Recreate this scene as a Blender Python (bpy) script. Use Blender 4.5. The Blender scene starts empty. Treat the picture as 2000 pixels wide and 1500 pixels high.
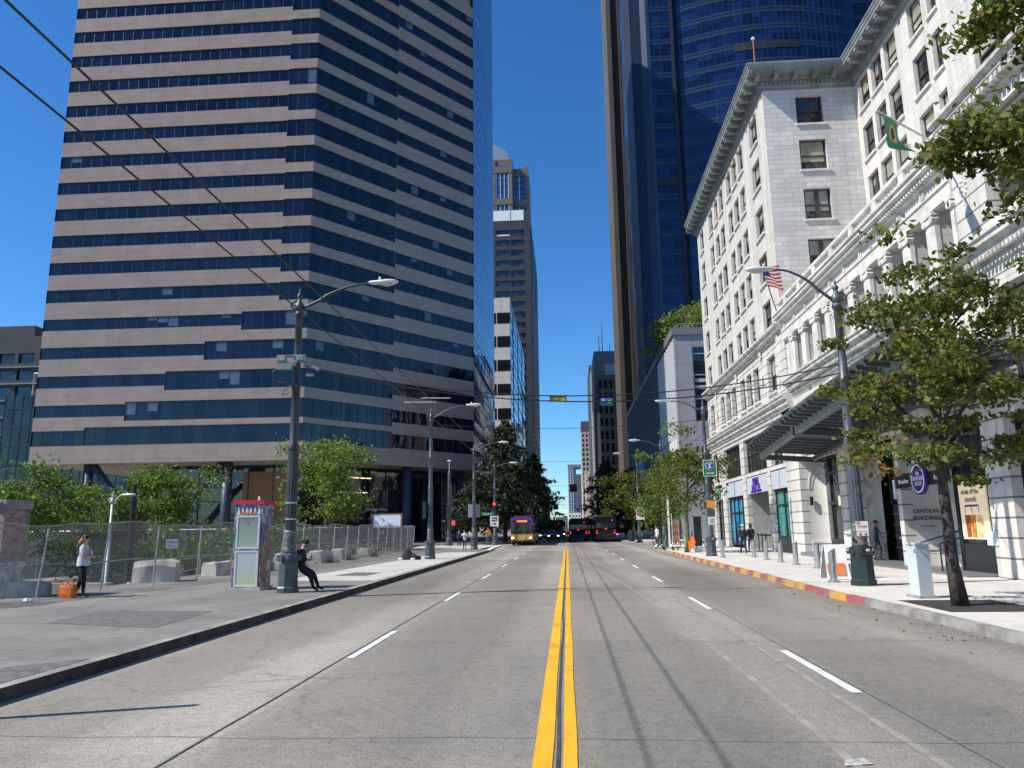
import bpy, bmesh, math, random
import numpy as np
from mathutils import Vector, Matrix
R_ = math.radians
PI = math.pi
scene = bpy.context.scene
COL = scene.collection
rng = random.Random(7)

# ------------------------------------------------------------------ helpers
def link(o):
    COL.objects.link(o); return o

def tag(o, label=None, cat=None, group=None, kind=None):
    if label: o["label"] = label
    if cat: o["category"] = cat
    if group: o["group"] = group
    if kind: o["kind"] = kind
    return o

def thing(name, label, cat, loc=(0, 0, 0), group=None, rz=0.0):
    o = bpy.data.objects.new(name, None)
    o.empty_display_size = 0.3
    link(o); o.location = loc; o.rotation_euler = (0, 0, rz)
    return tag(o, label, cat, group)

def origin_of(p):
    v = Vector((0, 0, 0))
    while p is not None:
        v += Vector(p.location); p = p.parent
    return v

def copy_tree(o, parent=None):
    c = o.copy(); link(c); c.parent = parent
    for ch in list(o.children):
        copy_tree(ch, c)
    return c

class MB:
    """collects geometry for ONE mesh object (world or local coordinates)"""
    def __init__(s):
        s.v = []; s.f = []; s.m = []
    def quad(s, a, b, c, d, m=0):
        n = len(s.v); s.v += [tuple(a), tuple(b), tuple(c), tuple(d)]
        s.f.append((n, n+1, n+2, n+3)); s.m.append(m); return s
    def poly(s, pts, m=0):
        n = len(s.v); s.v += [tuple(p) for p in pts]
        s.f.append(tuple(range(n, n+len(pts)))); s.m.append(m); return s
    def box(s, x0, x1, y0, y1, z0, z1, m=0):
        n = len(s.v)
        s.v += [(x0,y0,z0),(x1,y0,z0),(x1,y1,z0),(x0,y1,z0),(x0,y0,z1),(x1,y0,z1),(x1,y1,z1),(x0,y1,z1)]
        for f in ((0,3,2,1),(4,5,6,7),(0,1,5,4),(1,2,6,5),(2,3,7,6),(3,0,4,7)):
            s.f.append(tuple(n+i for i in f)); s.m.append(m)
        return s
    def cbox(s, c, d, m=0):
        return s.box(c[0]-d[0]/2,c[0]+d[0]/2,c[1]-d[1]/2,c[1]+d[1]/2,c[2]-d[2]/2,c[2]+d[2]/2,m)
    def obox(s, c, d, ang, m=0):
        """box rotated about z"""
        n = len(s.v); ca, sa = math.cos(ang), math.sin(ang)
        for z in (-d[2]/2, d[2]/2):
            for (x, y) in ((-1,-1),(1,-1),(1,1),(-1,1)):
                X, Y = x*d[0]/2, y*d[1]/2
                s.v.append((c[0]+X*ca-Y*sa, c[1]+X*sa+Y*ca, c[2]+z))
        for f in ((0,3,2,1),(4,5,6,7),(0,1,5,4),(1,2,6,5),(2,3,7,6),(3,0,4,7)):
            s.f.append(tuple(n+i for i in f)); s.m.append(m)
        return s
    def prism(s, pts, z0, z1, m=0, cap=True):
        """vertical prism over a CCW outline"""
        n = len(s.v); k = len(pts)
        s.v += [(p[0],p[1],z0) for p in pts] + [(p[0],p[1],z1) for p in pts]
        for i in range(k):
            j = (i+1) % k
            s.f.append((n+i, n+j, n+k+j, n+k+i)); s.m.append(m)
        if cap:
            s.f.append(tuple(n+k+i for i in range(k))); s.m.append(m)
            s.f.append(tuple(n+i for i in reversed(range(k)))); s.m.append(m)
        return s
    def extr(s, pts, d, m=0):
        """extrude a planar polygon (3d pts) by vector d"""
        n = len(s.v); k = len(pts); d = Vector(d)
        s.v += [tuple(p) for p in pts] + [tuple(Vector(p)+d) for p in pts]
        for i in range(k):
            j = (i+1) % k
            s.f.append((n+i, n+j, n+k+j, n+k+i)); s.m.append(m)
        s.f.append(tuple(n+k+i for i in range(k))); s.m.append(m)
        s.f.append(tuple(n+i for i in reversed(range(k)))); s.m.append(m)
        return s
    def tube(s, pts, r, n=8, m=0, caps=True):
        """tube through pts; r a number or list"""
        P = [Vector(p) for p in pts]; k = len(P)
        rs = r if isinstance(r, (list, tuple)) else [r]*k
        base = len(s.v); up = None
        for i in range(k):
            t = (P[min(i+1,k-1)] - P[max(i-1,0)]).normalized()
            if up is None:
                a = Vector((0,0,1)) if abs(t.z) < .9 else Vector((1,0,0))
                u = t.cross(a).normalized()
            else:
                u = (up - t*up.dot(t))
                u = u.normalized() if u.length > 1e-6 else t.orthogonal().normalized()
            up = u; w = t.cross(u)
            for j in range(n):
                a = 2*PI*j/n
                s.v.append(tuple(P[i] + (u*math.cos(a)+w*math.sin(a))*rs[i]))
        for i in range(k-1):
            for j in range(n):
                a = base+i*n+j; b = base+i*n+(j+1)%n
                s.f.append((a, b, b+n, a+n)); s.m.append(m)
        if caps:
            s.f.append(tuple(base+j for j in reversed(range(n)))); s.m.append(m)
            s.f.append(tuple(base+(k-1)*n+j for j in range(n))); s.m.append(m)
        return s
    def lathe(s, prof, c=(0,0,0), n=16, m=0, flute=0.0):
        """prof: (r,z) list, about vertical axis"""
        base = len(s.v); k = len(prof)
        for (r, z) in prof:
            for j in range(n):
                a = 2*PI*j/n
                rr = r*(1-flute*(j % 2))
                s.v.append((c[0]+rr*math.cos(a), c[1]+rr*math.sin(a), c[2]+z))
        for i in range(k-1):
            for j in range(n):
                a = base+i*n+j; b = base+i*n+(j+1)%n
                s.f.append((a, b, b+n, a+n)); s.m.append(m)
        s.f.append(tuple(base+j for j in reversed(range(n)))); s.m.append(m)
        s.f.append(tuple(base+(k-1)*n+j for j in range(n))); s.m.append(m)
        return s
    def ball(s, c, r, n=10, k=6, m=0):
        if not isinstance(r, (tuple, list)): r = (r, r, r)
        base = len(s.v)
        for i in range(1, k):
            t = PI*i/k
            for j in range(n):
                a = 2*PI*j/n
                s.v.append((c[0]+r[0]*math.sin(t)*math.cos(a), c[1]+r[1]*math.sin(t)*math.sin(a), c[2]+r[2]*math.cos(t)))
        top = len(s.v); s.v.append((c[0],c[1],c[2]+r[2])); bot = len(s.v); s.v.append((c[0],c[1],c[2]-r[2]))
        for i in range(k-2):
            for j in range(n):
                a = base+i*n+j; b = base+i*n+(j+1)%n
                s.f.append((a, a+n, b+n, b)); s.m.append(m)
        for j in range(n):
            s.f.append((top, base+j, base+(j+1)%n)); s.m.append(m)
            e = base+(k-2)*n
            s.f.append((bot, e+(j+1)%n, e+j)); s.m.append(m)
        return s
    def disc(s, c, r, axis='y', n=20, t=0.02, m=0):
        """short cylinder along axis"""
        c = Vector(c); d = {'x':Vector((1,0,0)),'y':Vector((0,1,0)),'z':Vector((0,0,1))}[axis]
        return s.tube([c-d*t/2, c+d*t/2], r, n, m)
    def build(s, name, mats, parent=None, smooth=False, local=False):
        me = bpy.data.meshes.new(name)
        off = Vector((0,0,0)) if local or parent is None else origin_of(parent)
        vs = s.v if off.length == 0 else [(a-off.x, b-off.y, c-off.z) for a,b,c in s.v]
        me.from_pydata(vs, [], s.f)
        if not isinstance(mats, (list, tuple)): mats = [mats]
        for mt in mats: me.materials.append(mt)
        if len(mats) > 1: me.polygons.foreach_set('material_index', s.m)
        if smooth: me.polygons.foreach_set('use_smooth', [True]*len(me.polygons))
        me.update()
        o = bpy.data.objects.new(name, me); link(o)
        if parent is not None: o.parent = parent
        return o

def struct(name, mb, mats, smooth=False):
    return tag(mb.build(name, mats, None, smooth), kind='structure')

_dg = None
def text_mb(mb, txt, size, origin, right, up, m=0, depth=0.01, align='CENTER', bold=0.0):
    """adds flat lettering to a mesh builder"""
    cu = bpy.data.curves.new('t', 'FONT'); cu.body = txt; cu.size = size
    cu.align_x = align; cu.align_y = 'CENTER'; cu.extrude = depth/2; cu.offset = bold
    cu.resolution_u = 2
    ob = bpy.data.objects.new('t', cu); link(ob)
    dg = bpy.context.evaluated_depsgraph_get(); dg.update()
    me = bpy.data.meshes.new_from_object(ob.evaluated_get(dg))
    n = len(mb.v); O = Vector(origin); Rt = Vector(right).normalized(); U = Vector(up).normalized(); N = Rt.cross(U)
    for v in me.vertices:
        mb.v.append(tuple(O + Rt*v.co.x + U*v.co.y + N*v.co.z))
    for p in me.polygons:
        mb.f.append(tuple(n+i for i in p.vertices)); mb.m.append(m)
    bpy.data.objects.remove(ob); bpy.data.meshes.remove(me); bpy.data.curves.remove(cu)
    return mb

# ------------------------------------------------------------------ materials
MATS = {}
def _new(name):
    m = bpy.data.materials.new(name); m.use_nodes = True
    nt = m.node_tree; b = nt.nodes['Principled BSDF']
    return m, nt, b
def _noise(nt, scale, detail=4, coord='Object', stretch=None):
    tc = nt.nodes.new('ShaderNodeTexCoord'); n = nt.nodes.new('ShaderNodeTexNoise')
    n.inputs['Scale'].default_value = scale; n.inputs['Detail'].default_value = detail
    if stretch:
        mp = nt.nodes.new('ShaderNodeMapping'); mp.inputs['Scale'].default_value = stretch
        nt.links.new(tc.outputs[coord], mp.inputs['Vector']); nt.links.new(mp.outputs[0], n.inputs['Vector'])
    else:
        nt.links.new(tc.outputs[coord], n.inputs['Vector'])
    return n
def _ramp(nt, src, c0, c1, p0=.35, p1=.65):
    r = nt.nodes.new('ShaderNodeValToRGB')
    r.color_ramp.elements[0].color = (*c0, 1); r.color_ramp.elements[1].color = (*c1, 1)
    r.color_ramp.elements[0].position = p0; r.color_ramp.elements[1].position = p1
    nt.links.new(src, r.inputs[0]); return r
def _mix(nt, mode, fac, a, b):
    x = nt.nodes.new('ShaderNodeMix'); x.data_type = 'RGBA'; x.blend_type = mode
    for sock, val in ((x.inputs[0], fac), (x.inputs[6], a), (x.inputs[7], b)):
        if hasattr(val, 'is_output'): nt.links.new(val, sock)
        elif isinstance(val, (int, float)): sock.default_value = val
        else: sock.default_value = (*val, 1) if len(val) == 3 else val
    return x.outputs[2]
def _bump(nt, b, h, strength=.2, dist=.02):
    bp = nt.nodes.new('ShaderNodeBump'); bp.inputs['Strength'].default_value = strength
    bp.inputs['Distance'].default_value = dist
    nt.links.new(h, bp.inputs['Height']); nt.links.new(bp.outputs[0], b.inputs['Normal'])

def mat(name, col, rough=.6, metal=0.0, var=.12, scale=4.0, bump=0.0, spec=.5, emit=0.0, ecol=None, coat=0.0, stretch=None):
    if name in MATS: return MATS[name]
    m, nt, b = _new(name)
    b.inputs['Roughness'].default_value = rough; b.inputs['Metallic'].default_value = metal
    b.inputs['Specular IOR Level'].default_value = spec
    b.inputs['Coat Weight'].default_value = coat
    if var > 0:
        n = _noise(nt, scale, 5, stretch=stretch)
        lo = tuple(max(0, c*(1-var)) for c in col); hi = tuple(min(1, c*(1+var)) for c in col)
        r = _ramp(nt, n.outputs[0], lo, hi)
        nt.links.new(r.outputs[0], b.inputs['Base Color'])
        if bump: _bump(nt, b, n.outputs[0], bump)
    else:
        b.inputs['Base Color'].default_value = (*col, 1)
    if emit:
        b.inputs['Emission Color'].default_value = (*(ecol or col), 1)
        b.inputs['Emission Strength'].default_value = emit
    MATS[name] = m; return m

def brickmat(name, c1, c2, mortar, bw, bh, ms=.01, rough=.5, offset=.5, bump=.3, spec=.5, var=.1, bias=0.0, nscale=.6, streak=0.0):
    """courses running along horizontal distance (x+y) and z"""
    if name in MATS: return MATS[name]
    m, nt, b = _new(name)
    tc = nt.nodes.new('ShaderNodeTexCoord'); sx = nt.nodes.new('ShaderNodeSeparateXYZ')
    nt.links.new(tc.outputs['Object'], sx.inputs[0])
    ad = nt.nodes.new('ShaderNodeMath'); ad.operation = 'ADD'
    nt.links.new(sx.outputs[0], ad.inputs[0]); nt.links.new(sx.outputs[1], ad.inputs[1])
    cb = nt.nodes.new('ShaderNodeCombineXYZ')
    nt.links.new(ad.outputs[0], cb.inputs[0]); nt.links.new(sx.outputs[2], cb.inputs[1])
    br = nt.nodes.new('ShaderNodeTexBrick'); br.offset = offset; br.squash = 1
    br.inputs['Scale'].default_value = 1; br.inputs['Brick Width'].default_value = bw
    br.inputs['Row Height'].default_value = bh; br.inputs['Mortar Size'].default_value = ms
    br.inputs['Mortar Smooth'].default_value = .1; br.inputs['Bias'].default_value = bias
    br.inputs['Color1'].default_value = (*c1, 1); br.inputs['Color2'].default_value = (*c2, 1)
    br.inputs['Mortar'].default_value = (*mortar, 1)
    nt.links.new(cb.outputs[0], br.inputs['Vector'])
    n = _noise(nt, nscale, 6)
    r = _ramp(nt, n.outputs[0], (1-var,)*3, (1.0,)*3)
    out = _mix(nt, 'MULTIPLY', 1.0, br.outputs['Color'], r.outputs[0])
    if streak:
        n2 = _noise(nt, 1.0, 6, stretch=(1.6, 1.6, .10)); out = _mix(nt, 'MULTIPLY', 1.0, out, _ramp(nt, n2.outputs[0], (1-streak, 1-streak*1.05, 1-streak*1.15), (1, 1, 1), .36, .56).outputs[0])
    nt.links.new(out, b.inputs['Base Color'])
    b.inputs['Roughness'].default_value = rough; b.inputs['Specular IOR Level'].default_value = spec
    inv = nt.nodes.new('ShaderNodeMath'); inv.operation = 'SUBTRACT'; inv.inputs[0].default_value = 1
    nt.links.new(br.outputs['Fac'], inv.inputs[1]); _bump(nt, b, inv.outputs[0], bump, .02)
    MATS[name] = m; return m

def glassmat(name, col, rough=.03, spec=.8, wave=.0, wscale=.4, var=.5, cell=None, metal=0.0, tilt=.035):
    """opaque reflective window glass; panes get slightly different tints and tilts"""
    if name in MATS: return MATS[name]
    m, nt, b = _new(name)
    b.inputs['Roughness'].default_value = rough; b.inputs['Specular IOR Level'].default_value = spec
    b.inputs['IOR'].default_value = 1.6; b.inputs['Metallic'].default_value = metal
    src = None
    if cell:
        tc = nt.nodes.new('ShaderNodeTexCoord'); sx = nt.nodes.new('ShaderNodeSeparateXYZ')
        nt.links.new(tc.outputs['Object'], sx.inputs[0])
        ad = nt.nodes.new('ShaderNodeMath'); ad.operation = 'ADD'
        nt.links.new(sx.outputs[0], ad.inputs[0]); nt.links.new(sx.outputs[1], ad.inputs[1])
        fl = []
        for s_, c in ((ad.outputs[0], cell[0]), (sx.outputs[2], cell[1])):
            dv = nt.nodes.new('ShaderNodeMath'); dv.operation = 'DIVIDE'; dv.inputs[1].default_value = c
            nt.links.new(s_, dv.inputs[0])
            f = nt.nodes.new('ShaderNodeMath'); f.operation = 'FLOOR'; nt.links.new(dv.outputs[0], f.inputs[0]); fl.append(f)
        cb = nt.nodes.new('ShaderNodeCombineXYZ')
        nt.links.new(fl[0].outputs[0], cb.inputs[0]); nt.links.new(fl[1].outputs[0], cb.inputs[1])
        wn = nt.nodes.new('ShaderNodeTexWhiteNoise'); nt.links.new(cb.outputs[0], wn.inputs['Vector'])
        src = wn.outputs['Value']
    else:
        src = _noise(nt, 1.5, 2).outputs[0]
    r = _ramp(nt, src, tuple(c*(1-var) for c in col), tuple(c*(1+var) for c in col), .2, .9)
    nt.links.new(r.outputs[0], b.inputs['Base Color'])
    if cell:
        ge = nt.nodes.new('ShaderNodeNewGeometry'); sb = nt.nodes.new('ShaderNodeVectorMath'); sb.operation = 'SUBTRACT'; sb.inputs[1].default_value = (.5, .5, .5)
        nt.links.new(wn.outputs['Color'], sb.inputs[0])
        ma = nt.nodes.new('ShaderNodeVectorMath'); ma.operation = 'MULTIPLY_ADD'; ma.inputs[1].default_value = (tilt, tilt, tilt)
        nt.links.new(sb.outputs[0], ma.inputs[0]); nt.links.new(ge.outputs['Normal'], ma.inputs[2])
        n = _noise(nt, wscale, 2); bp = nt.nodes.new('ShaderNodeBump'); bp.inputs['Strength'].default_value = max(wave, .01); bp.inputs['Distance'].default_value = .3
        nm = nt.nodes.new('ShaderNodeVectorMath'); nm.operation = 'NORMALIZE'; nt.links.new(ma.outputs[0], nm.inputs[0])
        nt.links.new(n.outputs[0], bp.inputs['Height']); nt.links.new(nm.outputs[0], bp.inputs['Normal']); nt.links.new(bp.outputs[0], b.inputs['Normal'])
    elif wave:
        n = _noise(nt, wscale, 2); _bump(nt, b, n.outputs[0], wave, .3)
    MATS[name] = m; return m

def wornpaint(name, col, under, amount=.5, rough=.7):
    m, nt, b = _new(name)
    n1 = _noise(nt, 22, 5); n2 = _noise(nt, 1.7, 4)
    md = nt.nodes.new('ShaderNodeMath'); md.operation = 'MULTIPLY_ADD'; md.inputs[1].default_value = .6
    nt.links.new(n2.outputs[0], md.inputs[0]); nt.links.new(n1.outputs[0], md.inputs[2])
    chip = _ramp(nt, md.outputs[0], (0, 0, 0), (1, 1, 1), .5+.25*amount, .62+.25*amount)
    tone = _ramp(nt, n2.outputs[0], tuple(c*.78 for c in col), col, .3, .65)
    o = _mix(nt, 'MIX', chip.outputs[0], under, tone.outputs[0])
    nt.links.new(o, b.inputs['Base Color']); b.inputs['Roughness'].default_value = rough
    MATS[name] = m; return m

def leafmat(name, c, var=.4, trans=.25):
    if name in MATS: return MATS[name]
    m, nt, b = _new(name)
    n = _noise(nt, 1.3, 3)
    r = _ramp(nt, n.outputs[0], tuple(x*(1-var) for x in c), tuple(x*(1+var) for x in c), .3, .7)
    nt.links.new(r.outputs[0], b.inputs['Base Color']); b.inputs['Roughness'].default_value = .55
    b.inputs['Specular IOR Level'].default_value = .3
    tr = nt.nodes.new('ShaderNodeBsdfTranslucent'); mx = nt.nodes.new('ShaderNodeMixShader')
    hs = nt.nodes.new('ShaderNodeHueSaturation'); hs.inputs['Value'].default_value = 1.5
    nt.links.new(r.outputs[0], hs.inputs['Color']); nt.links.new(hs.outputs[0], tr.inputs['Color'])
    mx.inputs[0].default_value = trans
    out = nt.nodes['Material Output']
    nt.links.new(b.outputs[0], mx.inputs[1]); nt.links.new(tr.outputs[0], mx.inputs[2]); nt.links.new(mx.outputs[0], out.inputs['Surface'])
    MATS[name] = m; return m

def wall_holes(mb, axis, c, u0, u1, z0, z1, holes, depth, m=0, mr=None, sign=1, back=None):
    """wall in the plane axis=c ('x' or 'y'); holes (ua,ub,za,zb) get reveals going inward by depth*sign.
    back: material index of a closing face at the bottom of every hole"""
    if mr is None: mr = m
    def P(u, z, d=0.0):
        return (c+d*sign, u, z) if axis == 'x' else (u, c+d*sign, z)
    us = sorted({u0, u1, *[h[0] for h in holes], *[h[1] for h in holes]})
    zs = sorted({z0, z1, *[h[2] for h in holes], *[h[3] for h in holes]})
    us = [u for u in us if u0 <= u <= u1]; zs = [z for z in zs if z0 <= z <= z1]
    for j in range(len(zs)-1):
        zc = (zs[j]+zs[j+1])/2; i = 0
        while i < len(us)-1:
            uc = (us[i]+us[i+1])/2
            if any(h[0] < uc < h[1] and h[2] < zc < h[3] for h in holes): i += 1; continue
            k = i+1
            while k < len(us)-1:
                uc2 = (us[k]+us[k+1])/2
                if any(h[0] < uc2 < h[1] and h[2] < zc < h[3] for h in holes): break
                k += 1
            mb.quad(P(us[i], zs[j]), P(us[k], zs[j]), P(us[k], zs[j+1]), P(us[i], zs[j+1]), m)
            i = k
    for (a, b, za, zb) in holes:
        mb.quad(P(a, za), P(a, zb), P(a, zb, depth), P(a, za, depth), mr)
        mb.quad(P(b, za), P(b, za, depth), P(b, zb, depth), P(b, zb), mr)
        mb.quad(P(a, zb), P(b, zb), P(b, zb, depth), P(a, zb, depth), mr)
        mb.quad(P(a, za), P(a, za, depth), P(b, za, depth), P(b, za), mr)
        if back is not None:
            mb.quad(P(a, za, depth), P(a, zb, depth), P(b, zb, depth), P(b, za, depth), back)
    return mb

def sweep(mb, path, prof, m=0, side=1, zb=0.0, closed_ends=True):
    """extrude a profile [(out,z)...] along a horizontal polyline with mitred corners; side=+1 puts 'out' to the left"""
    k = len(path); nrm = []
    for i in range(k-1):
        d = Vector((path[i+1][0]-path[i][0], path[i+1][1]-path[i][1])).normalized()
        nrm.append(Vector((-d.y, d.x))*side)
    off = []
    for i in range(k):
        if i == 0: off.append(nrm[0])
        elif i == k-1: off.append(nrm[-1])
        else:
            a, b = nrm[i-1], nrm[i]; s_ = a+b
            off.append(s_/(1+a.dot(b)) if s_.length > 1e-6 else a)
    base = len(mb.v); q = len(prof)
    for i in range(k):
        for (o, z) in prof:
            mb.v.append((path[i][0]+off[i].x*o, path[i][1]+off[i].y*o, zb+z))
    for i in range(k-1):
        for j in range(q-1):
            a = base+i*q+j
            mb.f.append((a, a+q, a+q+1, a+1)); mb.m.append(m)
    if closed_ends:
        mb.f.append(tuple(base+j for j in range(q))); mb.m.append(m)
        mb.f.append(tuple(base+(k-1)*q+j for j in reversed(range(q)))); mb.m.append(m)
    return mb
CAMM = [[0.997332, 0.025532, 0.068393, 0.0], [0.071976, -0.18727, -0.979668, 0.0], [-0.012205, 0.981977, -0.188608, 1.7], [0.0, 0.0, 0.0, 1.0]]
# ------------------------------------------------------------------ camera, sky, sun
cam = bpy.data.cameras.new('camera'); camo = bpy.data.objects.new('camera', cam); link(camo)
cam.sensor_width = 36; cam.lens = 26.46; cam.clip_end = 5000; cam.clip_start = .1
camo.matrix_world = Matrix(CAMM)
scene.camera = camo
SUN = Vector((-.945, -.325, 0)).normalized()*math.cos(R_(46)) + Vector((0, 0, math.sin(R_(46))))
sl = bpy.data.lights.new('sun', 'SUN'); sl.energy = 4.8; sl.angle = R_(.5); sl.color = (1, .935, .83)
so = bpy.data.objects.new('sun', sl); link(so); so.location = (-40, -20, 60)
so.rotation_euler = SUN.to_track_quat('Z', 'Y').to_euler()
w = bpy.data.worlds.new('World'); scene.world = w; w.use_nodes = True
sk = w.node_tree.nodes.new('ShaderNodeTexSky'); sk.sky_type = 'NISHITA'; sk.sun_disc = False
sk.sun_elevation = R_(46); sk.sun_rotation = math.atan2(SUN.x, SUN.y)
sk.air_density = 1.0; sk.dust_density = 0.0; sk.ozone_density = 4.0; sk.altitude = 60
bg = w.node_tree.nodes['Background']; bg.inputs[1].default_value = .10
hs = w.node_tree.nodes.new('ShaderNodeHueSaturation'); hs.inputs['Saturation'].default_value = 1.2
mxs = w.node_tree.nodes.new('ShaderNodeMix'); mxs.data_type = 'RGBA'; mxs.blend_type = 'MULTIPLY'; mxs.inputs[0].default_value = 1
mxs.inputs[7].default_value = (.70, 1.0, 1.22, 1)
w.node_tree.links.new(sk.outputs[0], hs.inputs['Color']); w.node_tree.links.new(hs.outputs[0], mxs.inputs[6]); w.node_tree.links.new(mxs.outputs[2], bg.inputs[0])
scene.view_settings.view_transform = 'Standard'; scene.view_settings.look = 'None'
scene.view_settings.gamma = 1; scene.view_settings.exposure = .45

# ------------------------------------------------------------------ setting
def road_mat(name, base, warm):
    m, nt, b = _new(name)
    n1 = _noise(nt, .25, 5, stretch=(1, .22, 1)); n2 = _noise(nt, 9, 6); n3 = _noise(nt, 45, 4)
    r1 = _ramp(nt, n1.outputs[0], tuple(c*.68 for c in base), tuple(c*1.12 for c in warm), .32, .66)
    r2 = _ramp(nt, n2.outputs[0], (.82,)*3, (1.08,)*3, .3, .7)
    o = _mix(nt, 'MULTIPLY', 1, r1.outputs[0], r2.outputs[0])
    # pitted aggregate, two sizes
    r3 = _ramp(nt, n3.outputs[0], (.38,)*3, (1.06,)*3, .36, .46)
    o = _mix(nt, 'MULTIPLY', .8, o, r3.outputs[0])
    n5 = _noise(nt, 120, 2); o = _mix(nt, 'MULTIPLY', .7, o, _ramp(nt, n5.outputs[0], (.62,)*3, (1.2,)*3, .3, .7).outputs[0])
    # slabs of slightly different tone
    tc = nt.nodes.new('ShaderNodeTexCoord')
    br = nt.nodes.new('ShaderNodeTexBrick'); br.offset = 0; br.inputs['Scale'].default_value = 1; br.inputs['Brick Width'].default_value = 2.97; br.inputs['Row Height'].default_value = 6.1
    br.inputs['Mortar Size'].default_value = 0; br.inputs['Color1'].default_value = (.86, .86, .86, 1); br.inputs['Color2'].default_value = (1.06, 1.05, 1.03, 1); br.inputs['Bias'].default_value = .1
    nt.links.new(tc.outputs['Object'], br.inputs['Vector']); o = _mix(nt, 'MULTIPLY', .8, o, br.outputs[0])
    # oil and rubber darkening in the wheel paths, broken up by long noise
    sx = nt.nodes.new('ShaderNodeSeparateXYZ'); nt.links.new(tc.outputs['Object'], sx.inputs[0])
    ml = nt.nodes.new('ShaderNodeMath'); ml.operation = 'MULTIPLY'; ml.inputs[1].default_value = 2*PI/2.95
    nt.links.new(sx.outputs[0], ml.inputs[0])
    n6 = _noise(nt, .5, 4, stretch=(1, .12, 1))
    wv = nt.nodes.new('ShaderNodeMath'); wv.operation = 'MULTIPLY_ADD'; wv.inputs[1].default_value = 2.2; nt.links.new(n6.outputs[0], wv.inputs[0]); nt.links.new(ml.outputs[0], wv.inputs[2])
    co = nt.nodes.new('ShaderNodeMath'); co.operation = 'COSINE'; nt.links.new(wv.outputs[0], co.inputs[0])
    r4 = _ramp(nt, co.outputs[0], (.72,)*3, (1.0,)*3, -.0, .8)
    o = _mix(nt, 'MULTIPLY', .85, o, r4.outputs[0])
    # scattered dark stains and cracks
    n7 = _noise(nt, 1.1, 6); o = _mix(nt, 'MULTIPLY', .45, o, _ramp(nt, n7.outputs[0], (.68, .68, .68), (1, 1, 1), .30, .46).outputs[0])
    vc = nt.nodes.new('ShaderNodeTexVoronoi'); vc.feature = 'DISTANCE_TO_EDGE'; vc.inputs['Scale'].default_value = .16
    nz = _noise(nt, 1.2, 5); av = nt.nodes.new('ShaderNodeVectorMath'); av.operation = 'MULTIPLY_ADD'; av.inputs[1].default_value = (1.6, 1.6, 0); nt.links.new(nz.outputs['Color'], av.inputs[0]); nt.links.new(tc.outputs['Object'], av.inputs[2]); nt.links.new(av.outputs[0], vc.inputs['Vector'])
    o = _mix(nt, 'MULTIPLY', .45, o, _ramp(nt, vc.outputs['Distance'], (.35,)*3, (1,)*3, .0008, .0025).outputs[0])
    nt.links.new(o, b.inputs['Base Color']); b.inputs['Roughness'].default_value = .85
    _bump(nt, b, n3.outputs[0], .35, .01)
    return m
M_ROAD = road_mat('concrete road', (.32, .302, .262), (.34, .316, .27))
M_ASPH = road_mat('cross street concrete', (.31, .30, .275), (.32, .305, .28))
M_GROUND = mat('bare ground', (.16, .145, .12), .9, var=.4, scale=.5, bump=.3)
M_PAVEL = brickmat('worn grey pavement', (.20, .195, .185), (.215, .21, .2), (.10, .098, .09), 1.9, 1.5, .012, .85, var=.35)
def pave_mat(name, c, cell, joint, grime):
    m, nt, b = _new(name)
    tc = nt.nodes.new('ShaderNodeTexCoord')
    br = nt.nodes.new('ShaderNodeTexBrick'); br.offset = 0
    br.inputs['Scale'].default_value = 1; br.inputs['Brick Width'].default_value = cell[0]; br.inputs['Row Height'].default_value = cell[1]
    br.inputs['Mortar Size'].default_value = .011; br.inputs['Color1'].default_value = (*c, 1)
    br.inputs['Color2'].default_value = (*(x*1.07 for x in c), 1); br.inputs['Mortar'].default_value = (*(x*joint for x in c), 1)
    nt.links.new(tc.outputs['Object'], br.inputs['Vector'])
    n1 = _noise(nt, .55, 6); n2 = _noise(nt, 6, 5); n3 = _noise(nt, 60, 2)
    o = _mix(nt, 'MULTIPLY', grime, br.outputs[0], _ramp(nt, n1.outputs[0], (.55,)*3, (1.08,)*3, .35, .62).outputs[0])
    o = _mix(nt, 'MULTIPLY', 1, o, _ramp(nt, n2.outputs[0], (.85,)*3, (1.06,)*3, .3, .7).outputs[0])
    o = _mix(nt, 'MULTIPLY', .6, o, _ramp(nt, n3.outputs[0], (.75,)*3, (1.05,)*3, .3, .5).outputs[0])
    nt.links.new(o, b.inputs['Base Color']); b.inputs['Roughness'].default_value = .85
    _bump(nt, b, br.outputs['Fac'], -.3, .01)
    return m
M_PAVEL = pave_mat('worn grey pavement', (.20, .192, .175), (1.5, 1.9), .5, .55)
M_PAVER = pave_mat('pale pavement', (.58, .56, .525), (1.55, 1.55), .72, .3)
M_PATCHW = pave_mat('new pale concrete', (.47, .46, .43), (2.6, 5), .7, .3)
M_PATCHD = mat('dark asphalt patch', (.12, .118, .112), .9, var=.25, scale=6, bump=.3)
M_KERB = mat('kerb concrete', (.26, .25, .23), .85, var=.3, scale=2.5, bump=.2)
M_KERBD = mat('grimy shaded kerb face', (.05, .047, .042), .9, var=.5, scale=3, bump=.2)  # near-black road side: its shade is painted in together with the stains
M_KERBW = mat('white kerb paint', (.75, .75, .72), .7, var=.15, scale=5)
M_KY = wornpaint('kerb yellow paint', (.62, .33, .05), (.30, .27, .22), .55)
M_KR = wornpaint('kerb red paint', (.36, .085, .10), (.29, .25, .23), .6)
M_YEL = wornpaint('yellow road paint', (.78, .42, .012), (.22, .17, .08), .1)
M_WHT = wornpaint('white road paint', (.70, .70, .67), (.27, .26, .24), .2)
M_TAR = mat('tar joint', (.05, .05, .048), .8, var=.3)
M_JOINT = mat('faint slab joint', (.2, .195, .18), .85, var=.3)
M_MULCH = mat('dark mulch', (.035, .032, .03), .95, var=.5, scale=30, bump=.6)

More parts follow.
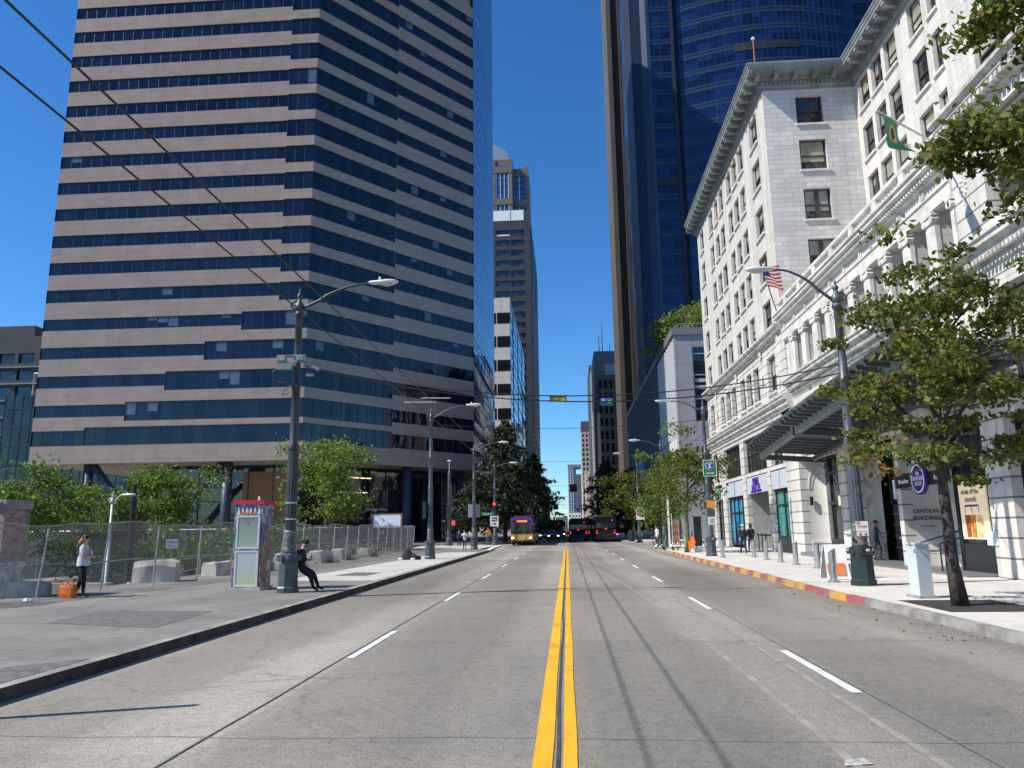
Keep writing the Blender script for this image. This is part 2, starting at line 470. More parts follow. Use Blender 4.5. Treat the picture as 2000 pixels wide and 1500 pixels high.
def gz(x, y):
    """ground height: the land falls away to the left beyond the pavement"""
    t = max(0.0, -x-13.6)
    z = -min(t*.06, 3.2)
    if -120 < x < -13.6 and 4 < y < 58:
        e = min(1, (-x-13.6)/1.2)*min(1, (y-4)/2, (58-y)/4)
        z -= 1.1*e
    return z
mb = MB()
xs = [-2500,-600,-250,-120,-90,-70,-60,-50,-42,-36,-30,-26,-22,-19,-17,-16,-15.2,-14.6,-14.1,-13.7,-13.3,0,13,40,120,600,2500]
ys = [-1500,-200,-40,-10,0,4,6,10,16,22,28,34,40,46,52,54,56,58,60,66,72,76,80,85,90,100,130,200,400,900,3000]
for y in ys:
    for x in xs: mb.v.append((x, y, gz(x, y)-.03))
nx = len(xs)
for j in range(len(ys)-1):
    for i in range(nx-1):
        mb.f.append((j*nx+i, j*nx+i+1, (j+1)*nx+i+1, (j+1)*nx+i)); mb.m.append(0)
struct('ground', mb, M_GROUND, True)
mb = MB()
for (ya, yb_) in ((6, 20), (20, 34), (34, 48), (48, 57)):
    for (xa, xb) in ((-48, -36), (-36, -26), (-26, -19), (-19, -15.3)):
        mb.quad((xa, ya, gz(xa, ya)+.02), (xb, ya, gz(xb, ya)+.02), (xb, yb_, gz(xb, yb_)+.02), (xa, yb_, gz(xa, yb_)+.02))
struct('lot_floor', mb, mat('dark gravel', (.06, .055, .05), .95, var=.5, scale=3, bump=.5))  # floor kept darker than the bare ground around it

mb = MB()
mb.quad((-14, -60, 0), (14, -60, 0), (14, 1500, 0), (-14, 1500, 0))
struct('road', mb, M_ROAD)
mb = MB()
xx = [-120,-90,-60,-45,-30,-20,-16,-13.5]
for a, b in zip(xx[:-1], xx[1:]):
    mb.quad((a, 73, gz(a, 76)+.004), (b, 73, gz(b, 76)+.004), (b, 85, gz(b, 80)+.004), (a, 85, gz(a, 80)+.004))
mb.quad((-13.5, 73, .004), (200, 73, .004), (200, 85, .004), (-13.5, 85, .004))
struct('cross_street', mb, M_ASPH)

# painted lines, worn patches and joints
mb = MB()
def strip(x0, x1, y0, y1, m, z=.008):
    n = max(1, int((y1-y0)/6))
    for i in range(n):
        a = y0+(y1-y0)*i/n; b = y0+(y1-y0)*(i+1)/n
        mb.quad((x0, a, z), (x1, a, z), (x1, b, z), (x0, b, z), m)
# double yellow: left line bends slightly like the real hand-laid one
py = -10
while py < 62:
    ny = py+1.2
    w0 = .145; wob = lambda y: .004*math.sin(y*1.3)+.003*math.sin(y*4.1)
    for xa, xb in ((-.30, -.155), (-.075, .03)):
        mb.quad((xa+wob(py), py, .008), (xb+wob(py+9), py, .008), (xb+wob(ny+9), ny, .008), (xa+wob(ny), ny, .008), 0)
    py = ny
strip(-.3, -.15, 86, 300, 0); strip(-.05, .1, 86, 300, 0)
for x, ph in ((-2.98, 10.5), (2.92, 8.4)):
    y = ph-8.1*2
    while y < 62:
        strip(x-.055, x+.055, y, y+2.72, 1); y += 8.1
    y = 88
    while y < 260: strip(x-.055, x+.055, y, y+2.6, 1); y += 8.1
strip(-5.5, 6.3, 62.0, 62.35, 1); strip(-5.5, 6.6, 71.6, 72.0, 1); strip(-5.5, -.5, 59.6, 60.1, 1)
mb.quad((6.6, 68, .009), (6.9, 68, .009), (9.2, 74, .009), (8.9, 74, .009), 1)
# worn bus-lane lettering near and far
for (x0, y0, sx, sy) in ((1.55, 5.2, 1, 1), (-1.9, 54.5, 1, 1), (-4.6, 50.5, .8, 1)):
    for k in range(7):
        a = rng.uniform(0, .9)*sx; b = rng.uniform(0, .9)
        mb.quad((x0+a, y0+b, .0085), (x0+a+.22*sx, y0+b+.05, .0085), (x0+a+.2*sx, y0+b+.2, .0085), (x0+a+.05, y0+b+.14, .0085), 2)
M_WORN = mat('worn white paint', (.42, .41, .39), .8, var=.35, scale=9)
struct('road_markings', mb, [M_YEL, M_WHT, M_WORN])
mb = MB()
def seam(pts, w, z=.006):
    mi = 1 if z > .006 else 0
    for p, q in zip(pts[:-1], pts[1:]):
        d = Vector((q[0]-p[0], q[1]-p[1])).normalized(); n = Vector((-d.y, d.x))*w/2
        mb.quad((p[0]-n.x, p[1]-n.y, z), (p[0]+n.x, p[1]+n.y, z), (q[0]+n.x, q[1]+n.y, z), (q[0]-n.x, q[1]-n.y, z), mi)
def wobble(x, y0, y1, a, st=1.5):
    out = []; y = y0
    while y < y1: out.append((x+rng.uniform(-a, a), y)); y += st
    return out
seam(wobble(-3.07, -4, 62, .006), .022); seam(wobble(-.12, -4, 62, .012), .03)
seam(wobble(3.02, -4, 30, .01), .008)
for y in (6.6, 12.0, 16.6, 22.5, 30.2, 38, 46):
    seam([(x, y+rng.uniform(-.05, .05)) for x in np.arange(-5.8, 6.3, .8)], .012, .0065)
struct('road_joints', mb, [M_TAR, M_JOINT])
mb = MB()     # faint curved tyre marks
M_TYRE = mat('tyre rubber mark', (.262, .247, .215), .8, var=.2, scale=3)
for dx in (0, .62):
    pts = []
    for i in range(26):
        t = i/25; y = 4+42*t
        pts.append((2.0+dx-2.2*t*t*(1-.25*t)+.12*math.sin(5*t), y))
    for p, q in zip(pts[:-1], pts[1:]):
        mb.quad((p[0]-.04, p[1], .005), (p[0]+.04, p[1], .005), (q[0]+.04, q[1], .005), (q[0]-.04, q[1], .005))
struct('tyre_marks', mb, M_TYRE)

# pavements with rounded corners
KL, KR = -5.86, 6.33
def arc(cx, cy, r, a0, a1, n=8):
    return [(cx+r*math.cos(R_(a0+(a1-a0)*i/n)), cy+r*math.sin(R_(a0+(a1-a0)*i/n))) for i in range(n+1)]
left_edge = [(KL, -20), (KL, 57)] + arc(KL-9, 65, 9, 0, 90)[0:] + [(-40, 74)]
def slab(name, outline, z, m):
    b_ = MB(); b_.poly([(p[0], p[1], z) for p in outline])
    return struct(name, b_, m)
def ribbon(b_, pts, w, z0, z1, m=0, side=1):
    """kerb stone following pts, body of width w to the given side"""
    sweep(b_, pts, [(0, z0), (0, z1), (-w, z1+.002), (-w, z0)], m, side)
lk = [(KL, -20), (KL, 57)] + arc(KL-8, 57, 8, 0, 90, 10)
slab('pavement_left', [(p[0]-.16, p[1]) for p in lk] + [(-13.9, 65), (-13.9, -20)], .148, M_PAVEL)
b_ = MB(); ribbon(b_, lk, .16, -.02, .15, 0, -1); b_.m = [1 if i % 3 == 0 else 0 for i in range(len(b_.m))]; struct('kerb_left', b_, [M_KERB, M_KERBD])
b_ = MB(); b_.poly([(-13.86, 65.0, .02), (-6.0, 60, .02), (-5.7, 73.9, .02), (-13.86, 73.9, .02)])
b_.quad((-13.9, 64, .15), (-5.86-1.2, 61, .15), (-6.3, 74, .15), (-13.9, 74, .15)); struct('corner_pavement', b_, M_PATCHW)
b_ = MB(); sweep(b_, [(-5.86, 57.3), (-6.2, 65), (-6.3, 73.5)], [(0, 0), (0, .154), (-.28, .156), (-.28, 0)], 0, -1); struct('kerb_white_painted', b_, M_KERBW)
b_ = MB()
b_.quad((-9.2, 24, .153), (-6.05, 24, .153), (-6.05, 52, .153), (-8.4, 52, .153))
struct('pale_pavement_panel', b_, M_PATCHW)
b_ = MB()
b_.quad((-9.3, 13.3, .152), (-6.9, 12.6, .152), (-7.1, 15.2, .152), (-9.6, 15.4, .152))
b_.quad((-6.6, 7.3, .152), (-6.05, 7.2, .152), (-6.05, 9.6, .152), (-6.7, 9.0, .152))
b_.quad((-13.6, 15.5, .152), (-11.6, 16.4, .152), (-11.9, 17.4, .152), (-13.7, 17.2, .152))
b_.quad((-8.2, 26.6, .157), (-7.0, 26.4, .157), (-6.9, 28.4, .157), (-8.0, 28.6, .157))
struct('pavement_patches', b_, M_PATCHD)
rk = [(KR+.05, -20), (KR, 15), (6.16, 19), (6.3, 27), (6.38, 44), (6.6, 56)] + arc(6.6+12, 60, 12, 180, 105, 9)
slab('pavement_right', [(p[0]+.16, p[1]) for p in rk] + [(40, 73.6), (40, -20)], .148, M_PAVER)
b_ = MB(); ribbon(b_, [(rk[0])] + [(6.34, 14.6)], .16, -.02, .15, 0, 1); ribbon(b_, rk[5:], .16, -.02, .15, 0, 1)
# painted red and yellow kerb stones
pts = []
for (a, b) in zip(rk[1:5], rk[2:6]):
    n = max(2, int((b[1]-a[1])/1.0))
    for i in range(n): pts.append((a[0]+(b[0]-a[0])*i/n, a[1]+(b[1]-a[1])*i/n))
pts = [(6.34, 14.6)] + pts + [rk[5]]
pts.sort(key=lambda p: p[1])
cols = []
for i in range(len(pts)-1):
    y = pts[i][1]
    if y < 16.6: c = 3
    elif y > 47: c = 1 if i % 3 == 0 else 0
    else: c = (2, 1, 1, 2, 1, 2, 2, 1)[i % 8] if y < 22 else (1, 2)[i % 2]
    ribbon(b_, [pts[i], (pts[i+1][0], pts[i+1][1]-.006)], .16, -.02, .151, {0:0, 1:1, 2:2, 3:0}[c], 1)
struct('kerb_right', b_, [M_KERB, M_KY, M_KR])
b_ = MB(); b_.quad((6.75, 14.4, .154), (8.6, 14.4, .154), (8.6, 16.6, .154), (6.75, 16.6, .154)); struct('tree_pit', b_, M_MULCH)
# beyond the cross street
fl = [(-40, 85)] + arc(KL-5, 90, 5, -90, 0, 6) + [(KL, 700)]
slab('pavement_far_left', fl + [(-40, 700)], .15, M_PAVEL)
b_ = MB(); ribbon(b_, fl, .16, -.02, .154, 0, -1); struct('kerb_far_left', b_, M_KERB)
fr = [(KR, 700), (KR, 90)] + arc(KR+5, 90, 5, 180, 270, 6) + [(60, 85)]
slab('pavement_far_right', fr + [(60, 700)], .15, M_PAVER)
b_ = MB(); ribbon(b_, fr, .16, -.02, .154, 0, -1); struct('kerb_far_right', b_, M_KERB)
# ------------------------------------------------------------------ striped corner tower on the left
M_CLAD = brickmat('pinkish granite cladding', (.345, .252, .196), (.375, .278, .217), (.19, .145, .12), 1.45, .78, .012, .22, 0, .1, .6, .12)
M_TWIN = glassmat('tower blue window glass', (.004, .007, .022), .04, .42, .06, .5, .6, (1.33, 3.576))
M_TWINB = glassmat('tower pale blind glass', (.085, .115, .17), .15, .5, 0, 1, .3)
M_MULL = mat('dark bronze mullion', (.035, .04, .055), .4, .5, 0)
M_SOFF = mat('cream soffit', (.5, .46, .38), .8)
M_STEEL = mat('dark blue steel column', (.05, .06, .085), .45, .3)
M_LOBBY = glassmat('lobby glass', (.02, .026, .028), .04, .7, .03, .8, .6, (2.6, 5))
M_LITE = mat('lobby ceiling light', (.9, .75, .5), .5, 0, 0, emit=1.2, ecol=(1, .72, .38))
M_WARM = mat('warm lobby wall', (.30, .15, .07), .6)
M_WTXT = mat('white lettering', (.85, .85, .83), .5, 0, 0)
M_CURT = glassmat('blue curtain wall', (.02, .05, .13), .03, .9, .05, .3, .4, (50, 1.0))
M_CURT2 = mat('curtain wall dark joints', (.01, .016, .04), .6, 0, 0, spec=.2)

C0, C1, C2, C3 = (-63.5, 85.0), (-30.4, 85.0), (-12.94, 106.0), (-12.94, 138.1)
tw = thing('office_tower', 'tall office tower with pink granite bands and blue ribbon windows behind the fenced lot', 'office tower', (-36, 108, -3))
NF = 31
def zb(i): return 14.81+3.576*(i-2) if i >= 2 else 11.94
def zt(i): return zb(i)+2.26 if i >= 2 else 13.76
top = zb(NF)+5
core = MB()
outl = [C0, C1, C2, C3, (-63.5, 138.1)]
core.prism([(p[0]+.0*1, p[1]) for p in [(-63.0, 85.4), (-30.6, 85.4), (-13.34, 106.2), (-13.3, 137.7), (-63.0, 137.7)]], 9.88, top)
core.build('wall_core', M_CLAD, tw)
# granite: each storey's spandrel as a band mesh with stepped ends; windows between them
d1 = Vector((C2[0]-C1[0], C2[1]-C1[1])); L1 = d1.length; d1n = d1/L1
n1 = Vector((d1n.y, -d1n.x))
def fpt(face, u, off=0.0):
    if face == 0: return (C0[0]+u, C0[1]-off)
    if face == 1: return (C1[0]+d1n.x*u+n1.x*off, C1[1]+d1n.y*u+n1.y*off)
    return (C2[0]+off, C2[1]+u)
def fq(m_, face, u0, u1, z0, z1, off, mi=0):
    a = fpt(face, u0, off); b = fpt(face, u1, off)
    m_.quad((*a, z0), (*b, z0), (*b, z1), (*a, z1), mi)
L0 = C1[0]-C0[0]
steps = {1: 6.5, 2: 11.3, 3: 16.0, 4: 20.6, 5: 25.0}
bands = MB()
# lowest fascia, both faces
rows = []
for i in range(1, NF+1):
    s0 = steps.get(i, 29.5)
    if i == 1: left = (zb(1), zt(1)-.0); right = (zb(1)-.0, zt(1)+.35)
    else: left = (zb(i)+.57, zt(i)-(.23 if i < 6 else .07)); right = (zb(i), zt(i)+.03)
    s1 = L1*.47
    cl = right; cr = (zb(i)+.57, zt(i)-.05) if i > 1 else (zb(1)+.1, zt(1)+.1)
    rows.append(((0, 0, s0, left), (0, s0, L0, right), (1, 0, s1, cl), (1, s1, L1, cr)))
REC = .16
for idx, segs in enumerate(rows):
    for k, (face, u0, u1, (a, b)) in enumerate(segs):
        lo = rows[idx-1][k][3][1] if idx else 9.83
        # spandrel below this window segment: split where the step below falls elsewhere
        if idx == 0:
            fq(bands, face, u0, u1, 9.83, a, 0)
        else:
            below = [s for s in rows[idx-1] if s[0] == face]
            cuts = sorted({u0, u1, *[s[1] for s in below if u0 < s[1] < u1]})
            for c0, c1_ in zip(cuts[:-1], cuts[1:]):
                cm = (c0+c1_)/2
                bt = [s[3][1] for s in below if s[1] <= cm <= s[2]][0]
                fq(bands, face, c0, c1_, bt, a, 0)
        # sill and head returns
        for z in (a, b):
            p, q = fpt(face, u0), fpt(face, u1); p2, q2 = fpt(face, u0, -REC), fpt(face, u1, -REC)
            bands.quad((*p, z), (*q, z), (*q2, z), (*p2, z))
        if not (face == 1 and u0 == 0):
            p, p2 = fpt(face, u0), fpt(face, u0, -REC); bands.quad((*p, a), (*p2, a), (*p2, b), (*p, b))
for (face, u1) in ((0, L0), (1, L1)):
    fq(bands, face, 0, u1, rows[-1][0][3][1], top, 0)
bands.quad((*C0, 9.83), (*C0, top), (C0[0], C3[1], top), (C0[0], C3[1], 9.83))
bands.build('granite_bands', M_CLAD, tw)
for idx, segs in enumerate(rows):
    if zb(idx+1) > 80: break
    for face in (0, 1):
        g = MB()
        for (f_, u0, u1, (a, b)) in segs:
            if f_ != face: continue
            fq(g, face, u0, u1, a, b, -REC+.03, 0)
            n = max(1, round((u1-u0)/1.33))
            for j in range(n+1):
                u = min(max(u0+(u1-u0)*j/n, u0+.03), u1-.03)
                fq(g, face, u-.035, u+.035, a, b, -REC+.06, 1)
            fq(g, face, u0, u1, a, a+.06, -REC+.065, 1); fq(g, face, u0, u1, b-.06, b, -REC+.065, 1)
            # a few lowered blinds
            for j in range(n):
                r = rng.random()
                lim = .55 if (idx == 4 and face == 0 and 3 < j < 20) else .03
                if r < lim:
                    ua = u0+(u1-u0)*(j+.06)/n; ub = u0+(u1-u0)*(j+.94)/n
                    zz = b-(b-a)*rng.uniform(.3, .95)
                    fq(g, face, ua, ub, max(zz, a+.1), b-.1, -REC+.045, 2)
        g.build('ribbon_window', [M_TWIN, M_MULL, M_TWINB], tw)
cw = MB()
fq(cw, 2, 0, C3[1]-C2[1], 9.83, top, .02, 0)
z = 10.2
while z < top:
    fq(cw, 2, 0, C3[1]-C2[1], z, z+.07, .05, 1); z += 1.19
u = 0.0
while u < 32.1: fq(cw, 2, u, u+.05, 9.83, top, .045, 1); u += 2.9
cw.build('curtain_wall', [M_CURT, M_CURT2], tw)
rf = MB(); rf.poly([(p[0], p[1], top) for p in outl]); rf.build('roof', M_MULL, tw)
sf = MB(); sf.poly([(p[0], p[1], 9.83) for p in reversed(outl)])
for k in range(14): sf.cbox((-60+k*2.4, 86.4+(k % 3), 9.80), (.35, .35, .04), 1)
sf.build('soffit', [M_SOFF, M_MULL], tw)
# recessed lobby
lob = MB()
lo = [(-51.7, 91), (-32.8, 91), (-18, 108.6), (-18, 137.7), (-51.7, 137.7)]
for a, b in zip(lo[:-1], lo[1:]):
    lob.quad((*a, -3), (*b, -3), (*b, 9.83), (*a, 9.83), 0)
    n = max(1, int(math.hypot(b[0]-a[0], b[1]-a[1])/2.9))
    dv = Vector((b[0]-a[0], b[1]-a[1])).normalized(); nv = Vector((dv.y, -dv.x))*.06
    for j in range(n+1):
        x = a[0]+(b[0]-a[0])*j/n+nv.x; y = a[1]+(b[1]-a[1])*j/n+nv.y
        lob.cbox((x, y, 3.4), (.12, .12, 12.8), 1)
    for z in (.4, 5.3):
        lob.quad((a[0]+nv.x, a[1]+nv.y, z), (b[0]+nv.x, b[1]+nv.y, z), (b[0]+nv.x, b[1]+nv.y, z+.16), (a[0]+nv.x, a[1]+nv.y, z+.16), 1)
lob.build('lobby_glazing', [M_LOBBY, M_MULL], tw)
lt = MB()
for (z, k0, k1) in ((8.4, .22, .47), (6.5, .25, .45)):
    a, b = Vector(lo[1]), Vector(lo[2]); dv = (b-a).normalized(); nv = Vector((dv.y, -dv.x))*.07
    for k in range(3):
        t0 = k0+(k1-k0)*(k+.06)/3; t1 = k0+(k1-k0)*(k+.94)/3
        p = a+(b-a)*t0+nv; q = a+(b-a)*t1+nv
        lt.quad((p.x, p.y, z), (q.x, q.y, z), (q.x, q.y, z+.14), (p.x, p.y, z+.14))
lt.build('lobby_light', M_LITE, tw)
wm = MB(); wm.quad((-39.8, 90.92, 1), (-34, 90.92, 1), (-34, 90.92, 9.0), (-39.8, 90.92, 9.0)); wm.build('lobby_wall', M_WARM, tw)
for (x, y) in ((-56.8, 86.3), (-39.7, 86.3), (-28.2, 89.2), (-20.8, 98.0), (-15.2, 107.2)):
    c = MB(); c.tube([(x, y, -3), (x, y, 9.83)], .58, 10); c.build('column', M_STEEL, tw, True)
for (a, b) in (((-56.2, 86.3, 9.7), (-51.3, 86.3, 3.8)), ((-40.3, 86.3, 9.7), (-46.2, 86.3, 2.9))):
    c = MB(); c.tube([a, b], .45, 10); c.build('brace', M_STEEL, tw, True)
cn = MB()
text_mb(cn, 'DocuSign Tower', .5, (-24.0, 95.1, 4.3), (d1n.x, d1n.y, 0), (0, 0, 1), 0, .05)
cn.build('sign_lettering', [M_WTXT, M_MULL], tw)

# ------------------------------------------------------------------ blue glass tower and bronze tower, right
M_BLUE = glassmat('deep blue reflective glass', (.005, .015, .075), .05, .38, .05, .15, .5, (1.55, 3.6))
M_BSPAN = glassmat('blue grey spandrel glass', (.022, .042, .085), .15, .35, 0, 1, .15)
M_BDARK = mat('dark louvre band', (.012, .014, .02), .6, 0, .1)
M_BGREY = mat('blue grey metal panel', (.035, .055, .095), .35, .3, .1)
bt = thing('glass_tower', 'curved deep blue glass skyscraper with paler spandrel bands behind the white building', 'skyscraper', (36, 130, 0))
H = 150
# plan: flat bay on the left, notch, then a long shallow curve
curve = [(23.8, 135.2)]
for i in range(17):
    t = i/16; curve.append((24.2+34*t, 135-5.5*math.sin(PI*(.1+.8*t))+1.6))
bay = [(15.2, 150), (15.2, 137), (16.8, 135), (18.6, 134.2), (22.6, 134.2), (23.0, 135.8), (23.8, 135.8)]
bd = MB(); bd.prism(bay+curve[1:]+[(58.5, 160), (15.2, 160)], 0, H); bd.build('shaft', M_BLUE, bt)
def band(b_, pts, z0, z1, off, m):
    sweep(b_, pts, [(0, z0), (off, z0), (off, z1), (0, z1)], m, -1, 0, False)
sp = MB(); z = 4.0
while z < H:
    band(sp, curve, z, z+.62, .05, 0); band(sp, curve, z+.8, z+1.25, .05, 0)
    band(sp, [bay[3], bay[4]], z, z+.62, .05, 0); band(sp, [bay[3], bay[4]], z+.8, z+1.2, .05, 0)
    z += 3.62
sp.build('spandrel_bands', M_BSPAN, bt)
ml = MB()
for i in range(len(curve)-1):
    for k in range(2):
        x = curve[i][0]+(curve[i+1][0]-curve[i][0])*k/2; y = curve[i][1]+(curve[i+1][1]-curve[i][1])*k/2-.03
        ml.box(x-.035, x+.035, y-.05, y+.02, 0, H)
for x in (20.6,): ml.box(x-.05, x+.05, 134.1, 134.18, 0, H)
ml.build('mullions', M_BGREY, bt)
gp = MB()
for k in range(9):
    t = k/8; x = 15.2+1.6*t; y = 137-2*t
    gp.box(x-.07, x+.07, y-.16, y+.1, 0, H)
gp.box(17.9, 18.6, 134.08, 134.3, 0, H); gp.box(22.6, 23.2, 134.0, 135.7, 0, H, 1)
gp.quad((16.8, 134.93, 0), (18.6, 134.13, 0), (18.6, 134.13, H), (16.8, 134.93, H), 0)
gp.box(15.12, 15.19, 136.6, 150, 0, H, 1)
gp.build('metal_panels', [M_BGREY, M_BDARK], bt)
sb = MB(); sb.box(58.6, 84, 138, 165, 0, H-6); z = 6.0
while z < H-8: sb.box(58.6, 84, 137.86, 138, z, z+1.1, 1); z += 3.62
for k in range(16): sb.box(59+k*1.6, 59.12+k*1.6, 137.9, 138, 0, H-6, 1)
sb.build('side_block', [M_TWIN, M_BSPAN], bt)
def crv(x): 
    t = (x-24.2)/34; return 135-5.5*math.sin(PI*(.1+.8*t))+1.6
for (x0, x1, z) in ((34, 46, 90.4), (34, 46, 101.3), (34, 46, 79.5), (18.7, 22.5, 64.8)):
    n = 6; lv = MB()
    for i in range(n):
        a = x0+(x1-x0)*i/n; b = x0+(x1-x0)*(i+1)/n
        ya, yb = (crv(a), crv(b)) if x0 > 23 else (134.2, 134.2)
        lv.quad((a, ya-.12, z), (b, yb-.12, z), (b, yb-.12, z+1.7), (a, ya-.12, z+1.7))
    lv.build('louvre', M_BDARK, bt)

M_BRZ = brickmat('tan stone pier', (.088, .07, .056), (.10, .08, .063), (.06, .17, .12), 3, 1.6, .02, .6, 0, .1)
M_BRZD = mat('brown bronze panel', (.075, .055, .042), .5, .2, .15, 1)
M_BLK = mat('black glass', (.006, .007, .010), .5, 0, 0, spec=.15)
br = thing('bronze_tower', 'dark bronze skyscraper with tall tan stone edge piers left of the blue glass one', 'skyscraper', (22, 185, 0))
b_ = MB(); b_.box(18.3, 46, 176, 215, 0, 170); b_.build('shaft', M_BLK, br)
b_ = MB(); b_.box(13.2, 14.3, 173, 190, 7.5, 170); b_.build('corner_pier', M_BRZ, br)
b_ = MB(); b_.box(14.3, 16.2, 174.2, 190, 7.5, 170); b_.build('recessed_panel', M_BRZD, br)
b_ = MB(); b_.box(16.0, 16.35, 173.2, 176, 7.5, 170); b_.box(16.6, 17.0, 173.2, 176, 7.5, 170); b_.build('stone_rib', M_BRZ, br)
b_ = MB(); b_.box(17.0, 18.4, 174.5, 178, 7.5, 170); b_.build('side_panel', M_BLK, br)
b_ = MB()
for k in range(14):
    z = 72+k*3.6
    for j in range(2): b_.box(20.0+j*1.4, 20.9+j*1.4, 175.9, 176.05, z, z+2.2)
b_.build('shaded_windows', mat('dim window', (.05, .055, .07), .3, 0, .2), br)
b_ = MB(); b_.prism([(13, 173.5), (18, 176), (18, 190), (13, 190)], 0, 7.6); b_.build('base', M_BRZD, br)

# ------------------------------------------------------------------ grey clad podium building beyond the cross street
M_GCLAD = brickmat('grey metal cladding', (.30, .30, .315), (.315, .315, .33), (.12, .12, .13), 1.9, 2.4, .02, .4, 0, .1)
M_GDARK = glassmat('dark grey glazing', (.014, .018, .024), .05, .7, .03, .6, .5, (1.7, 2.0))
M_GFRM = mat('light grey window frame', (.4, .41, .43), .4, .2, .1)
M_GBLUE = mat('blue grey ribbed cladding', (.10, .115, .15), .35, .2, .15, 2)
gb = thing('podium_building', 'grey metal clad mid-rise with tall dark corner windows across the side street', 'building', (20, 110, 0))
X0, Y0, ZT = 13.9, 93.0, 26.2
b_ = MB()
wall_holes(b_, 'y', Y0, X0, 40, 0, ZT-.9, [(16.1, 39, 14.3, 23.8), (16.6, 39, 5.6, 11.3)], .35, 0, 0, 1)
fin = []
y = Y0+1.2
while y < Y0+15: fin.append((y, y+.75, 13.2, 23.9)); y += 1.9
y = Y0+1.4
while y < Y0+14: fin.append((y, y+1.2, 5.2, 10.6)); y += 2.1
wall_holes(b_, 'x', X0, Y0, Y0+16, 0, ZT-.9, fin, .3, 0, 0, 1)
b_.build('wall', M_GCLAD, gb)
b_ = MB(); b_.box(X0-.25, 40, Y0-.25, Y0+72, ZT-.9, ZT); b_.build('parapet', mat('grey fascia', (.17, .175, .185), .5, .1, .1), gb)
b_ = MB(); b_.quad((16.1, Y0+.33, 14.3), (39, Y0+.33, 14.3), (39, Y0+.33, 23.8), (16.1, Y0+.33, 23.8)); b_.build('corner_window', M_GDARK, gb)
b_ = MB()
for x in (16.15, 17.9, 21.5, 25): b_.box(x-.06, x+.06, Y0+.1, Y0+.3, 14.3, 23.8)
for z in (14.35, 17.2, 20.2, 22.9, 23.75): b_.box(16.1, 39, Y0+.12, Y0+.3, z-.06, z+.06)
b_.build('window_frame', M_GFRM, gb)
b_ = MB(); b_.quad((16.6, Y0+.33, 5.6), (39, Y0+.33, 5.6), (39, Y0+.33, 11.3), (16.6, Y0+.33, 11.3)); b_.build('lower_window', M_GDARK, gb)
b_ = MB()
for (z0, z1) in ((18.4, 18.9), (19.3, 19.75)): b_.box(16.3, 26, Y0+.24, Y0+.31, z0, z1)
b_.build('blind', mat('pale roller blind', (.35, .42, .45), .5, 0, .1), gb)
b_ = MB(); b_.quad((X0+.28, Y0, 0), (X0+.28, Y0+16, 0), (X0+.28, Y0+16, 25), (X0+.28, Y0, 25)); b_.build('slot_windows', M_GDARK, gb)
b_ = MB()
y = Y0+.9
while y < Y0+15.6: b_.box(X0-.34, X0-.003, y, y+.22, 12.6, 24.6); y += 1.9
b_.box(X0-.2, X0-.003, Y0+.3, Y0+15.6, 11.0, 12.4)
b_.build('facade_fins', mat('white facade fin', (.62, .62, .62), .4, 0, .06), gb)
b_ = MB(); b_.box(X0-.1, 40, Y0+16, Y0+72, 0, ZT-.9)
y = Y0+16.3
while y < Y0+72: b_.box(X0-.32, X0-.1, y, y+.18, 2, ZT-1.2); y += 1.05
b_.build('ribbed_facade', M_GBLUE, gb)
b_ = MB()
for k in range(40): b_.box(X0+.5+k*.5, X0+.53+k*.5, Y0+.3, Y0+.33, ZT, ZT+.62)
b_.box(X0+.5, X0+21, Y0+.28, Y0+.35, ZT+.62, ZT+.68)
for k in range(30): b_.box(X0+.3, X0+.33, Y0+.3+k*.5, Y0+.33+k*.5, ZT, ZT+.6)
b_.build('roof_railing', M_GFRM, gb)
b_ = MB(); b_.box(14.2, 14.6, 165, 165.5, 0, 9.5); b_.build('stone_post', mat('pale post', (.45, .42, .38), .7), gb)

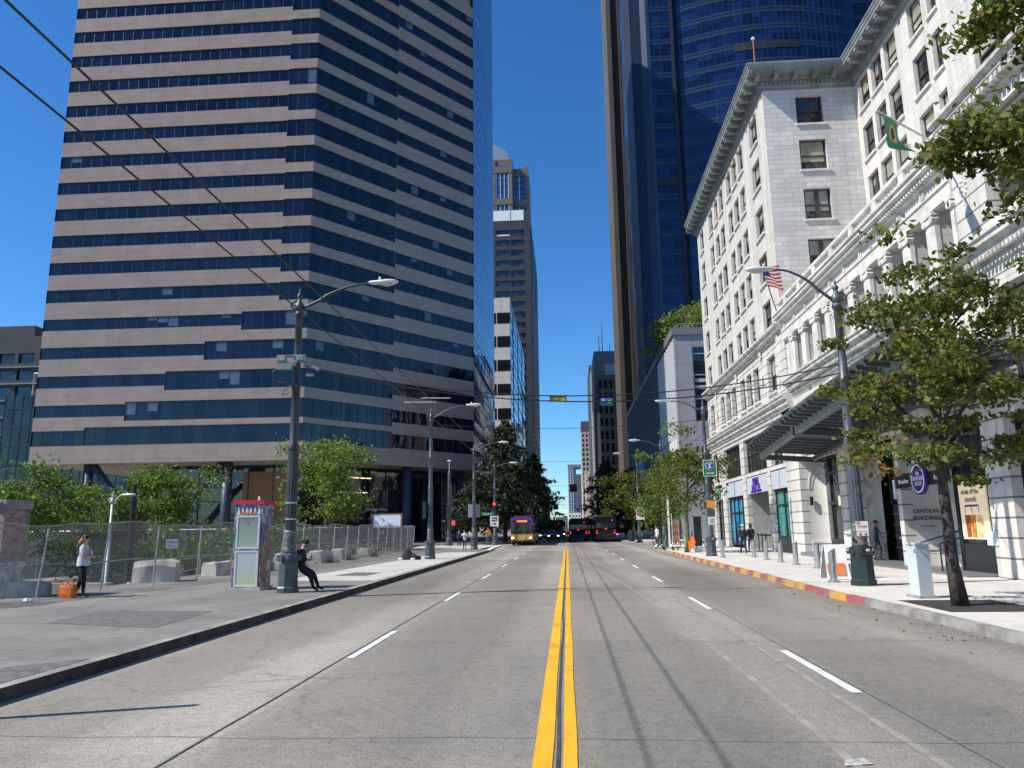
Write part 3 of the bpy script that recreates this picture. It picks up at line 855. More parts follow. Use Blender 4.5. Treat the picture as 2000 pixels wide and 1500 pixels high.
# ------------------------------------------------------------------ far right street wall
def windows_grid(mb_, axis, c, u0, u1, z0, z1, nu, nz, wu, wz, m=0, off=-.06):
    for i in range(nu):
        for j in range(nz):
            u = u0+(u1-u0)*(i+.5)/nu; z = z0+(z1-z0)*(j+.5)/nz
            if axis == 'y': mb_.quad((u-wu/2, c+off, z-wz/2), (u+wu/2, c+off, z-wz/2), (u+wu/2, c+off, z+wz/2), (u-wu/2, c+off, z+wz/2), m)
            else: mb_.quad((c+off, u-wu/2, z-wz/2), (c+off, u+wu/2, z-wz/2), (c+off, u+wu/2, z+wz/2), (c+off, u-wu/2, z+wz/2), m)
def block_building(name, label, x0, x1, y0, y1, zt, wallm, winm, nx, ny, nz, wu, wz, z0=4, roof=None, extra=None):
    t = thing(name, label, 'building', ((x0+x1)/2, (y0+y1)/2, 0))
    b_ = MB()
    hs = []
    for i in range(nx):
        u = x0+(x1-x0)*(i+.5)/nx
        for j in range(nz):
            z = z0+(zt-1.5-z0)*(j+.5)/nz
            hs.append((u-wu/2, u+wu/2, z-wz/2, z+wz/2))
    wall_holes(b_, 'y', y0, x0, x1, 0, zt, hs, .3, 0)
    side = x1 if (x0+x1) < 0 else x0; sg = -1 if side == x1 else 1
    hs2 = []
    for i in range(ny):
        u = y0+(y1-y0)*(i+.5)/ny
        for j in range(nz):
            z = z0+(zt-1.5-z0)*(j+.5)/nz
            hs2.append((u-wu/2, u+wu/2, z-wz/2, z+wz/2))
    wall_holes(b_, 'x', side, y0, y1, 0, zt, hs2, .3, 0, 0, sg)
    b_.quad((x0, y1, 0), (x1, y1, 0), (x1, y1, zt), (x0, y1, zt))
    oth = x0 if side == x1 else x1
    b_.quad((oth, y0, 0), (oth, y1, 0), (oth, y1, zt), (oth, y0, zt))
    b_.quad((x0, y0, zt), (x1, y0, zt), (x1, y1, zt), (x0, y1, zt))
    b_.build('wall', wallm, t)
    # one pane mesh per storey
    for j in range(nz):
        z = z0+(zt-1.5-z0)*(j+.5)/nz; g = MB()
        g.quad((x0+.1, y0+.29, z-wz/2), (x1-.1, y0+.29, z-wz/2), (x1-.1, y0+.29, z+wz/2), (x0+.1, y0+.29, z+wz/2))
        xx = side+.29*sg
        g.quad((xx, y0+.3, z-wz/2), (xx, y1-.1, z-wz/2), (xx, y1-.1, z+wz/2), (xx, y0+.3, z+wz/2))
        g.build('window_row', winm, t)
    return t
M_FDW = glassmat('far dark window', (.012, .014, .02), .1, .5, 0, 1, .4)
M_BRN = brickmat('dark brown masonry', (.085, .072, .06), (.10, .085, .07), (.05, .042, .035), 2.5, 1.2, .03, .7)
M_GRYS = mat('grey concrete slab', (.19, .19, .20), .7, 0, .15, .3)
M_TANW = mat('tan concrete grid', (.36, .29, .245), .7, 0, .1, .3)
b1 = block_building('brown_office_block', 'dark brown masonry office block with paired windows beside the bronze tower', 14.4, 30, 316, 334, 65.5, M_BRN, M_FDW, 7, 6, 11, 1.25, 3.6, 5)
p = MB(); p.box(13.6, 14.9, 314.8, 316.4, 0, 49); p.build('pale_pier', mat('pale stone edge', (.42, .35, .27), .7, 0, .2, .2), b1)
p = MB(); p.box(18, 26, 320, 330, 65.5, 71); p.build('roof_plant', mat('pale plant screen', (.4, .4, .4), .7), b1)
t = thing('slab_tower', 'plain grey slab tower with rooftop aerials far along the right side', 'tower', (20, 380, 0))
p = MB(); p.box(14.2, 40, 340, 400, 0, 81.5); p.build('shaft', M_GRYS, t)
p = MB(); p.box(14.0, 15, 400, 440, 0, 88); p.box(13.8, 14.4, 341, 345, 0, 60, 1); p.build('street_face', [mat('dark street face', (.045, .04, .042), .6), mat('copper edge', (.30, .16, .09), .6)], t)
for (x, h) in ((17, 12), (18.5, 22), (22, 7), (25, 27)):
    p = MB(); p.tube([(x, 345, 81.5), (x, 345, 81.5+h*.75)], [.25, .1], 5); p.build('aerial', M_GRYS, t)
block_building('grid_tower', 'tan concrete tower with a grid of small square windows in the distance', 15.6, 40, 720, 750, 92, M_TANW, M_FDW, 7, 8, 19, 1.9, 2.6, 4)
p = MB(); p.box(15.6, 40, 720.2, 750, 92.02, 102); p.build('crown', mat('dark crown screen', (.06, .065, .08), .5), bpy.data.objects['grid_tower'])
p = MB(); p.box(17.5, 24, 690, 718, 0, 52); tt = thing('stone_block', 'cream stone block in front of the tan grid tower', 'building', (20, 700, 0)); p.build('wall', mat('cream stone', (.45, .36, .26), .7, 0, .15, .1), tt)
p = MB(); windows_grid(p, 'y', 690, 20, 24, 2, 50, 1, 12, 1.6, 2.4, 0); p.build('windows', M_FDW, tt)
ct = thing('condominium_tower', 'slim white and blue glass condominium tower at the end of the street', 'apartment tower', (10, 915, 0))
p = MB(); p.box(2.6, 12.0, 900, 930, 0, 74); p.build('glass_front', glassmat('condo glass', (.10, .15, .24), .08, .7, 0, 1, .4, (2.4, 3.0)), ct)
p = MB()
for k in range(24): p.box(2.2, 8.2, 899.2, 900.0, 2+k*3, 2.6+k*3)
for x in (2.3, 5.0, 8.0): p.box(x, x+.6, 899.3, 900.1, 0, 72)
p.build('balcony_slabs', mat('white balcony slab', (.62, .6, .58), .6), ct)
p = MB(); p.box(12.0, 18.0, 899.6, 930, 0, 64); p.build('brown_side', mat('plum cladding', (.13, .10, .12), .6), ct)
p = MB(); p.box(2.2, 18, 899, 931, 72, 75.5); p.build('roof_cap', mat('grey roof cap', (.2, .2, .22), .6), ct)
block_building('white_lowrise', 'small white low-rise at the end of the street beneath the condominium', 1.6, 15, 820, 850, 17.5, mat('white stucco', (.72, .7, .68), .7), M_FDW, 4, 3, 3, 1.6, 2.0, 4)
block_building('street_end_block', 'grey block closing the street end behind the queue of buses', -14, 1, 960, 990, 15.5, mat('grey far block', (.22, .22, .23), .7), M_FDW, 6, 3, 3, 1.5, 2, 3)

# ------------------------------------------------------------------ far left street wall
M_PANEL = brickmat('pale grey panel', (.66, .65, .63), (.69, .68, .66), (.25, .24, .23), 2.6, 1.6, .02, .5, 0, .1)
wb = thing('banded_office_block', 'grey and white banded office block with black windows beyond the striped tower', 'office block', (-25, 220, 0))
p = MB(); p.box(-45, -13.6, 190, 262, 0, 61.5); p.build('wall', M_PANEL, wb)
for k in range(9):
    g = MB(); z = 54.5-k*6.35
    for (a, b) in ((-45, -17.3), (-17.0, -13.62)): g.quad((a, 189.95, z), (b, 189.95, z), (b, 189.95, z+2.9), (a, 189.95, z+2.9))
    g.build('ribbon_window', M_BLK, wb)
g = MB(); g.quad((-13.55, 190.3, 5), (-13.55, 262, 5), (-13.55, 262, 60), (-13.55, 190.3, 60), 0)
for k in range(18): g.box(-13.56, -13.5, 190.3, 262, 5+k*3.2, 5.22+k*3.2, 1)
for k in range(4): g.box(-13.56, -13.45, 200+k*20, 200.6+k*20, 5, 60, 1)
g.build('glass_flank', [M_CURT, M_CURT2], wb)
M_DKT = mat('dark grey tower panel', (.045, .047, .052), .5, .1, .1, .2)
dt = thing('dark_office_tower', 'dark grey ribbed office tower with a white screen on its roof edge', 'office tower', (-30, 320, 0))
p = MB(); hs = []
for k in range(24):
    z = 118-k*4.3
    hs += [(-26, -20.3, z, z+2.5), (-19.9, -14.3, z, z+2.5)]
wall_holes(p, 'y', 287, -50, -12.0, 0, 128.5, hs, .5, 0)
p.quad((-12, 287, 0), (-12, 360, 0), (-12, 360, 128.5), (-12, 287, 128.5)); p.quad((-50, 287, 128.5), (-12, 287, 128.5), (-12, 360, 128.5), (-50, 360, 128.5))
p.build('wall', M_DKT, dt)
for k in range(24):
    z = 118-k*4.3; g = MB(); g.quad((-26, 287.45, z), (-14.3, 287.45, z), (-14.3, 287.45, z+2.5), (-26, 287.45, z+2.5))
    if k == 0: g.quad((-26, 287.3, z-.2), (-19.8, 287.3, z-.2), (-19.8, 287.3, z+.7), (-26, 287.3, z+.7), 1)
    g.build('window_row', [glassmat('grey blue far glass', (.03, .036, .06), .1, .6, 0, 1, .5, (1.3, 4.3)), M_KERBW], dt)
p = MB(); p.box(-28, -19.9, 286.9, 290, 124.5, 128.9); p.box(-19.6, -14.5, 286.9, 290, 124.5, 128.9); p.build('roof_screen', mat('white roof screen', (.8, .8, .82), .6), dt)
p = MB()
p.quad((-11.95, 290, 4), (-11.95, 359, 4), (-11.95, 359, 124), (-11.95, 290, 124), 0)
for k in range(60): p.box(-11.96, -11.75, 290, 359, 4+k*2, 4.9+k*2, 1)
p.build('louvred_flank', [M_CURT, mat('dark flank bar', (.02, .024, .04), .4, .2, 0)], dt)
p = MB(); p.box(-13.2, -11.6, 330, 333, 100, 108); p.build('maintenance_cradle', M_DKT, dt)
M_TAN = mat('tan granite', (.15, .122, .10), .6, 0, .12, .15)
tt = thing('stepped_tower', 'tan stone skyscraper with blue glass bays and a vaulted glass crown far behind', 'skyscraper', (-32, 450, 0))
p = MB(); p.box(-60, -28.3, 430, 470, 0, 226); p.box(-28.3, -18.6, 434, 466, 0, 221.5)
for (a, b, y) in ((-30.4, -28.3, 429.4), (-60, -38.6, 429.4), (-20.5, -18.5, 433.5)):
    p.box(a, b, y, y+2, 0, 226 if y < 430 else 223)
for z in (163, 196, 217): p.box(-60, -28.2, 429.2, 431, z, z+4)
for z in (196, 216): p.box(-28.3, -18.5, 433.2, 435, z, z+4.5)
p.build('wall', M_TAN, tt)
p = MB(); p.quad((-38.6, 429.9, 100), (-30.4, 429.9, 100), (-30.4, 429.9, 222), (-38.6, 429.9, 222)); p.quad((-28.0, 433.9, 100), (-20.5, 433.9, 100), (-20.5, 433.9, 218), (-28.0, 433.9, 218))
for k in range(4): p.box(-38.4+k*2.5, -38+k*2.5, 429.6, 429.9, 100, 217, 1)
p.box(-24.5, -24, 433.6, 433.9, 100, 216, 1)
for k in range(30): p.box(-38.6, -30.4, 429.75, 429.92, 100+k*4, 100.35+k*4, 2); p.box(-28, -20.5, 433.75, 433.92, 100+k*4, 100.35+k*4, 2)
p.build('glass_bay', [glassmat('bright blue bay glass', (.02, .08, .24), .05, .8, 0, 1, .3, (2.5, 4)), mat('pale mullion', (.6, .55, .6), .5), M_CURT2], tt)
p = MB()
pr = [(-60, 226)]+[(-44+14*math.cos(R_(a)), 226+11*math.sin(R_(a))) for a in range(100, -1, -10)]
p.extr([(x, 431, z) for x, z in pr], (0, 36, 0)); p.build('vaulted_crown', mat('pale green metal vault', (.30, .36, .38), .4, .4), tt)
pb = block_building('brick_far_block', 'pinkish brick block part hidden by the conifer on the left', -30, -10.8, 470, 500, 27, mat('pink brick', (.33, .22, .2), .8), M_FDW, 6, 6, 6, 1.7, 2.4, 3)
cr = thing('tower_crane', 'pale tower crane mast rising above the dark conifer', 'crane', (-18, 620, 0))
p = MB()
for s_ in (-.8, .8):
    for q in (-.8, .8): p.tube([(-16.5+s_, 620+q, 0), (-16.5+s_*.3, 620+q*.3, 60)], .14, 4)
for k in range(20):
    f = 1-.035*k; p.tube([(-16.5-.8*f, 619.2, k*3), (-16.5+.8*f, 619.2, k*3+3)], .1, 4); p.tube([(-16.5+.8*f, 619.2, k*3), (-16.5-.8*f, 619.2, k*3+3)], .1, 4)
p.build('mast', mat('pale crane paint', (.6, .58, .6), .6), cr)
# left background blocks beyond the lot
M_DKG = mat('dark block frame', (.026, .028, .033), .5, 0, .2, .4)
lb = thing('dark_apartment_block', 'dark glass apartment block at the far left edge behind the trees', 'building', (-115, 155, -4))
p = MB(); hs = []
for k in range(12):
    for j in range(10): hs.append((-146+j*4.1, -142.6+j*4.1, -2+k*3.4, .1+k*3.4))
wall_holes(p, 'y', 140, -150, -104.5, -4, 41, hs, .5, 0); p.quad((-104.5, 140, -4), (-104.5, 175, -4), (-104.5, 175, 41), (-104.5, 140, 41)); p.quad((-150, 140, 41), (-104.5, 140, 41), (-104.5, 175, 41), (-150, 175, 41))
p.box(-150, -107, 141, 170, 41, 43.5); p.build('wall', M_DKG, lb)
for k in range(12):
    g = MB(); z = -2+k*3.4; g.quad((-149, 140.45, z), (-105, 140.45, z), (-105, 140.45, z+2.1), (-149, 140.45, z+2.1)); g.build('window_row', glassmat('dark apartment glass', (.03, .036, .05), .06, .6, 0, 1, .8, (2, 3.4)), lb)
for k in range(12):
    g = MB(); z = -2.9+k*3.4; g.box(-150, -104.3, 139.6, 140.0, z, z+.25); g.build('slab_edge', mat('grey slab edge', (.2, .2, .2), .7), lb)
gl = thing('green_glass_block', 'low greenish glass block between the dark apartments and the striped tower', 'building', (-88, 128, -4))
p = MB(); p.box(-95, -72, 120, 145, -4, 25); p.build('glazing', glassmat('greenish glass', (.015, .028, .028), .06, .45, .03, .5, .5, (1.6, 3)), gl)
p = MB()
for k in range(9): p.box(-95.1, -71.9, 119.9, 120.05, -3+k*3.2, -2.75+k*3.2)
for k in range(15): p.box(-95+k*1.6, -94.9+k*1.6, 119.92, 120.04, -4, 25)
p.build('mullions', M_MULL, gl)
p = MB(); p.tube([(-91, 121, 25), (-91, 121, 29), (-86, 121, 29)], .12, 6); p.build('davit', M_GFRM, gl)
# ------------------------------------------------------------------ white terracotta building on the right
M_TERR = brickmat('white terracotta ashlar', (.70, .68, .635), (.66, .64, .60), (.47, .45, .41), 1.0, .36, .010, .35, .5, .15, .5, .12, nscale=1.4, streak=.16)
M_TERS = brickmat('court wall ashlar', (.70, .69, .665), (.56, .555, .54), (.32, .31, .30), .82, .30, .010, .35, .5, .2, .5, .1, .2, streak=.1)
M_RUST = brickmat('rusticated terracotta', (.68, .66, .615), (.63, .61, .57), (.2, .195, .185), 30, .56, .028, .4, .5, .8, .5, .12, streak=.18)
M_TRIM = mat('terracotta trim', (.62, .60, .56), .45, 0, .16, 1.5)
M_TRIMS = mat('weathered terracotta trim', (.50, .485, .45), .5, 0, .3, 2.2)
M_CORN = mat('verdigris grey cornice', (.21, .24, .24), .6, 0, .18, 1.2)
M_STONEC = mat('smooth buff stone', (.56, .54, .49), .55, 0, .08, .8)
M_SASH = mat('dark bronze sash', (.045, .038, .034), .5, 0, .2, 3)
M_PANE = glassmat('old window pane', (.02, .026, .028), .04, .7, .12, 1.2, .6)
M_BLIND = mat('cream blind behind glass', (.30, .30, .22), .12, 0, .25, .8, spec=.8)
M_BLIND2 = mat('grey blind behind glass', (.22, .235, .22), .1, 0, .2, .8, spec=.8)
M_SHOP = glassmat('shop glass', (.02, .025, .028), .04, .7, .02, 1, .5)
M_TEAL = mat('teal window film', (.05, .20, .20), .1, 0, .3, .5, spec=.7, stretch=(1, 3, .5))
M_BLUEF = mat('bright blue window film', (.03, .22, .38), .12, 0, .4, .4, spec=.7)
M_BLKF = mat('black storefront metal', (.03, .034, .038), .4, .3, .1)
XF, XB, YW, YE, YN = 12.4, 17.8, 42.3, 65.5, 10.0
cb = thing('terracotta_building', 'white terracotta office building with a deep bracketed cornice and recessed court on the right', 'office building', (16, 42, .15))
ROWS = [(25.2, 27.1), (22.25, 24.15), (19.2, 21.05), (16.15, 18.0), (13.3, 15.0)]
SING = [(44.1, 45.9), (62.7, 64.3)]
TRIP = [(47.95, 49.35), (49.85, 51.25), (51.75, 53.15), (54.55, 55.95), (56.5, 57.9), (58.65, 60.05)]
NOTX = bpy.data.meshes
_win_cache = {}
def window_unit(w_, h, style):
    """double-hung sash facing -x, origin at the opening's lower left corner (u along +y)"""
    key = (round(w_, 2), round(h, 2), style)
    if key in _win_cache: return _win_cache[key]
    fr = MB(); t = .075; hm = h*.48
    fr.box(0, .09, 0, t, 0, h); fr.box(0, .09, w_-t, w_, 0, h); fr.box(0, .09, t, w_-t, 0, t); fr.box(0, .09, t, w_-t, h-t, h)
    fr.box(-.02, .07, t, w_-t, hm-.045, hm+.045)
    fr.box(.03, .08, t, t+.05, t, h-t); fr.box(.03, .08, w_-t-.05, w_-t, t, h-t)
    if style.endswith('2'):
        fr.box(-.03, .08, w_/2-.12, w_/2+.12, t, h-t)
    pn = MB()
    pn.quad((.06, t, t), (.06, t, hm), (.06, w_-t, hm), (.06, w_-t, t), 0)
    pn.quad((.03, t, hm), (.03, t, h-t), (.03, w_-t, h-t), (.03, w_-t, hm), 0)
    if style[0] in 'bcd':
        zb_ = {'b': hm+.05, 'c': h*.70, 'd': h*.3}[style[0]]
        pn.quad((.022, t+.05, zb_), (.022, t+.05, h-t), (.022, w_-t-.05, h-t), (.022, w_-t-.05, zb_), 1 if style[1] == '1' else 2)
    a = bpy.data.meshes.new('window'); a.from_pydata(fr.v, [], fr.f); a.materials.append(M_SASH)
    b = bpy.data.meshes.new('pane'); b.from_pydata(pn.v, [], pn.f)
    for x in (M_PANE, M_BLIND, M_BLIND2): b.materials.append(x)
    b.polygons.foreach_set('material_index', pn.m)
    _win_cache[key] = (a, b); return a, b
org = origin_of(cb)
def add_window(axis, c, u0, u1, z0, z1, depth, style=None, sill=.12):
    style = style or rng.choice(['a1', 'b1', 'b2', 'c1', 'b1', 'c2', 'd1'])
    ma, mb_ = window_unit(u1-u0, z1-z0, style)
    o = bpy.data.objects.new('window', ma); link(o); o.parent = cb
    if axis == 'x': o.location = Vector((c+depth-.1, u0, z0))-org
    else:
        o.location = Vector((u1, c+depth-.1, z0))-org; o.rotation_euler = (0, 0, PI/2)
    p = bpy.data.objects.new('pane', mb_); link(p); p.parent = o
    if sill:
        s = MB(); L = u1-u0
        s.box(-depth-sill+.1, .1, -.1, L+.1, -.13, -.003)
        s.build('sill', M_TRIM, None, local=True).parent = o

# --- upper wing, street face and court faces
wl = MB()
holes = []
for (a, b) in ROWS:
    for (y0, y1) in SING+TRIP: holes.append((y0, y1, a, b))
wall_holes(wl, 'x', XF, YW, YE, 12.95, 27.75, holes, .3, 0)
SOUTH = [(14.3, 15.85, a, b) for a, b in ((25.2, 27.0), (22.25, 24.15), (19.15, 21.05), (16.05, 17.95))]
wall_holes(wl, 'y', YW, XF, XB, 12.95, 27.75, SOUTH, .3, 1)
BACK = []
BCOLS = [(40.35, 41.75), (38.55, 39.95), (36.75, 38.15), (33.9, 35.3), (32.55, 33.35)]
BROWS = [(25.4, 27.4), (22.35, 24.4), (19.25, 21.3), (16.1, 18.15)]
for (a, b) in BROWS:
    for (y0, y1) in BCOLS: BACK.append((y0, y1, a, b))
BIG = [(27.4, 30.2, a, b) for a, b in ((19.6, 22.6), (15.2, 18.2), (24.2, 27.2))]
BACK += BIG + [(22.4, 25.6, a, b) for a, b in ((19.6, 22.6), (24.2, 27.2))]
wall_holes(wl, 'x', XB, YN, YW, 12.9, 27.75, BACK, .3, 0)
wl.quad((XF, YE, 0), (40, YE, 0), (40, YE, 28), (XF, YE, 28)); wl.quad((XF, YW, 28.7), (XF, YE, 28.7), (40, YE, 28.7), (40, YW, 28.7))
wl.quad((XB, YN, 28.7), (XB, YW, 28.7), (40, YW, 28.7), (40, YN, 28.7)); wl.quad((XF, YN, 12.95), (XF, YW, 12.95), (XB, YW, 12.95), (XB, YN, 12.95))
wl.quad((40, YN, 0), (40, YE, 0), (40, YE, 28.7), (40, YN, 28.7)); wl.quad((XF, YN, 0), (40, YN, 0), (40, YN, 28.7), (XF, YN, 28.7))
wl.build('wall', [M_TERR, M_TERS], cb)
for (y0, y1, a, b) in holes: add_window('x', XF, y0, y1, a, b, .3)
for i, (x0, x1, a, b) in enumerate(SOUTH): add_window('y', YW, x0, x1, a, b, .3, ('a1', 'd1', 'd2', 'b2')[i], .1)
for (y0, y1, a, b) in BACK:
    if b > 15: add_window('x', XB, y0, y1, a, b, .3, None if y1-y0 < 2 else 'b12')
# shared thin sills under the triple groups are the windows' own; blind joints give the piers
# --- main cornice with modillions and dentils
co = MB(); path = [(XF, YE+.3), (XF, YW), (XB, YW), (XB, YN)]
prof = [(0, 27.45), (.06, 27.45), (.06, 27.62), (.14, 27.66), (.14, 28.0), (.24, 28.02), (.24, 28.26), (.92, 28.26), (.92, 28.44), (.97, 28.46), (1.0, 28.58), (1.06, 28.64), (1.06, 28.72), (0, 28.78)]
sweep(co, path, prof, 0, -1)
def along(a, b, step, margin=.3):
    L = math.hypot(b[0]-a[0], b[1]-a[1]); n = max(1, int((L-2*margin)/step))
    return [((a[0]+(b[0]-a[0])*(margin+(L-2*margin)*k/n)/L), (a[1]+(b[1]-a[1])*(margin+(L-2*margin)*k/n)/L)) for k in range(n+1)]
for (x, y) in along(path[0], path[1], .95, .0): 
    co.box(x-.88, x-.2, y-.14, y+.14, 28.06, 28.255); co.box(x-.8, x-.2, y-.12, y+.12, 27.93, 28.06)
for (x, y) in along((XF-.5, YW), (XB-1.2, YW), 1.0, .1): co.box(x-.14, x+.14, y-.88, y-.2, 28.06, 28.255); co.box(x-.12, x+.12, y-.8, y-.2, 27.93, 28.06)
for (x, y) in along((XB, YW-1.5), path[3], .95, .2): co.box(x-.88, x-.2, y-.14, y+.14, 28.06, 28.255); co.box(x-.8, x-.2, y-.12, y+.12, 27.93, 28.06)
for (x, y) in along(path[0], path[1], .24, .0): co.box(x-.24, x-.13, y-.065, y+.065, 27.7, 27.9)
for (x, y) in along((XF-.1, YW), (XB-.3, YW), .24, .1): co.box(x-.065, x+.065, y-.24, y-.13, 27.7, 27.9)
for (x, y) in along((XB, YW-.4), (XB, YN), .24, .1): co.box(x-.24, x-.13, y-.065, y+.065, 27.7, 27.9)
co.build('cornice', M_CORN, cb)

# --- middle belt course on the wing and second cornice right along the front
bl = MB()
sweep(bl, [(XF, YE), (XF, YW-.2)], [(0, 12.35), (.1, 12.4), (.1, 12.5), (.34, 12.56), (.34, 12.72), (.5, 12.78), (.5, 12.92), (0, 13.0)], 0, -1)
c2 = [(0, 7.75), (.1, 7.78), (.1, 7.98), (.2, 8.02), (.2, 8.12), (.34, 8.2), (.34, 8.42), (.52, 8.5), (.52, 8.62), (.6, 8.66), (.6, 8.76), (0, 8.86)]
sweep(bl, [(XF, YE), (XF, YW-1.0)], c2, 0, -1)
c3 = [(0, 8.72), (.08, 8.76), (.08, 8.96), (.3, 9.06), (.3, 9.2), (.48, 9.28), (.48, 9.42), (.55, 9.46), (.55, 9.58), (0, 9.66)]
sweep(bl, [(XF, YW-1.0), (XF, 22.9)], [(o, z-.12) for o, z in c3], 0, -1)
sweep(bl, [(XF-.12, 22.9), (XF-.12, YN)], [(o, z+.12) for o, z in c3], 0, -1)
dn = bl
y = 22.8
while y > YN: dn.box(XF-.5, XF-.36, y-.05, y+.05, 9.02, 9.14); y -= .19
y = 41
while y > 23: dn.box(XF-.38, XF-.26, y-.05, y+.05, 8.8, 8.92); y -= .19
bl.build('belt_course', M_TRIMS, cb)

# --- two rusticated lower storeys of the wing
lw = MB()
LOWH = [(a, b, 9.45, 11.65) for a, b in SING+TRIP] + [(47.6, 53.5, 5.2, 7.5), (54.7, 60.1, 5.2, 7.5), (44.1, 46.6, 5.2, 7.5), (62.6, 64.4, 5.2, 7.5),
        (47.75, 53.4, .15, 4.95), (43.5, 47.1, .15, 4.95), (54.5, 60.2, .15, 4.95), (61.6, 64.6, .15, 4.95)]
wall_holes(lw, 'x', XF, 43.3, YE, 0, 12.4, [h for h in LOWH if h[1] > 43.6], .35, 0)
wall_holes(lw, 'x', XF-.1, 41.75, 43.3, 0, 12.4, [], .3, 0)
lw.quad((XF-.1, 41.75, 0), (XF+.5, 41.75, 0), (XF+.5, 41.75, 12.4), (XF-.1, 41.75, 12.4)); lw.quad((XF-.1, 43.3, 0), (XF, 43.3, 0), (XF, 43.3, 12.4), (XF-.1, 43.3, 12.4))
lw.build('rusticated_base', M_RUST, cb)
for (a, b) in SING+TRIP: add_window('x', XF, a, b, 9.45, 11.65, .35)
def multi_window(y0, y1, z0, z1, nx_, depth=.35, film=None, name='shop_window', trans=.68, m=None):
    o = MB()
    for k in range(nx_+1):
        y = y0+(y1-y0)*k/nx_; o.box(XF+depth-.12, XF+depth-.02, max(y0, y-.05), min(y1, y+.05), z0, z1)
    for z in (z0+.04, z0+(z1-z0)*trans, z1-.04): o.box(XF+depth-.11, XF+depth-.025, y0, y1, z-.05, z+.05)
    f = o.build(name, M_SASH if film is None else M_BLKF, cb)
    g = MB(); g.quad((XF+depth-.03, y0, z0), (XF+depth-.03, y0, z1), (XF+depth-.03, y1, z1), (XF+depth-.03, y1, z0))
    g.build('pane', m or film or M_PANE, f)
    return f
multi_window(47.6, 53.5, 5.2, 7.5, 6, .35, None, 'mezzanine_window', .55); multi_window(54.7, 60.1, 5.2, 7.5, 6, .35, None, 'mezzanine_window', .55)
multi_window(44.1, 46.6, 5.2, 7.5, 2, .35, None, 'mezzanine_window', .55); multi_window(62.6, 64.4, 5.2, 7.5, 2, .35, None, 'mezzanine_window', .55)
multi_window(43.5, 47.1, 1.0, 3.75, 2, .35, M_TEAL); multi_window(54.5, 60.2, .3, 3.75, 4, .35, M_BLUEF); multi_window(61.6, 64.6, .3, 3.75, 2, .35, M_SHOP)
p = MB(); p.box(XF+.2, XF+.36, 43.5, 47.1, .15, 1.0); p.build('stall_riser', M_BLKF, cb)
# open porch with a pale side wall
p = MB()
p.quad((XF+.34, 47.75, .15), (XF+4, 47.75, .15), (XF+4, 47.75, 4.95), (XF+.34, 47.75, 4.95), 0)
p.quad((XF+.34, 53.4, .15), (XF+4, 53.4, .15), (XF+4, 53.4, 4.95), (XF+.34, 53.4, 4.95), 0)
p.quad((XF+4, 47.75, .15), (XF+4, 53.4, .15), (XF+4, 53.4, 4.95), (XF+4, 47.75, 4.95), 1)
p.quad((XF+.34, 47.75, 4.9), (XF+4, 47.75, 4.9), (XF+4, 53.4, 4.9), (XF+.34, 53.4, 4.9), 1)
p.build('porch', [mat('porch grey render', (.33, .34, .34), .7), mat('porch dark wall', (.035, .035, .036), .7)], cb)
M_SIGNP = mat('pale lilac sign panel', (.46, .50, .58), .4, 0, .06)
M_PURP = mat('purple sign paint', (.06, .02, .28), .5, 0, .25, 12)
for (y0, y1, nm) in ((43.5, 47.1, 2), (54.5, 57.3, 1), (57.5, 60.2, 1)):
    p = MB(); n = nm
    for k in range(n): p.box(XF+.05, XF+.12, y0+(y1-y0)*k/n+.06, y0+(y1-y0)*(k+1)/n-.06, 3.82, 4.88)
    p.box(XF+.12, XF+.2, y0, y1, 3.75, 4.95, 1)
    p.build('sign_panel', [M_SIGNP, M_BLKF], cb)
sg = thing('shop_sign', 'pale lilac shop sign with dripping purple capitals above the dark porch', 'shop sign', (XF, 50.5, 3.75))
p = MB(); p.box(XF+.05, XF+.13, 47.8, 53.35, 3.8, 4.9); p.box(XF+.13, XF+.2, 47.75, 53.4, 3.75, 4.95, 1); p.build('panel', [M_SIGNP, M_BLKF], sg)
p = MB()
text_mb(p, 'PRIME', .62, (XF+.03, 50.9, 4.55), (0, -1, 0), (0, 0, 1), 0, .03, bold=.02); text_mb(p, 'HEALTH', .60, (XF+.03, 50.9, 4.12), (0, -1, 0), (0, 0, 1), 0, .03, bold=.02)
p.build('lettering', M_PURP, sg)
p = MB()
for k in range(16): p.box(XF+.02, XF+.05, 49.5+k*.18, 49.56+k*.18, 3.86-rng.random()*.05, 4.0)
p.build('paint_drips', M_PURP, sg)
g2 = thing('green_shop_sign', 'small green shop sign over the farthest storefront of the white building', 'shop sign', (XF, 63, 3.8))
p = MB(); p.box(XF+.02, XF+.12, 61.7, 64.5, 3.8, 4.7); p.build('panel', M_SIGNP, g2); p = MB(); p.box(XF-.02, XF+.02, 62.2, 63.8, 3.9, 4.6); p.build('emblem', mat('sign green', (.03, .3, .1), .5), g2)

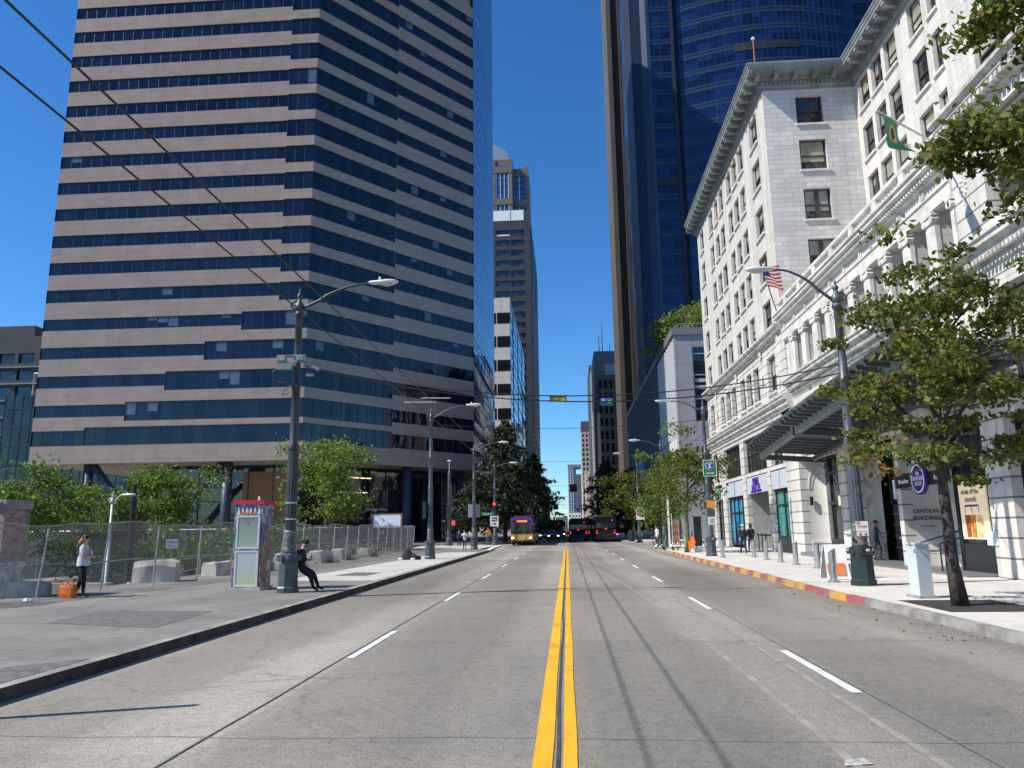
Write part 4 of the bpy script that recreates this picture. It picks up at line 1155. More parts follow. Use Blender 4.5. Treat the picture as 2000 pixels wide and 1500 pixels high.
# --- low street front between the wings: loggia, entablature, balustrade
lf = MB()
LOG = [(23.1, 24.2), (24.75, 26.0), (26.55, 27.8), (28.35, 29.6), (30.15, 31.4), (31.95, 33.2), (34.9, 36.1), (36.75, 37.95), (38.55, 39.75)]
wall_holes(lf, 'x', XF, 22.9, YW-.6, 8.6, 11.95, [(a, b, 9.5, 11.75) for a, b in LOG], 1.3, 0, 0)
wall_holes(lf, 'x', XF, 22.9, YW-.6, 5.2, 8.6, [(23.3, 26.5, 5.3, 7.3), (29.4, 33.2, 5.2, 7.5), (36, 40.6, 5.2, 7.5)], .6, 0, 0)
lf.quad((XF, YW-.6, 0), (XF+.6, YW-.6, 0), (XF+.6, YW-.6, 13), (XF, YW-.6, 13))
lf.build('low_front', M_TERR, cb)
for (a, b) in ((23.3, 26.5), (29.4, 33.2), (36, 40.6)): add_window('x', XF, a, (a+b)/2-.1, 5.3, 7.3 if a < 24 else 7.5, .6, 'b2', 0); add_window('x', XF, (a+b)/2+.1, b, 5.3, 7.3 if a < 24 else 7.5, .6, 'c1', 0)
for (a, b) in ((23.3, 26.5), (29.4, 33.2), (36, 40.6)): lb_ = MB(); lb_.box(XF+.45, XF+.62, (a+b)/2-.1, (a+b)/2+.1, 5.2, 7.5); lb_.build('mullion_pier', M_SASH, cb)
for (a, b) in LOG: add_window('x', XF, a+.05, b-.05, 9.5, 11.6, 1.35, None, 0)
ys_ = sorted({a for a, b in LOG} | {b for a, b in LOG})
piers = [(LOG[i][1], LOG[i+1][0]) for i in range(len(LOG)-1)] + [(39.75, 40.3), (22.95, 23.1)]
for (a, b) in piers:
    if b-a < .1: continue
    for (y0, y1) in ([(a, b)] if b-a < 1 else [(a, a+.55), (b-.55, b)]):
        cap = MB(); cap.box(XF-.16, XF-.003, y0-.03, y1+.03, 9.5, 11.4)
        cap.box(XF-.26, XF-.003, y0-.1, y1+.1, 11.62, 11.76)
        for yy in (y0+.02, y1-.02): cap.tube([(XF-.25, yy, 11.5), (XF-.02, yy, 11.5)], .12, 8)
        cap.box(XF-.22, XF-.003, y0+.06, y1-.06, 11.4, 11.62)
        cap.box(XF-.22, XF-.003, y0-.08, y1+.08, 9.5, 9.68); cap.build('pilaster', M_TRIM, cb)
en = MB()
sweep(en, [(XF, YW-.6), (XF, 22.9)], [(0, 11.75), (.2, 11.78), (.2, 12.2), (.26, 12.24), (.26, 12.3), (.2, 12.34), (.2, 12.66), (.32, 12.72), (.32, 12.84), (.62, 12.95), (.62, 13.08), (.7, 13.12), (.7, 13.2), (0, 13.24)], 0, -1)
y = YW-.8
while y > 23: en.box(XF-.5, XF-.3, y-.05, y+.05, 12.74, 12.9); y -= .2
en.build('entablature', M_TRIM, cb)
for k in range(10):
    yy = 24.6+k*1.82; ro = MB()
    ro.tube([(XF-.26, yy, 12.5), (XF-.2, yy, 12.5)], .15, 14); ro.tube([(XF-.28, yy, 12.5), (XF-.25, yy, 12.5)], .07, 10); ro.build('roundel', M_TRIM, cb)
ba = MB()
ba.box(XF-.3, XF-.02, 22.9, YW-.3, 13.24, 13.36); ba.box(XF-.34, XF+.02, 22.9, YW-.3, 13.9, 14.05)
y = 23.3; k = 0
while y < YW-.4:
    if k % 9 == 0: ba.box(XF-.33, XF+.01, y-.2, y+.2, 13.36, 13.9)
    else: ba.lathe([(.05, 0), (.085, .1), (.095, .2), (.045, .36), (.055, .46), (.08, .54)], (XF-.16, y, 13.36), 7)
    y += .27; k += 1
ba.build('balustrade', M_TRIM, cb)
fz = MB()
text_mb(fz, 'CENTRAL', .74, (XF-.025, 32.45, 8.2), (0, -1, 0), (0, 0, 1), 0, .05)
fz.build('frieze_word', mat('incised shadow lettering', (.30, .29, .27), .7), cb)
fz = MB(); text_mb(fz, 'BUILDING', .74, (XF-.025, 28.5, 8.2), (0, -1, 0), (0, 0, 1), 0, .05)
fz.build('frieze_word', mat('incised shadow lettering', (.30, .29, .27), .7), cb)
for yy in (34.3, 26.8):
    ms = MB(); ms.tube([(XF-.09, yy+.9, 8.2), (XF-.003, yy+.9, 8.2)], .2, 14); ms.tube([(XF-.11, yy+.9, 8.2), (XF-.08, yy+.9, 8.2)], .1, 10); ms.build('medallion', M_TRIM, cb)
ms = MB(); ms.tube([(XF-.2, 22.2, 8.55), (XF-.1, 22.2, 8.55)], .24, 16)
ms.build('medallion', M_TRIM, cb)
# carved cartouches with garlands
def cartouche(y, z, s=1.0, x=XF-.1):
    c = MB()
    c.ball((x, y, z), (.16*s, .3*s, .36*s), 9, 6)
    for (dy, dz, r) in ((-.3, .26, .14), (.3, .26, .14), (-.34, -.1, .12), (.34, -.1, .12), (0, .46, .17), (-.2, -.36, .12), (.2, -.36, .12), (0, -.5, .13), (-.12, .1, .13), (.13, -.08, .12), (0, .24, .1)):
        c.ball((x-.1*s, y+dy*s, z+dz*s), (r*s*.9, r*s, r*s), 7, 5)
    for k in range(4): c.ball((x-.05, y+.05*s*math.sin(k*2), z-.62*s-k*.15*s), (.07*s, .1*s*(1-.12*k), .1*s), 6, 4)
    c.build('carved_cartouche', M_TRIM, cb, True)
for (y, z, s) in ((43.0, 12.2, .9), (43.0, 10.6, .7), (47.0, 12.1, .8), (47.0, 10.6, .7), (53.9, 12.1, .8), (61.3, 12.1, .8), (61.3, 10.4, .7), (64.9, 10.6, .7), (34.0, 12.5, .95), (34.0, 11.2, .8), (22.3, 12.8, 1.1), (22.3, 11.7, .8), (38.6, 7.9, .75), (27.5, 12.6, .9)):
    cartouche(y, z, s*.62, XF-.08 if y < 42 else XF-.05)
# --- nearer pavilion with big windows
pv = MB()
PVH = [(18.1, 21.2, 10.3, 13.1), (12.5, 16.6, 10.3, 13.1), (16.6, 21.6, 5.2, 8.2), (11, 15.6, 5.2, 8.2), (16.9, 21.9, .5, 4.7), (11, 15.8, .5, 4.7)]
wall_holes(pv, 'x', XF-.12, YN, 22.9, 0, 14.0, PVH, .5, 0)
pv.quad((XF-.12, 22.9, 0), (XF+.3, 22.9, 0), (XF+.3, 22.9, 14), (XF-.12, 22.9, 14))
pv.build('pavilion_front', M_RUST, cb)
for (a, b, z0, z1) in PVH[:4]:
    add_window('x', XF-.12, a, (a+b)/2-.12, z0, z1, .5, 'b2', 0); add_window('x', XF-.12, (a+b)/2+.12, b, z0, z1, .5, 'b1', 0)
for (a, b, z0, z1) in PVH[:4]: mu = MB(); mu.box(XF+.15, XF+.4, (a+b)/2-.12, (a+b)/2+.12, z0, z1); mu.build('mullion_pier', mat('brown terracotta mullion', (.26, .22, .2), .6), cb)
multi_window(16.9, 21.9, .5, 4.7, 3, .3, M_SHOP, 'shop_window', .72); multi_window(11, 15.8, .5, 4.7, 3, .3, M_SHOP, 'shop_window', .72)
tp = MB(); sweep(tp, [(XF-.12, 22.9), (XF-.12, YN)], [(0, 13.5), (.12, 13.55), (.12, 13.66), (.4, 13.8), (.4, 13.92), (.55, 14.0), (.55, 14.12), (0, 14.2)], 0, -1)
y = 22.7
while y > YN: tp.box(XF-.5, XF-.24, y-.07, y+.07, 13.6, 13.76); y -= .22
tp.build('upper_cornice', M_TRIMS, cb)

# --- ground floor of the low front: deep bays, curved reveals with arches
gf = MB()
def pier(y0, y1, z1=5.2, x1=XF+.35): gf.box(XF-.08, x1, y0, y1, .15, z1, 0)
pier(41.0, 41.75); pier(34.4, 35.3); pier(33.55, 33.9); pier(29.0, 29.35); pier(22.9, 23.2)
gf.box(XF-.05, XF+.4, 22.9, 41.75, 5.0, 5.22, 0)
gf.build('ground_piers', M_RUST, cb)
for (y, r) in ((41.0, 1.0), (34.4, .9), (29.0, 1.3)):
    # curved reveal: a quarter-round wall turning into the bay, with a torus base and a blind arch
    c = MB(); n = 10
    pts = [(XF+.3+r*math.sin(PI/2*k/n), y-.55*r+.55*r*math.cos(PI/2*k/n)*1.0) for k in range(n+1)]
    for (p0, p1) in zip(pts[:-1], pts[1:]):
        c.quad((*p0, .15), (*p1, .15), (*p1, 5.2), (*p0, 5.2))
    c.build('curved_reveal', M_STONEC, cb, True)
    t = MB()
    for (z0, z1, o) in ((.15, .62, .16), (.64, .74, .1), (.76, .88, .14)):
        sweep(t, pts, [(0, z0), (o, z0), (o, z1), (0, z1)], 0, -1)
    t.build('reveal_base', M_STONEC, cb)
    a = MB(); cxx = XF+.3+r*.55       # flat blind arch with keystone set on the face of the reveal
    for (r0, r1, off) in ((r*.62, r*.72, .05), (r*.44, r*.52, .03)):
        n2 = 12
        for q in range(n2):
            a0, a1 = PI*q/n2, PI*(q+1)/n2
            def pt(rr, aa, o): 
                xx = cxx+rr*.75*math.cos(aa); k_ = min(1, max(0, (xx-XF-.3)/r)); yy = y-.55*r+.55*r*math.cos(math.asin(k_))
                return (xx, yy-o, 3.55+rr*1.7*math.sin(aa))
            a.quad(pt(r0, a0, off), pt(r1, a0, off), pt(r1, a1, off), pt(r0, a1, off)); a.quad(pt(r1, a0, 0), pt(r1, a0, off), pt(r1, a1, off), pt(r1, a1, 0)); a.quad(pt(r0, a0, 0), pt(r0, a0, off), pt(r0, a1, off), pt(r0, a1, 0))
    a.build('blind_arch', M_STONEC, cb)
tx = MB(); to = lambda z: (XF+.68, 28.9, z)
text_mb(tx, 'CENTRAL', .2, to(2.14), (1, -.22, 0), (0, 0, 1), 0, .02); text_mb(tx, 'BUILDING', .2, to(1.88), (1, -.22, 0), (0, 0, 1), 0, .02); text_mb(tx, '810 THIRD AVE', .07, to(1.6), (1, -.22, 0), (0, 0, 1), 0, .02)
tx.build('entrance_lettering', M_BLKF, cb)
# bay 1 window wall
b_ = MB()
b_.quad((XF+1.15, 35.3, .15), (XF+1.15, 41, .15), (XF+1.15, 41, 5.2), (XF+1.15, 35.3, 5.2))
w1 = b_.build('bay_glazing', M_SHOP, cb)
b_ = MB()
for y in (35.4, 37.2, 38.6, 39.9): b_.box(XF+1.05, XF+1.16, y-.07, y+.07, .15, 5.2)
for z in (.6, 2.75, 4.3, 5.1): b_.box(XF+1.04, XF+1.15, 35.3, 40.2, z-.07, z+.07)
b_.box(XF+1.0, XF+1.15, 35.3, 40.2, .15, 1.0)
b_.build('window_frame', M_BLKF, w1)
b_ = MB(); b_.quad((XF+1.09, 37.3, 1.1), (XF+1.09, 38.5, 1.1), (XF+1.09, 38.5, 2.6), (XF+1.09, 37.3, 2.6), 0)
b_.quad((XF+1.09, 35.6, 3.0), (XF+1.09, 37.0, 3.0), (XF+1.09, 37.0, 4.9), (XF+1.09, 35.6, 4.9), 1); b_.quad((XF+1.09, 37.3, 3.0), (XF+1.09, 38.4, 3.0), (XF+1.09, 38.4, 4.2), (XF+1.09, 37.3, 4.2), 1)
b_.build('window_blind', [mat('pale green notice', (.55, .68, .6), .4), mat('olive blind', (.24, .26, .17), .2, spec=.7)], w1)
bs = thing('cafe_window_sign', 'cream window sign with a dark red disc in the bay under the canopy', 'window sign', (XF+1.0, 37.6, 2.95))
b_ = MB(); b_.box(XF+1.0, XF+1.03, 36.6, 38.7, 2.62, 3.1); b_.build('board', mat('cream board', (.6, .55, .42), .5), bs)
b_ = MB(); b_.tube([(XF+.95, 37.65, 2.88), (XF+1.0, 37.65, 2.88)], .38, 20); b_.build('disc', mat('dark red disc', (.09, .008, .012), .4), bs)
ol = thing('orange_window_lamp', 'orange glowing round sign behind the glass of the bay under the canopy', 'neon sign', (XF+1.02, 36.2, 1.9))
b_ = MB(); b_.tube([(XF+1.02, 36.3, 1.95), (XF+1.06, 36.3, 1.95)], .22, 16); b_.tube([(XF+1.02, 36.3, 1.6), (XF+1.06, 36.3, 1.6)], .24, 16)
b_.build('lit_face', mat('orange sign glow', (.8, .2, .05), .5, 0, 0, emit=.5), ol)
# bay 2: glazed entrance
b_ = MB(); b_.quad((XF+1.5, 29.3, 2.55), (XF+1.5, 33.6, 2.55), (XF+1.5, 33.6, 7.4), (XF+1.5, 29.3, 7.4))
for y in (29.4, 30.6, 32.0, 33.5): b_.box(XF+1.4, XF+1.5, y-.05, y+.05, 2.5, 7.4, 1)
for z in (3.9, 5.4): b_.box(XF+1.4, XF+1.5, 29.3, 33.6, z-.04, z+.04, 1)
b_.build('transom_glazing', [M_SHOP, M_BLKF], cb)
for (y0, y1) in ((31.55, 33.45), (29.55, 31.45)):
    d = MB(); d.box(XF+1.42, XF+1.5, y0, y1, .17, 2.5); dd = d.build('door', M_BLKF, cb)
    d = MB(); d.box(XF+1.39, XF+1.42, y0+.28, y1-.28, .5, 2.25); d.build('pane', mat('door glass', (.012, .014, .018), .05, 0, 0, spec=.8), dd)
    d = MB()
    for z in (.75, 1.2, 1.65, 2.1): d.tube([(XF+1.3, y0+.15, z), (XF+1.3, y1-.15, z)], .016, 6)
    d.tube([(XF+1.27, y0+.2, .35), (XF+1.27, y0+.2, 1.95)], .03, 8)
    d.build('handle', mat('brushed steel', (.55, .56, .58), .3, .9, .05), dd)
d = MB(); d.box(XF+1.34, XF+1.37, 31.8, 33.0, 1.08, 1.16); d.build('push_plate', M_WHT, cb)
# bay 3: black storefront with poster and orange mural
d = MB(); d.quad((XF+1.65, 27.9, .15), (XF+3.2, 27.9, .15), (XF+3.2, 27.9, 3.6), (XF+1.65, 27.9, 4.3)); d.build('mural', None or (lambda: (lambda m: m)(None))() or mat('mural base', (.55, .24, .02), .6, 0, .5, 1.6), cb)
mm = MATS['mural base']; nt = mm.node_tree; bs_ = nt.nodes['Principled BSDF']
vo = nt.nodes.new('ShaderNodeTexVoronoi'); vo.inputs['Scale'].default_value = 1.1; tc = nt.nodes.new('ShaderNodeTexCoord'); nt.links.new(tc.outputs['Object'], vo.inputs['Vector'])
rr = nt.nodes.new('ShaderNodeValToRGB'); nt.links.new(vo.outputs['Color'], rr.inputs[0]); rr.color_ramp.interpolation = 'CONSTANT'
for i, (p_, c_) in enumerate(((0, (.62, .38, .03)), (.45, (.65, .16, .02)), (.62, (.36, .55, .22)))):
    e = rr.color_ramp.elements[i] if i < 2 else rr.color_ramp.elements.new(p_)
    e.position = p_; e.color = (*c_, 1)
nt.links.new(rr.outputs[0], bs_.inputs['Base Color'])
st = MB()
st.box(XF+.32, XF+.42, 23.2, 25.9, .15, 1.05); st.box(XF+.3, XF+.42, 23.2, 25.9, 3.2, 3.35); st.box(XF+.28, XF+.42, 23.2, 28.4, 3.75, 4.35); st.box(XF+.3, XF+3.3, 25.86, 25.94, .15, 4.9); st.box(XF+3.2, XF+3.3, 25.9, 28.4, .15, 4.9)
for y in (23.26, 23.9, 25.85): st.box(XF+.3, XF+.42, y-.06, y+.06, .15, 4.9)
st.box(XF+.3, XF+.42, 23.2, 28.4, 4.75, 4.95)
sf_ = st.build('storefront_frame', M_BLKF, cb)
st = MB(); st.quad((XF+.4, 23.2, .15), (XF+.4, 25.9, .15), (XF+.4, 25.9, 4.9), (XF+.4, 23.2, 4.9)); st.build('pane', M_SHOP, sf_)
po = thing('drink_poster', 'backlit cream poster of iced drinks in the black storefront window', 'poster', (XF+.3, 24.9, 1.1))
st = MB(); st.box(XF+.27, XF+.31, 24.0, 25.6, 1.2, 3.0); st.build('sheet', mat('cream poster', (.85, .68, .42), .5, 0, .1, .8, emit=.3), po)
st = MB(); text_mb(st, 'drink of the', .22, (XF+.26, 24.9, 2.66), (0, -1, 0), (0, 0, 1), 0, .01); text_mb(st, 'month', .26, (XF+.26, 24.9, 2.43), (0, -1, 0), (0, 0, 1), 0, .01)
for yy in (24.5, 24.9, 25.3): st.box(XF+.262, XF+.27, yy-.012, yy+.012, 2.0, 2.22)
st.box(XF+.262, XF+.27, 24.5, 25.3, 2.2, 2.26)
st.build('lettering', mat('poster ink', (.12, .05, .16), .6, 0, 0), po)
for (y, c, n_) in ((25.2, (.28, .05, .02), 'cola glass'), (24.88, (.55, .2, .02), 'amber glass'), (24.5, (.7, .45, .2), 'cream glass')):
    st = MB(); st.poly([(XF+.265, y+.13, 1.25), (XF+.265, y+.17, 1.95), (XF+.265, y-.17, 1.95), (XF+.265, y-.13, 1.25)]); st.build('drink_picture', mat(n_, c, .5, 0, .4, 4, emit=.15), po)
nz = MB(); nz.box(XF-.12, XF-.09, 22.95, 23.5, 1.05, 1.45); tag(nz.build('window_notice', mat('pale notice', (.6, .72, .72), .5)), 'small pale notice on the frame right of the black storefront', 'notice')
# hanging disc sign with two black wings
hs_ = thing('hanging_shop_sign', 'purple disc shop sign with black side boards hung behind the street tree trunk', 'shop sign', (XF-.4, 26.6, 3.2))
st = MB(); st.box(XF-.42, XF-.36, 26.95, 28.6, 2.95, 3.4); st.box(XF-.42, XF-.36, 24.7, 26.3, 2.95, 3.4); st.build('board', mat('black sign board', (.012, .012, .014), .4, 0, 0), hs_)
st = MB(); st.tube([(XF-.5, 26.6, 3.2), (XF-.38, 26.6, 3.2)], .55, 28); st.build('disc', mat('deep purple disc', (.05, .015, .22), .4, 0, 0), hs_)
st = MB()
ring = [(XF-.515, 26.6+.46*math.cos(a*PI/16), 3.2+.46*math.sin(a*PI/16)) for a in range(33)]
st.tube(ring, .022, 6)
text_mb(st, 'Breakfast', .21, (XF-.43, 27.9, 3.17), (0, -1, 0), (0, 0, 1), 0, .01); text_mb(st, 'Burgers', .21, (XF-.43, 25.3, 3.17), (0, -1, 0), (0, 0, 1), 0, .01)
for z, t_ in ((3.38, 'the'), (3.2, 'BURGER'), (3.02, 'SHOP')): text_mb(st, t_, .2, (XF-.51, 26.6, z), (0, -1, 0), (0, 0, 1), 0, .01)
st.build('lettering', M_WTXT, hs_)
st = MB()
for k in range(7): st.ball((XF-.45, 26.35+k*.09, 3.82+.07*math.sin(k*2.1)), .08, 6, 4)
st.build('ornament', mat('white ornament', (.75, .75, .73), .5, 0, 0), hs_)
hr = thing('entrance_handrail', 'black stair handrail beside the smooth stone reveal right of the entrance', 'handrail', (12.2, 27, .15))
st = MB()
for y in (25.6, 27.0):
    st.tube([(XF-.5, y, .15), (XF-.5, y, 1.05), (XF+1.2, y-.02, 1.55)], .03, 6); st.tube([(XF+.6, y, .2), (XF+.6, y, 1.35)], .025, 6)
    hr_p = st.build('rail', M_BLKF, hr); st = MB()
st = MB()
hr2 = thing('porch_handrail', 'black hooped handrail in front of the dark porch', 'handrail', (12.2, 48.5, .15))
for k in range(3): 
    st = MB(); y = 48.0+k*.9
    st.tube([(XF-.3, y, .15), (XF-.3, y, 1.1), (XF-.3, y+.15, 1.2), (XF-.3, y+.3, 1.1), (XF+1.5, y+.3, 1.1)], .035, 6); st.build('rail', M_BLKF, hr2)
stp = MB(); stp.box(XF-.9, XF+1.5, 23.3, 33.5, .15, .20); stp.box(XF-.35, XF+1.6, 35.4, 41, .15, .34); stp.box(XF-.4, XF+.3, 34.2, 35.4, .15, .75)
stp.build('entrance_step', mat('dark granite step', (.16, .165, .18), .5), cb)
wlamp = MB(); wlamp.box(XF+.3, XF+.45, 40.75, 40.9, 2.7, 3.15); wlamp.build('wall_light', M_BLKF, cb)
wl2 = MB(); wl2.box(XF-.25, XF-.08, 29.1, 29.25, 2.6, 3.3); wl2.build('wall_light', mat('white wall lamp', (.7, .72, .75), .4), cb)
rt = thing('roof_mast', 'thin red mast with a ball top on the roof of the white building', 'mast', (13.6, 48, 28.7))
st = MB(); st.tube([(13.6, 47.5, 28.7), (13.6, 47.5, 34.5)], .05, 6); st.build('pole', mat('rust red paint', (.3, .06, .05), .6), rt)
st = MB(); st.ball((13.6, 47.5, 34.6), .13, 8, 6); st.build('ball', M_WHT, rt)

# --- stepped glass canopy
M_CST = mat('canopy steel', (.09, .105, .12), .45, .3, .1)
def clearglass(name, tint, alpha):
    m, nt, b = _new(name); b.inputs['Base Color'].default_value = (*tint, 1); b.inputs['Roughness'].default_value = .05
    b.inputs['Alpha'].default_value = alpha; b.inputs['Specular IOR Level'].default_value = .8
    MATS[name] = m; return m
M_CGL = clearglass('canopy green glass', (.16, .24, .22), .72)
cp = thing('glass_canopy', 'stepped steel and green glass canopy over the pavement entrance', 'canopy', (10.8, 32, 5.3))
secs = [(31.4, 37.0, 5.0, 5.5), (25.6, 31.2, 5.5, 5.85), (19.6, 25.4, 5.85, 6.15)]
x0 = 9.35
for (y0, y1, zf, zn) in secs:
    def tilt(m_): 
        m_.v = [(x, y, z+zf+(zn-zf)*(y1-y)/(y1-y0)-.07*(x-x0)) for x, y, z in m_.v]; return m_
    for (xa, xb, ya, yb) in ((x0, XF-.02, y0, y0+.14), (x0, XF-.02, y1-.14, y1), (x0+.02, x0+.16, y0, y1), (XF-.7, XF-.56, y0, y1)):
        b_ = MB(); b_.box(xa, xb, ya, yb, -.2, .04) if xb-xa > 1 else b_.box(xa, xb, ya+.15, yb-.15, -.17, .02)
        tilt(b_).build('beam', M_CST, cp)
    n = int((y1-y0)/.62)
    for k in range(n):
        b_ = MB(); y = y0+.3+k*(y1-y0-.4)/n; b_.box(x0-.75, XF-.1, y, y+.07, .045, .24); tilt(b_).build('slat', M_CST, cp)
    b_ = MB(); b_.box(x0-.85, XF-.05, y0-.1, y1+.1, .25, .275); tilt(b_).build('glass_sheet', M_CGL, cp)
    n = int((y1-y0)/.6)
    for k in range(n):
        b_ = MB(); ya = y0+.05+k*(y1-y0-.1)/n; b_.box(x0-.05, x0-.01, ya, ya+(y1-y0-.1)/n-.05, -.18, .2); tilt(b_).build('edge_panel', mat('frosted edge panel', (.25, .31, .29), .3, 0, .1), cp)
for y in (36.5, 31.3, 25.5, 20):
    b_ = MB(); b_.tube([(9.9, y, 5.9), (XF, y, 7.9)], .035, 6); b_.build('tie_rod', M_CST, cp)
# ------------------------------------------------------------------ lamp posts
M_LPB = mat('blue grey cast iron', (.075, .09, .11), .45, .25, .25, 5, .1)
M_LPG = mat('dark green grey cast iron', (.045, .055, .052), .45, .25, .25, 5, .1)
M_LPD = mat('dark green plinth paint', (.018, .034, .034), .4, .1, .2, 5)
M_ORN = mat('worn ornate iron', (.12, .13, .115), .6, .3, .5, 14, .4)
M_HEAD = mat('pale lamp housing', (.62, .62, .60), .45, .1, .1)
M_LENS = mat('lamp lens', (.5, .48, .42), .2, 0, .1)
M_STRAP = mat('steel strap', (.6, .62, .65), .3, .8, 0)
def lamp_post(label, x, y, z0=.15, h=7.95, arm=1.9, rise=.65, side=1, shaft=None, plinth=None, base=True, group='street lamp posts along the pavements', kr=.78):
    shaft = shaft or M_LPB; plinth = plinth or shaft
    t = thing('street_lamp', label, 'street lamp', (x, y, z0), group)
    H = h-z0
    K = lambda pr: [(r*kr, z) for r, z in pr]
    if base:
        b_ = MB(); b_.lathe(K([(.38, 0), (.38, .12), (.34, .16), (.32, .75), (.30, .78)]), (x, y, z0), 8)
        b_.build('plinth', plinth, t)
        b_ = MB()
        for k in range(4):
            a = PI/2*k+PI/4
            for q in (-.12*kr, .12*kr):
                cx, cy = x+.27*kr*math.cos(a)-q*math.sin(a), y+.27*kr*math.sin(a)+q*math.cos(a)
                b_.tube([(cx-.05*math.cos(a), cy-.05*math.sin(a), z0+.87), (cx+.07*math.cos(a), cy+.07*math.sin(a), z0+.87)], .08, 8)
        b_.lathe(K([(.30, .76), (.33, .82), (.31, .96), (.22, 1.0)]), (x, y, z0), 12)
        b_.build('scroll_collar', plinth, t)
        b_ = MB(); b_.lathe(K([(.22, .98), (.245, 1.05), (.21, 1.1), (.225, 1.2), (.205, 1.3), (.225, 1.42), (.20, 1.46), (.215, 1.52), (.19, 1.58)]), (x, y, z0), 14, 0, .06)
        b_.build('ornate_drum', M_ORN, t, True)
        b_ = MB(); b_.lathe(K([(.185, 1.56), (.172, 3.7)]), (x, y, z0), 28, 0, .09); b_.build('fluted_shaft', shaft, t)
        b_ = MB(); b_.lathe(K([(.16, 3.66), (.19, 3.7), (.19, 3.8), (.15, 3.86), (.135, 5.35), (.165, 5.38), (.165, 5.46), (.13, 5.5), (.115, H-.42), (.15, H-.4), (.15, H-.3), (.11, H-.27)]), (x, y, z0), 16); b_.build('upper_shaft', shaft, t, True)
    else:
        b_ = MB(); b_.lathe(K([(.2, 0), (.2, .4), (.12, .5), (.08, H)]), (x, y, z0), 14); b_.build('shaft', shaft, t, True)
    b_ = MB(); b_.lathe(K([(.10, H-.3), (.15, H-.2), (.15, H-.05), (.08, 0+H), (.07, H+.12), (.1, H+.16), (.1, H+.2), (.03, H+.28), (.045, H+.33), (.01, H+.42)]), (x, y, z0), 12)
    b_.build('finial', shaft, t, True)
    s = side; zt_ = z0+H-.18
    b_ = MB(); pts = []
    for k in range(13):
        u = k/12; pts.append((x+s*(.1+arm*u), y, zt_+rise*math.sin(PI/2*min(1, u*1.05))-.1*math.sin(PI*u*.5)*(u < .3)))
    b_.tube(pts, [.05-.02*k/12 for k in range(13)], 8); b_.build('arm', shaft, t, True)
    b_ = MB(); pts = [(x-s*(.1+.13*math.sin(a)*1.0+.05*a/6), y, zt_-.02+.13*(1-math.cos(a))*.9) for a in [q*.5 for q in range(12)]]
    b_.tube(pts, .03, 6); b_.build('scroll', shaft, t, True)
    hx = x+s*(.1+arm); hz = zt_+rise
    b_ = MB(); prof = [(-.08, .045), (0, .07), (.2, .085), (.42, .11), (.62, .1), (.76, .05)]
    n0 = len(b_.v); n = 10
    for (u, r) in prof:
        for j in range(n):
            a = 2*PI*j/n; b_.v.append((hx+s*u, y+1.25*r*math.cos(a), hz+.03+.75*r*math.sin(a)))
    for i in range(len(prof)-1):
        for j in range(n):
            q = n0+i*n+j; p_ = n0+i*n+(j+1) % n; b_.f.append((q, p_, p_+n, q+n)); b_.m.append(0)
    b_.f.append(tuple(n0+j for j in range(n))); b_.m.append(0); b_.f.append(tuple(n0+(len(prof)-1)*n+j for j in range(n))); b_.m.append(0)
    b_.tube([(hx+s*.25, y, hz+.1), (hx+s*.25, y, hz+.18)], .035, 6)
    lh = b_.build('lamp_head', M_HEAD, t, True)
    b_ = MB(); b_.ball((hx+s*.45, y, hz-.03), (.2, .11, .06), 10, 6); b_.build('lens', M_LENS, lh, True)
    return t
L1 = lamp_post('dark lamp post on the left pavement with a man leaning against its plinth', -7.26, 19.66, shaft=M_LPG, plinth=M_LPB)
b_ = MB()
for z in (2.0, 2.42): b_.tube([(-7.26, 19.66, z), (-7.26, 19.66, z+.03)], .15, 16)
b_.build('straps', M_STRAP, L1)
b_ = MB()     # wire bracket and boxes half way up
b_.box(-7.75, -6.95, 19.4, 19.46, 6.18, 6.24); b_.box(-7.75, -6.95, 19.4, 19.46, 6.36, 6.40); b_.box(-7.72, -7.5, 19.38, 19.5, 6.24, 6.36); b_.box(-7.2, -7.0, 19.38, 19.5, 6.24, 6.36)
b_.box(-7.7, -7.3, 19.36, 19.56, 6.0, 6.12); b_.tube([(-7.05, 19.5, 6.22), (-6.6, 19.5, 5.98)], .05, 6); b_.box(-6.95, -6.75, 19.5, 19.6, 5.82, 5.9)
b_.build('wire_bracket', mat('galvanised bracket', (.22, .235, .23), .5, .5, .3), L1)
b_ = MB(); b_.tube([(-7.6, 19.45, 6.1), (-7.85, 19.45, 5.95), (-7.82, 19.45, 5.7), (-7.5, 19.45, 5.62), (-7.3, 19.48, 5.55), (-7.2, 19.5, 5.0)], .02, 6)
b_.tube([(-7.35, 19.45, 5.55), (-7.5, 19.45, 5.45), (-7.55, 19.45, 5.3), (-7.38, 19.45, 5.35)], .015, 6)
b_.build('cable_loop', mat('black cable', (.012, .012, .013), .6, 0, 0), L1)
L2 = lamp_post('grey lamp post beside the dark heap of clothes on the left pavement', -7.36, 40.85)
b_ = MB(); b_.box(-7.75, -7.6, 40.6, 40.9, 2.3, 3.2); b_.build('control_box', M_LPD, L2)
L3 = lamp_post('grey lamp post behind the pedestrian in the white shirt', -7.25, 59.4)
L4 = lamp_post('slim lamp post on the left street corner carrying the one way sign', -6.93, 73.3, arm=1.4, rise=.35, h=7.8)
R1 = lamp_post('tall fluted lamp post on the right pavement beside the bollards', 7.62, 20.7, h=8.0, arm=1.55, rise=.95, side=-1, plinth=M_LPD, kr=.88)
b_ = MB(); b_.box(7.3, 7.36, 20.5, 20.7, 1.38, 1.45); b_.build('sign_clamp', M_STRAP, R1)
R2 = lamp_post('grey lamp post on the right pavement carrying the green route sign', 7.55, 41.3, h=8.1, arm=1.7, rise=.55, side=-1)
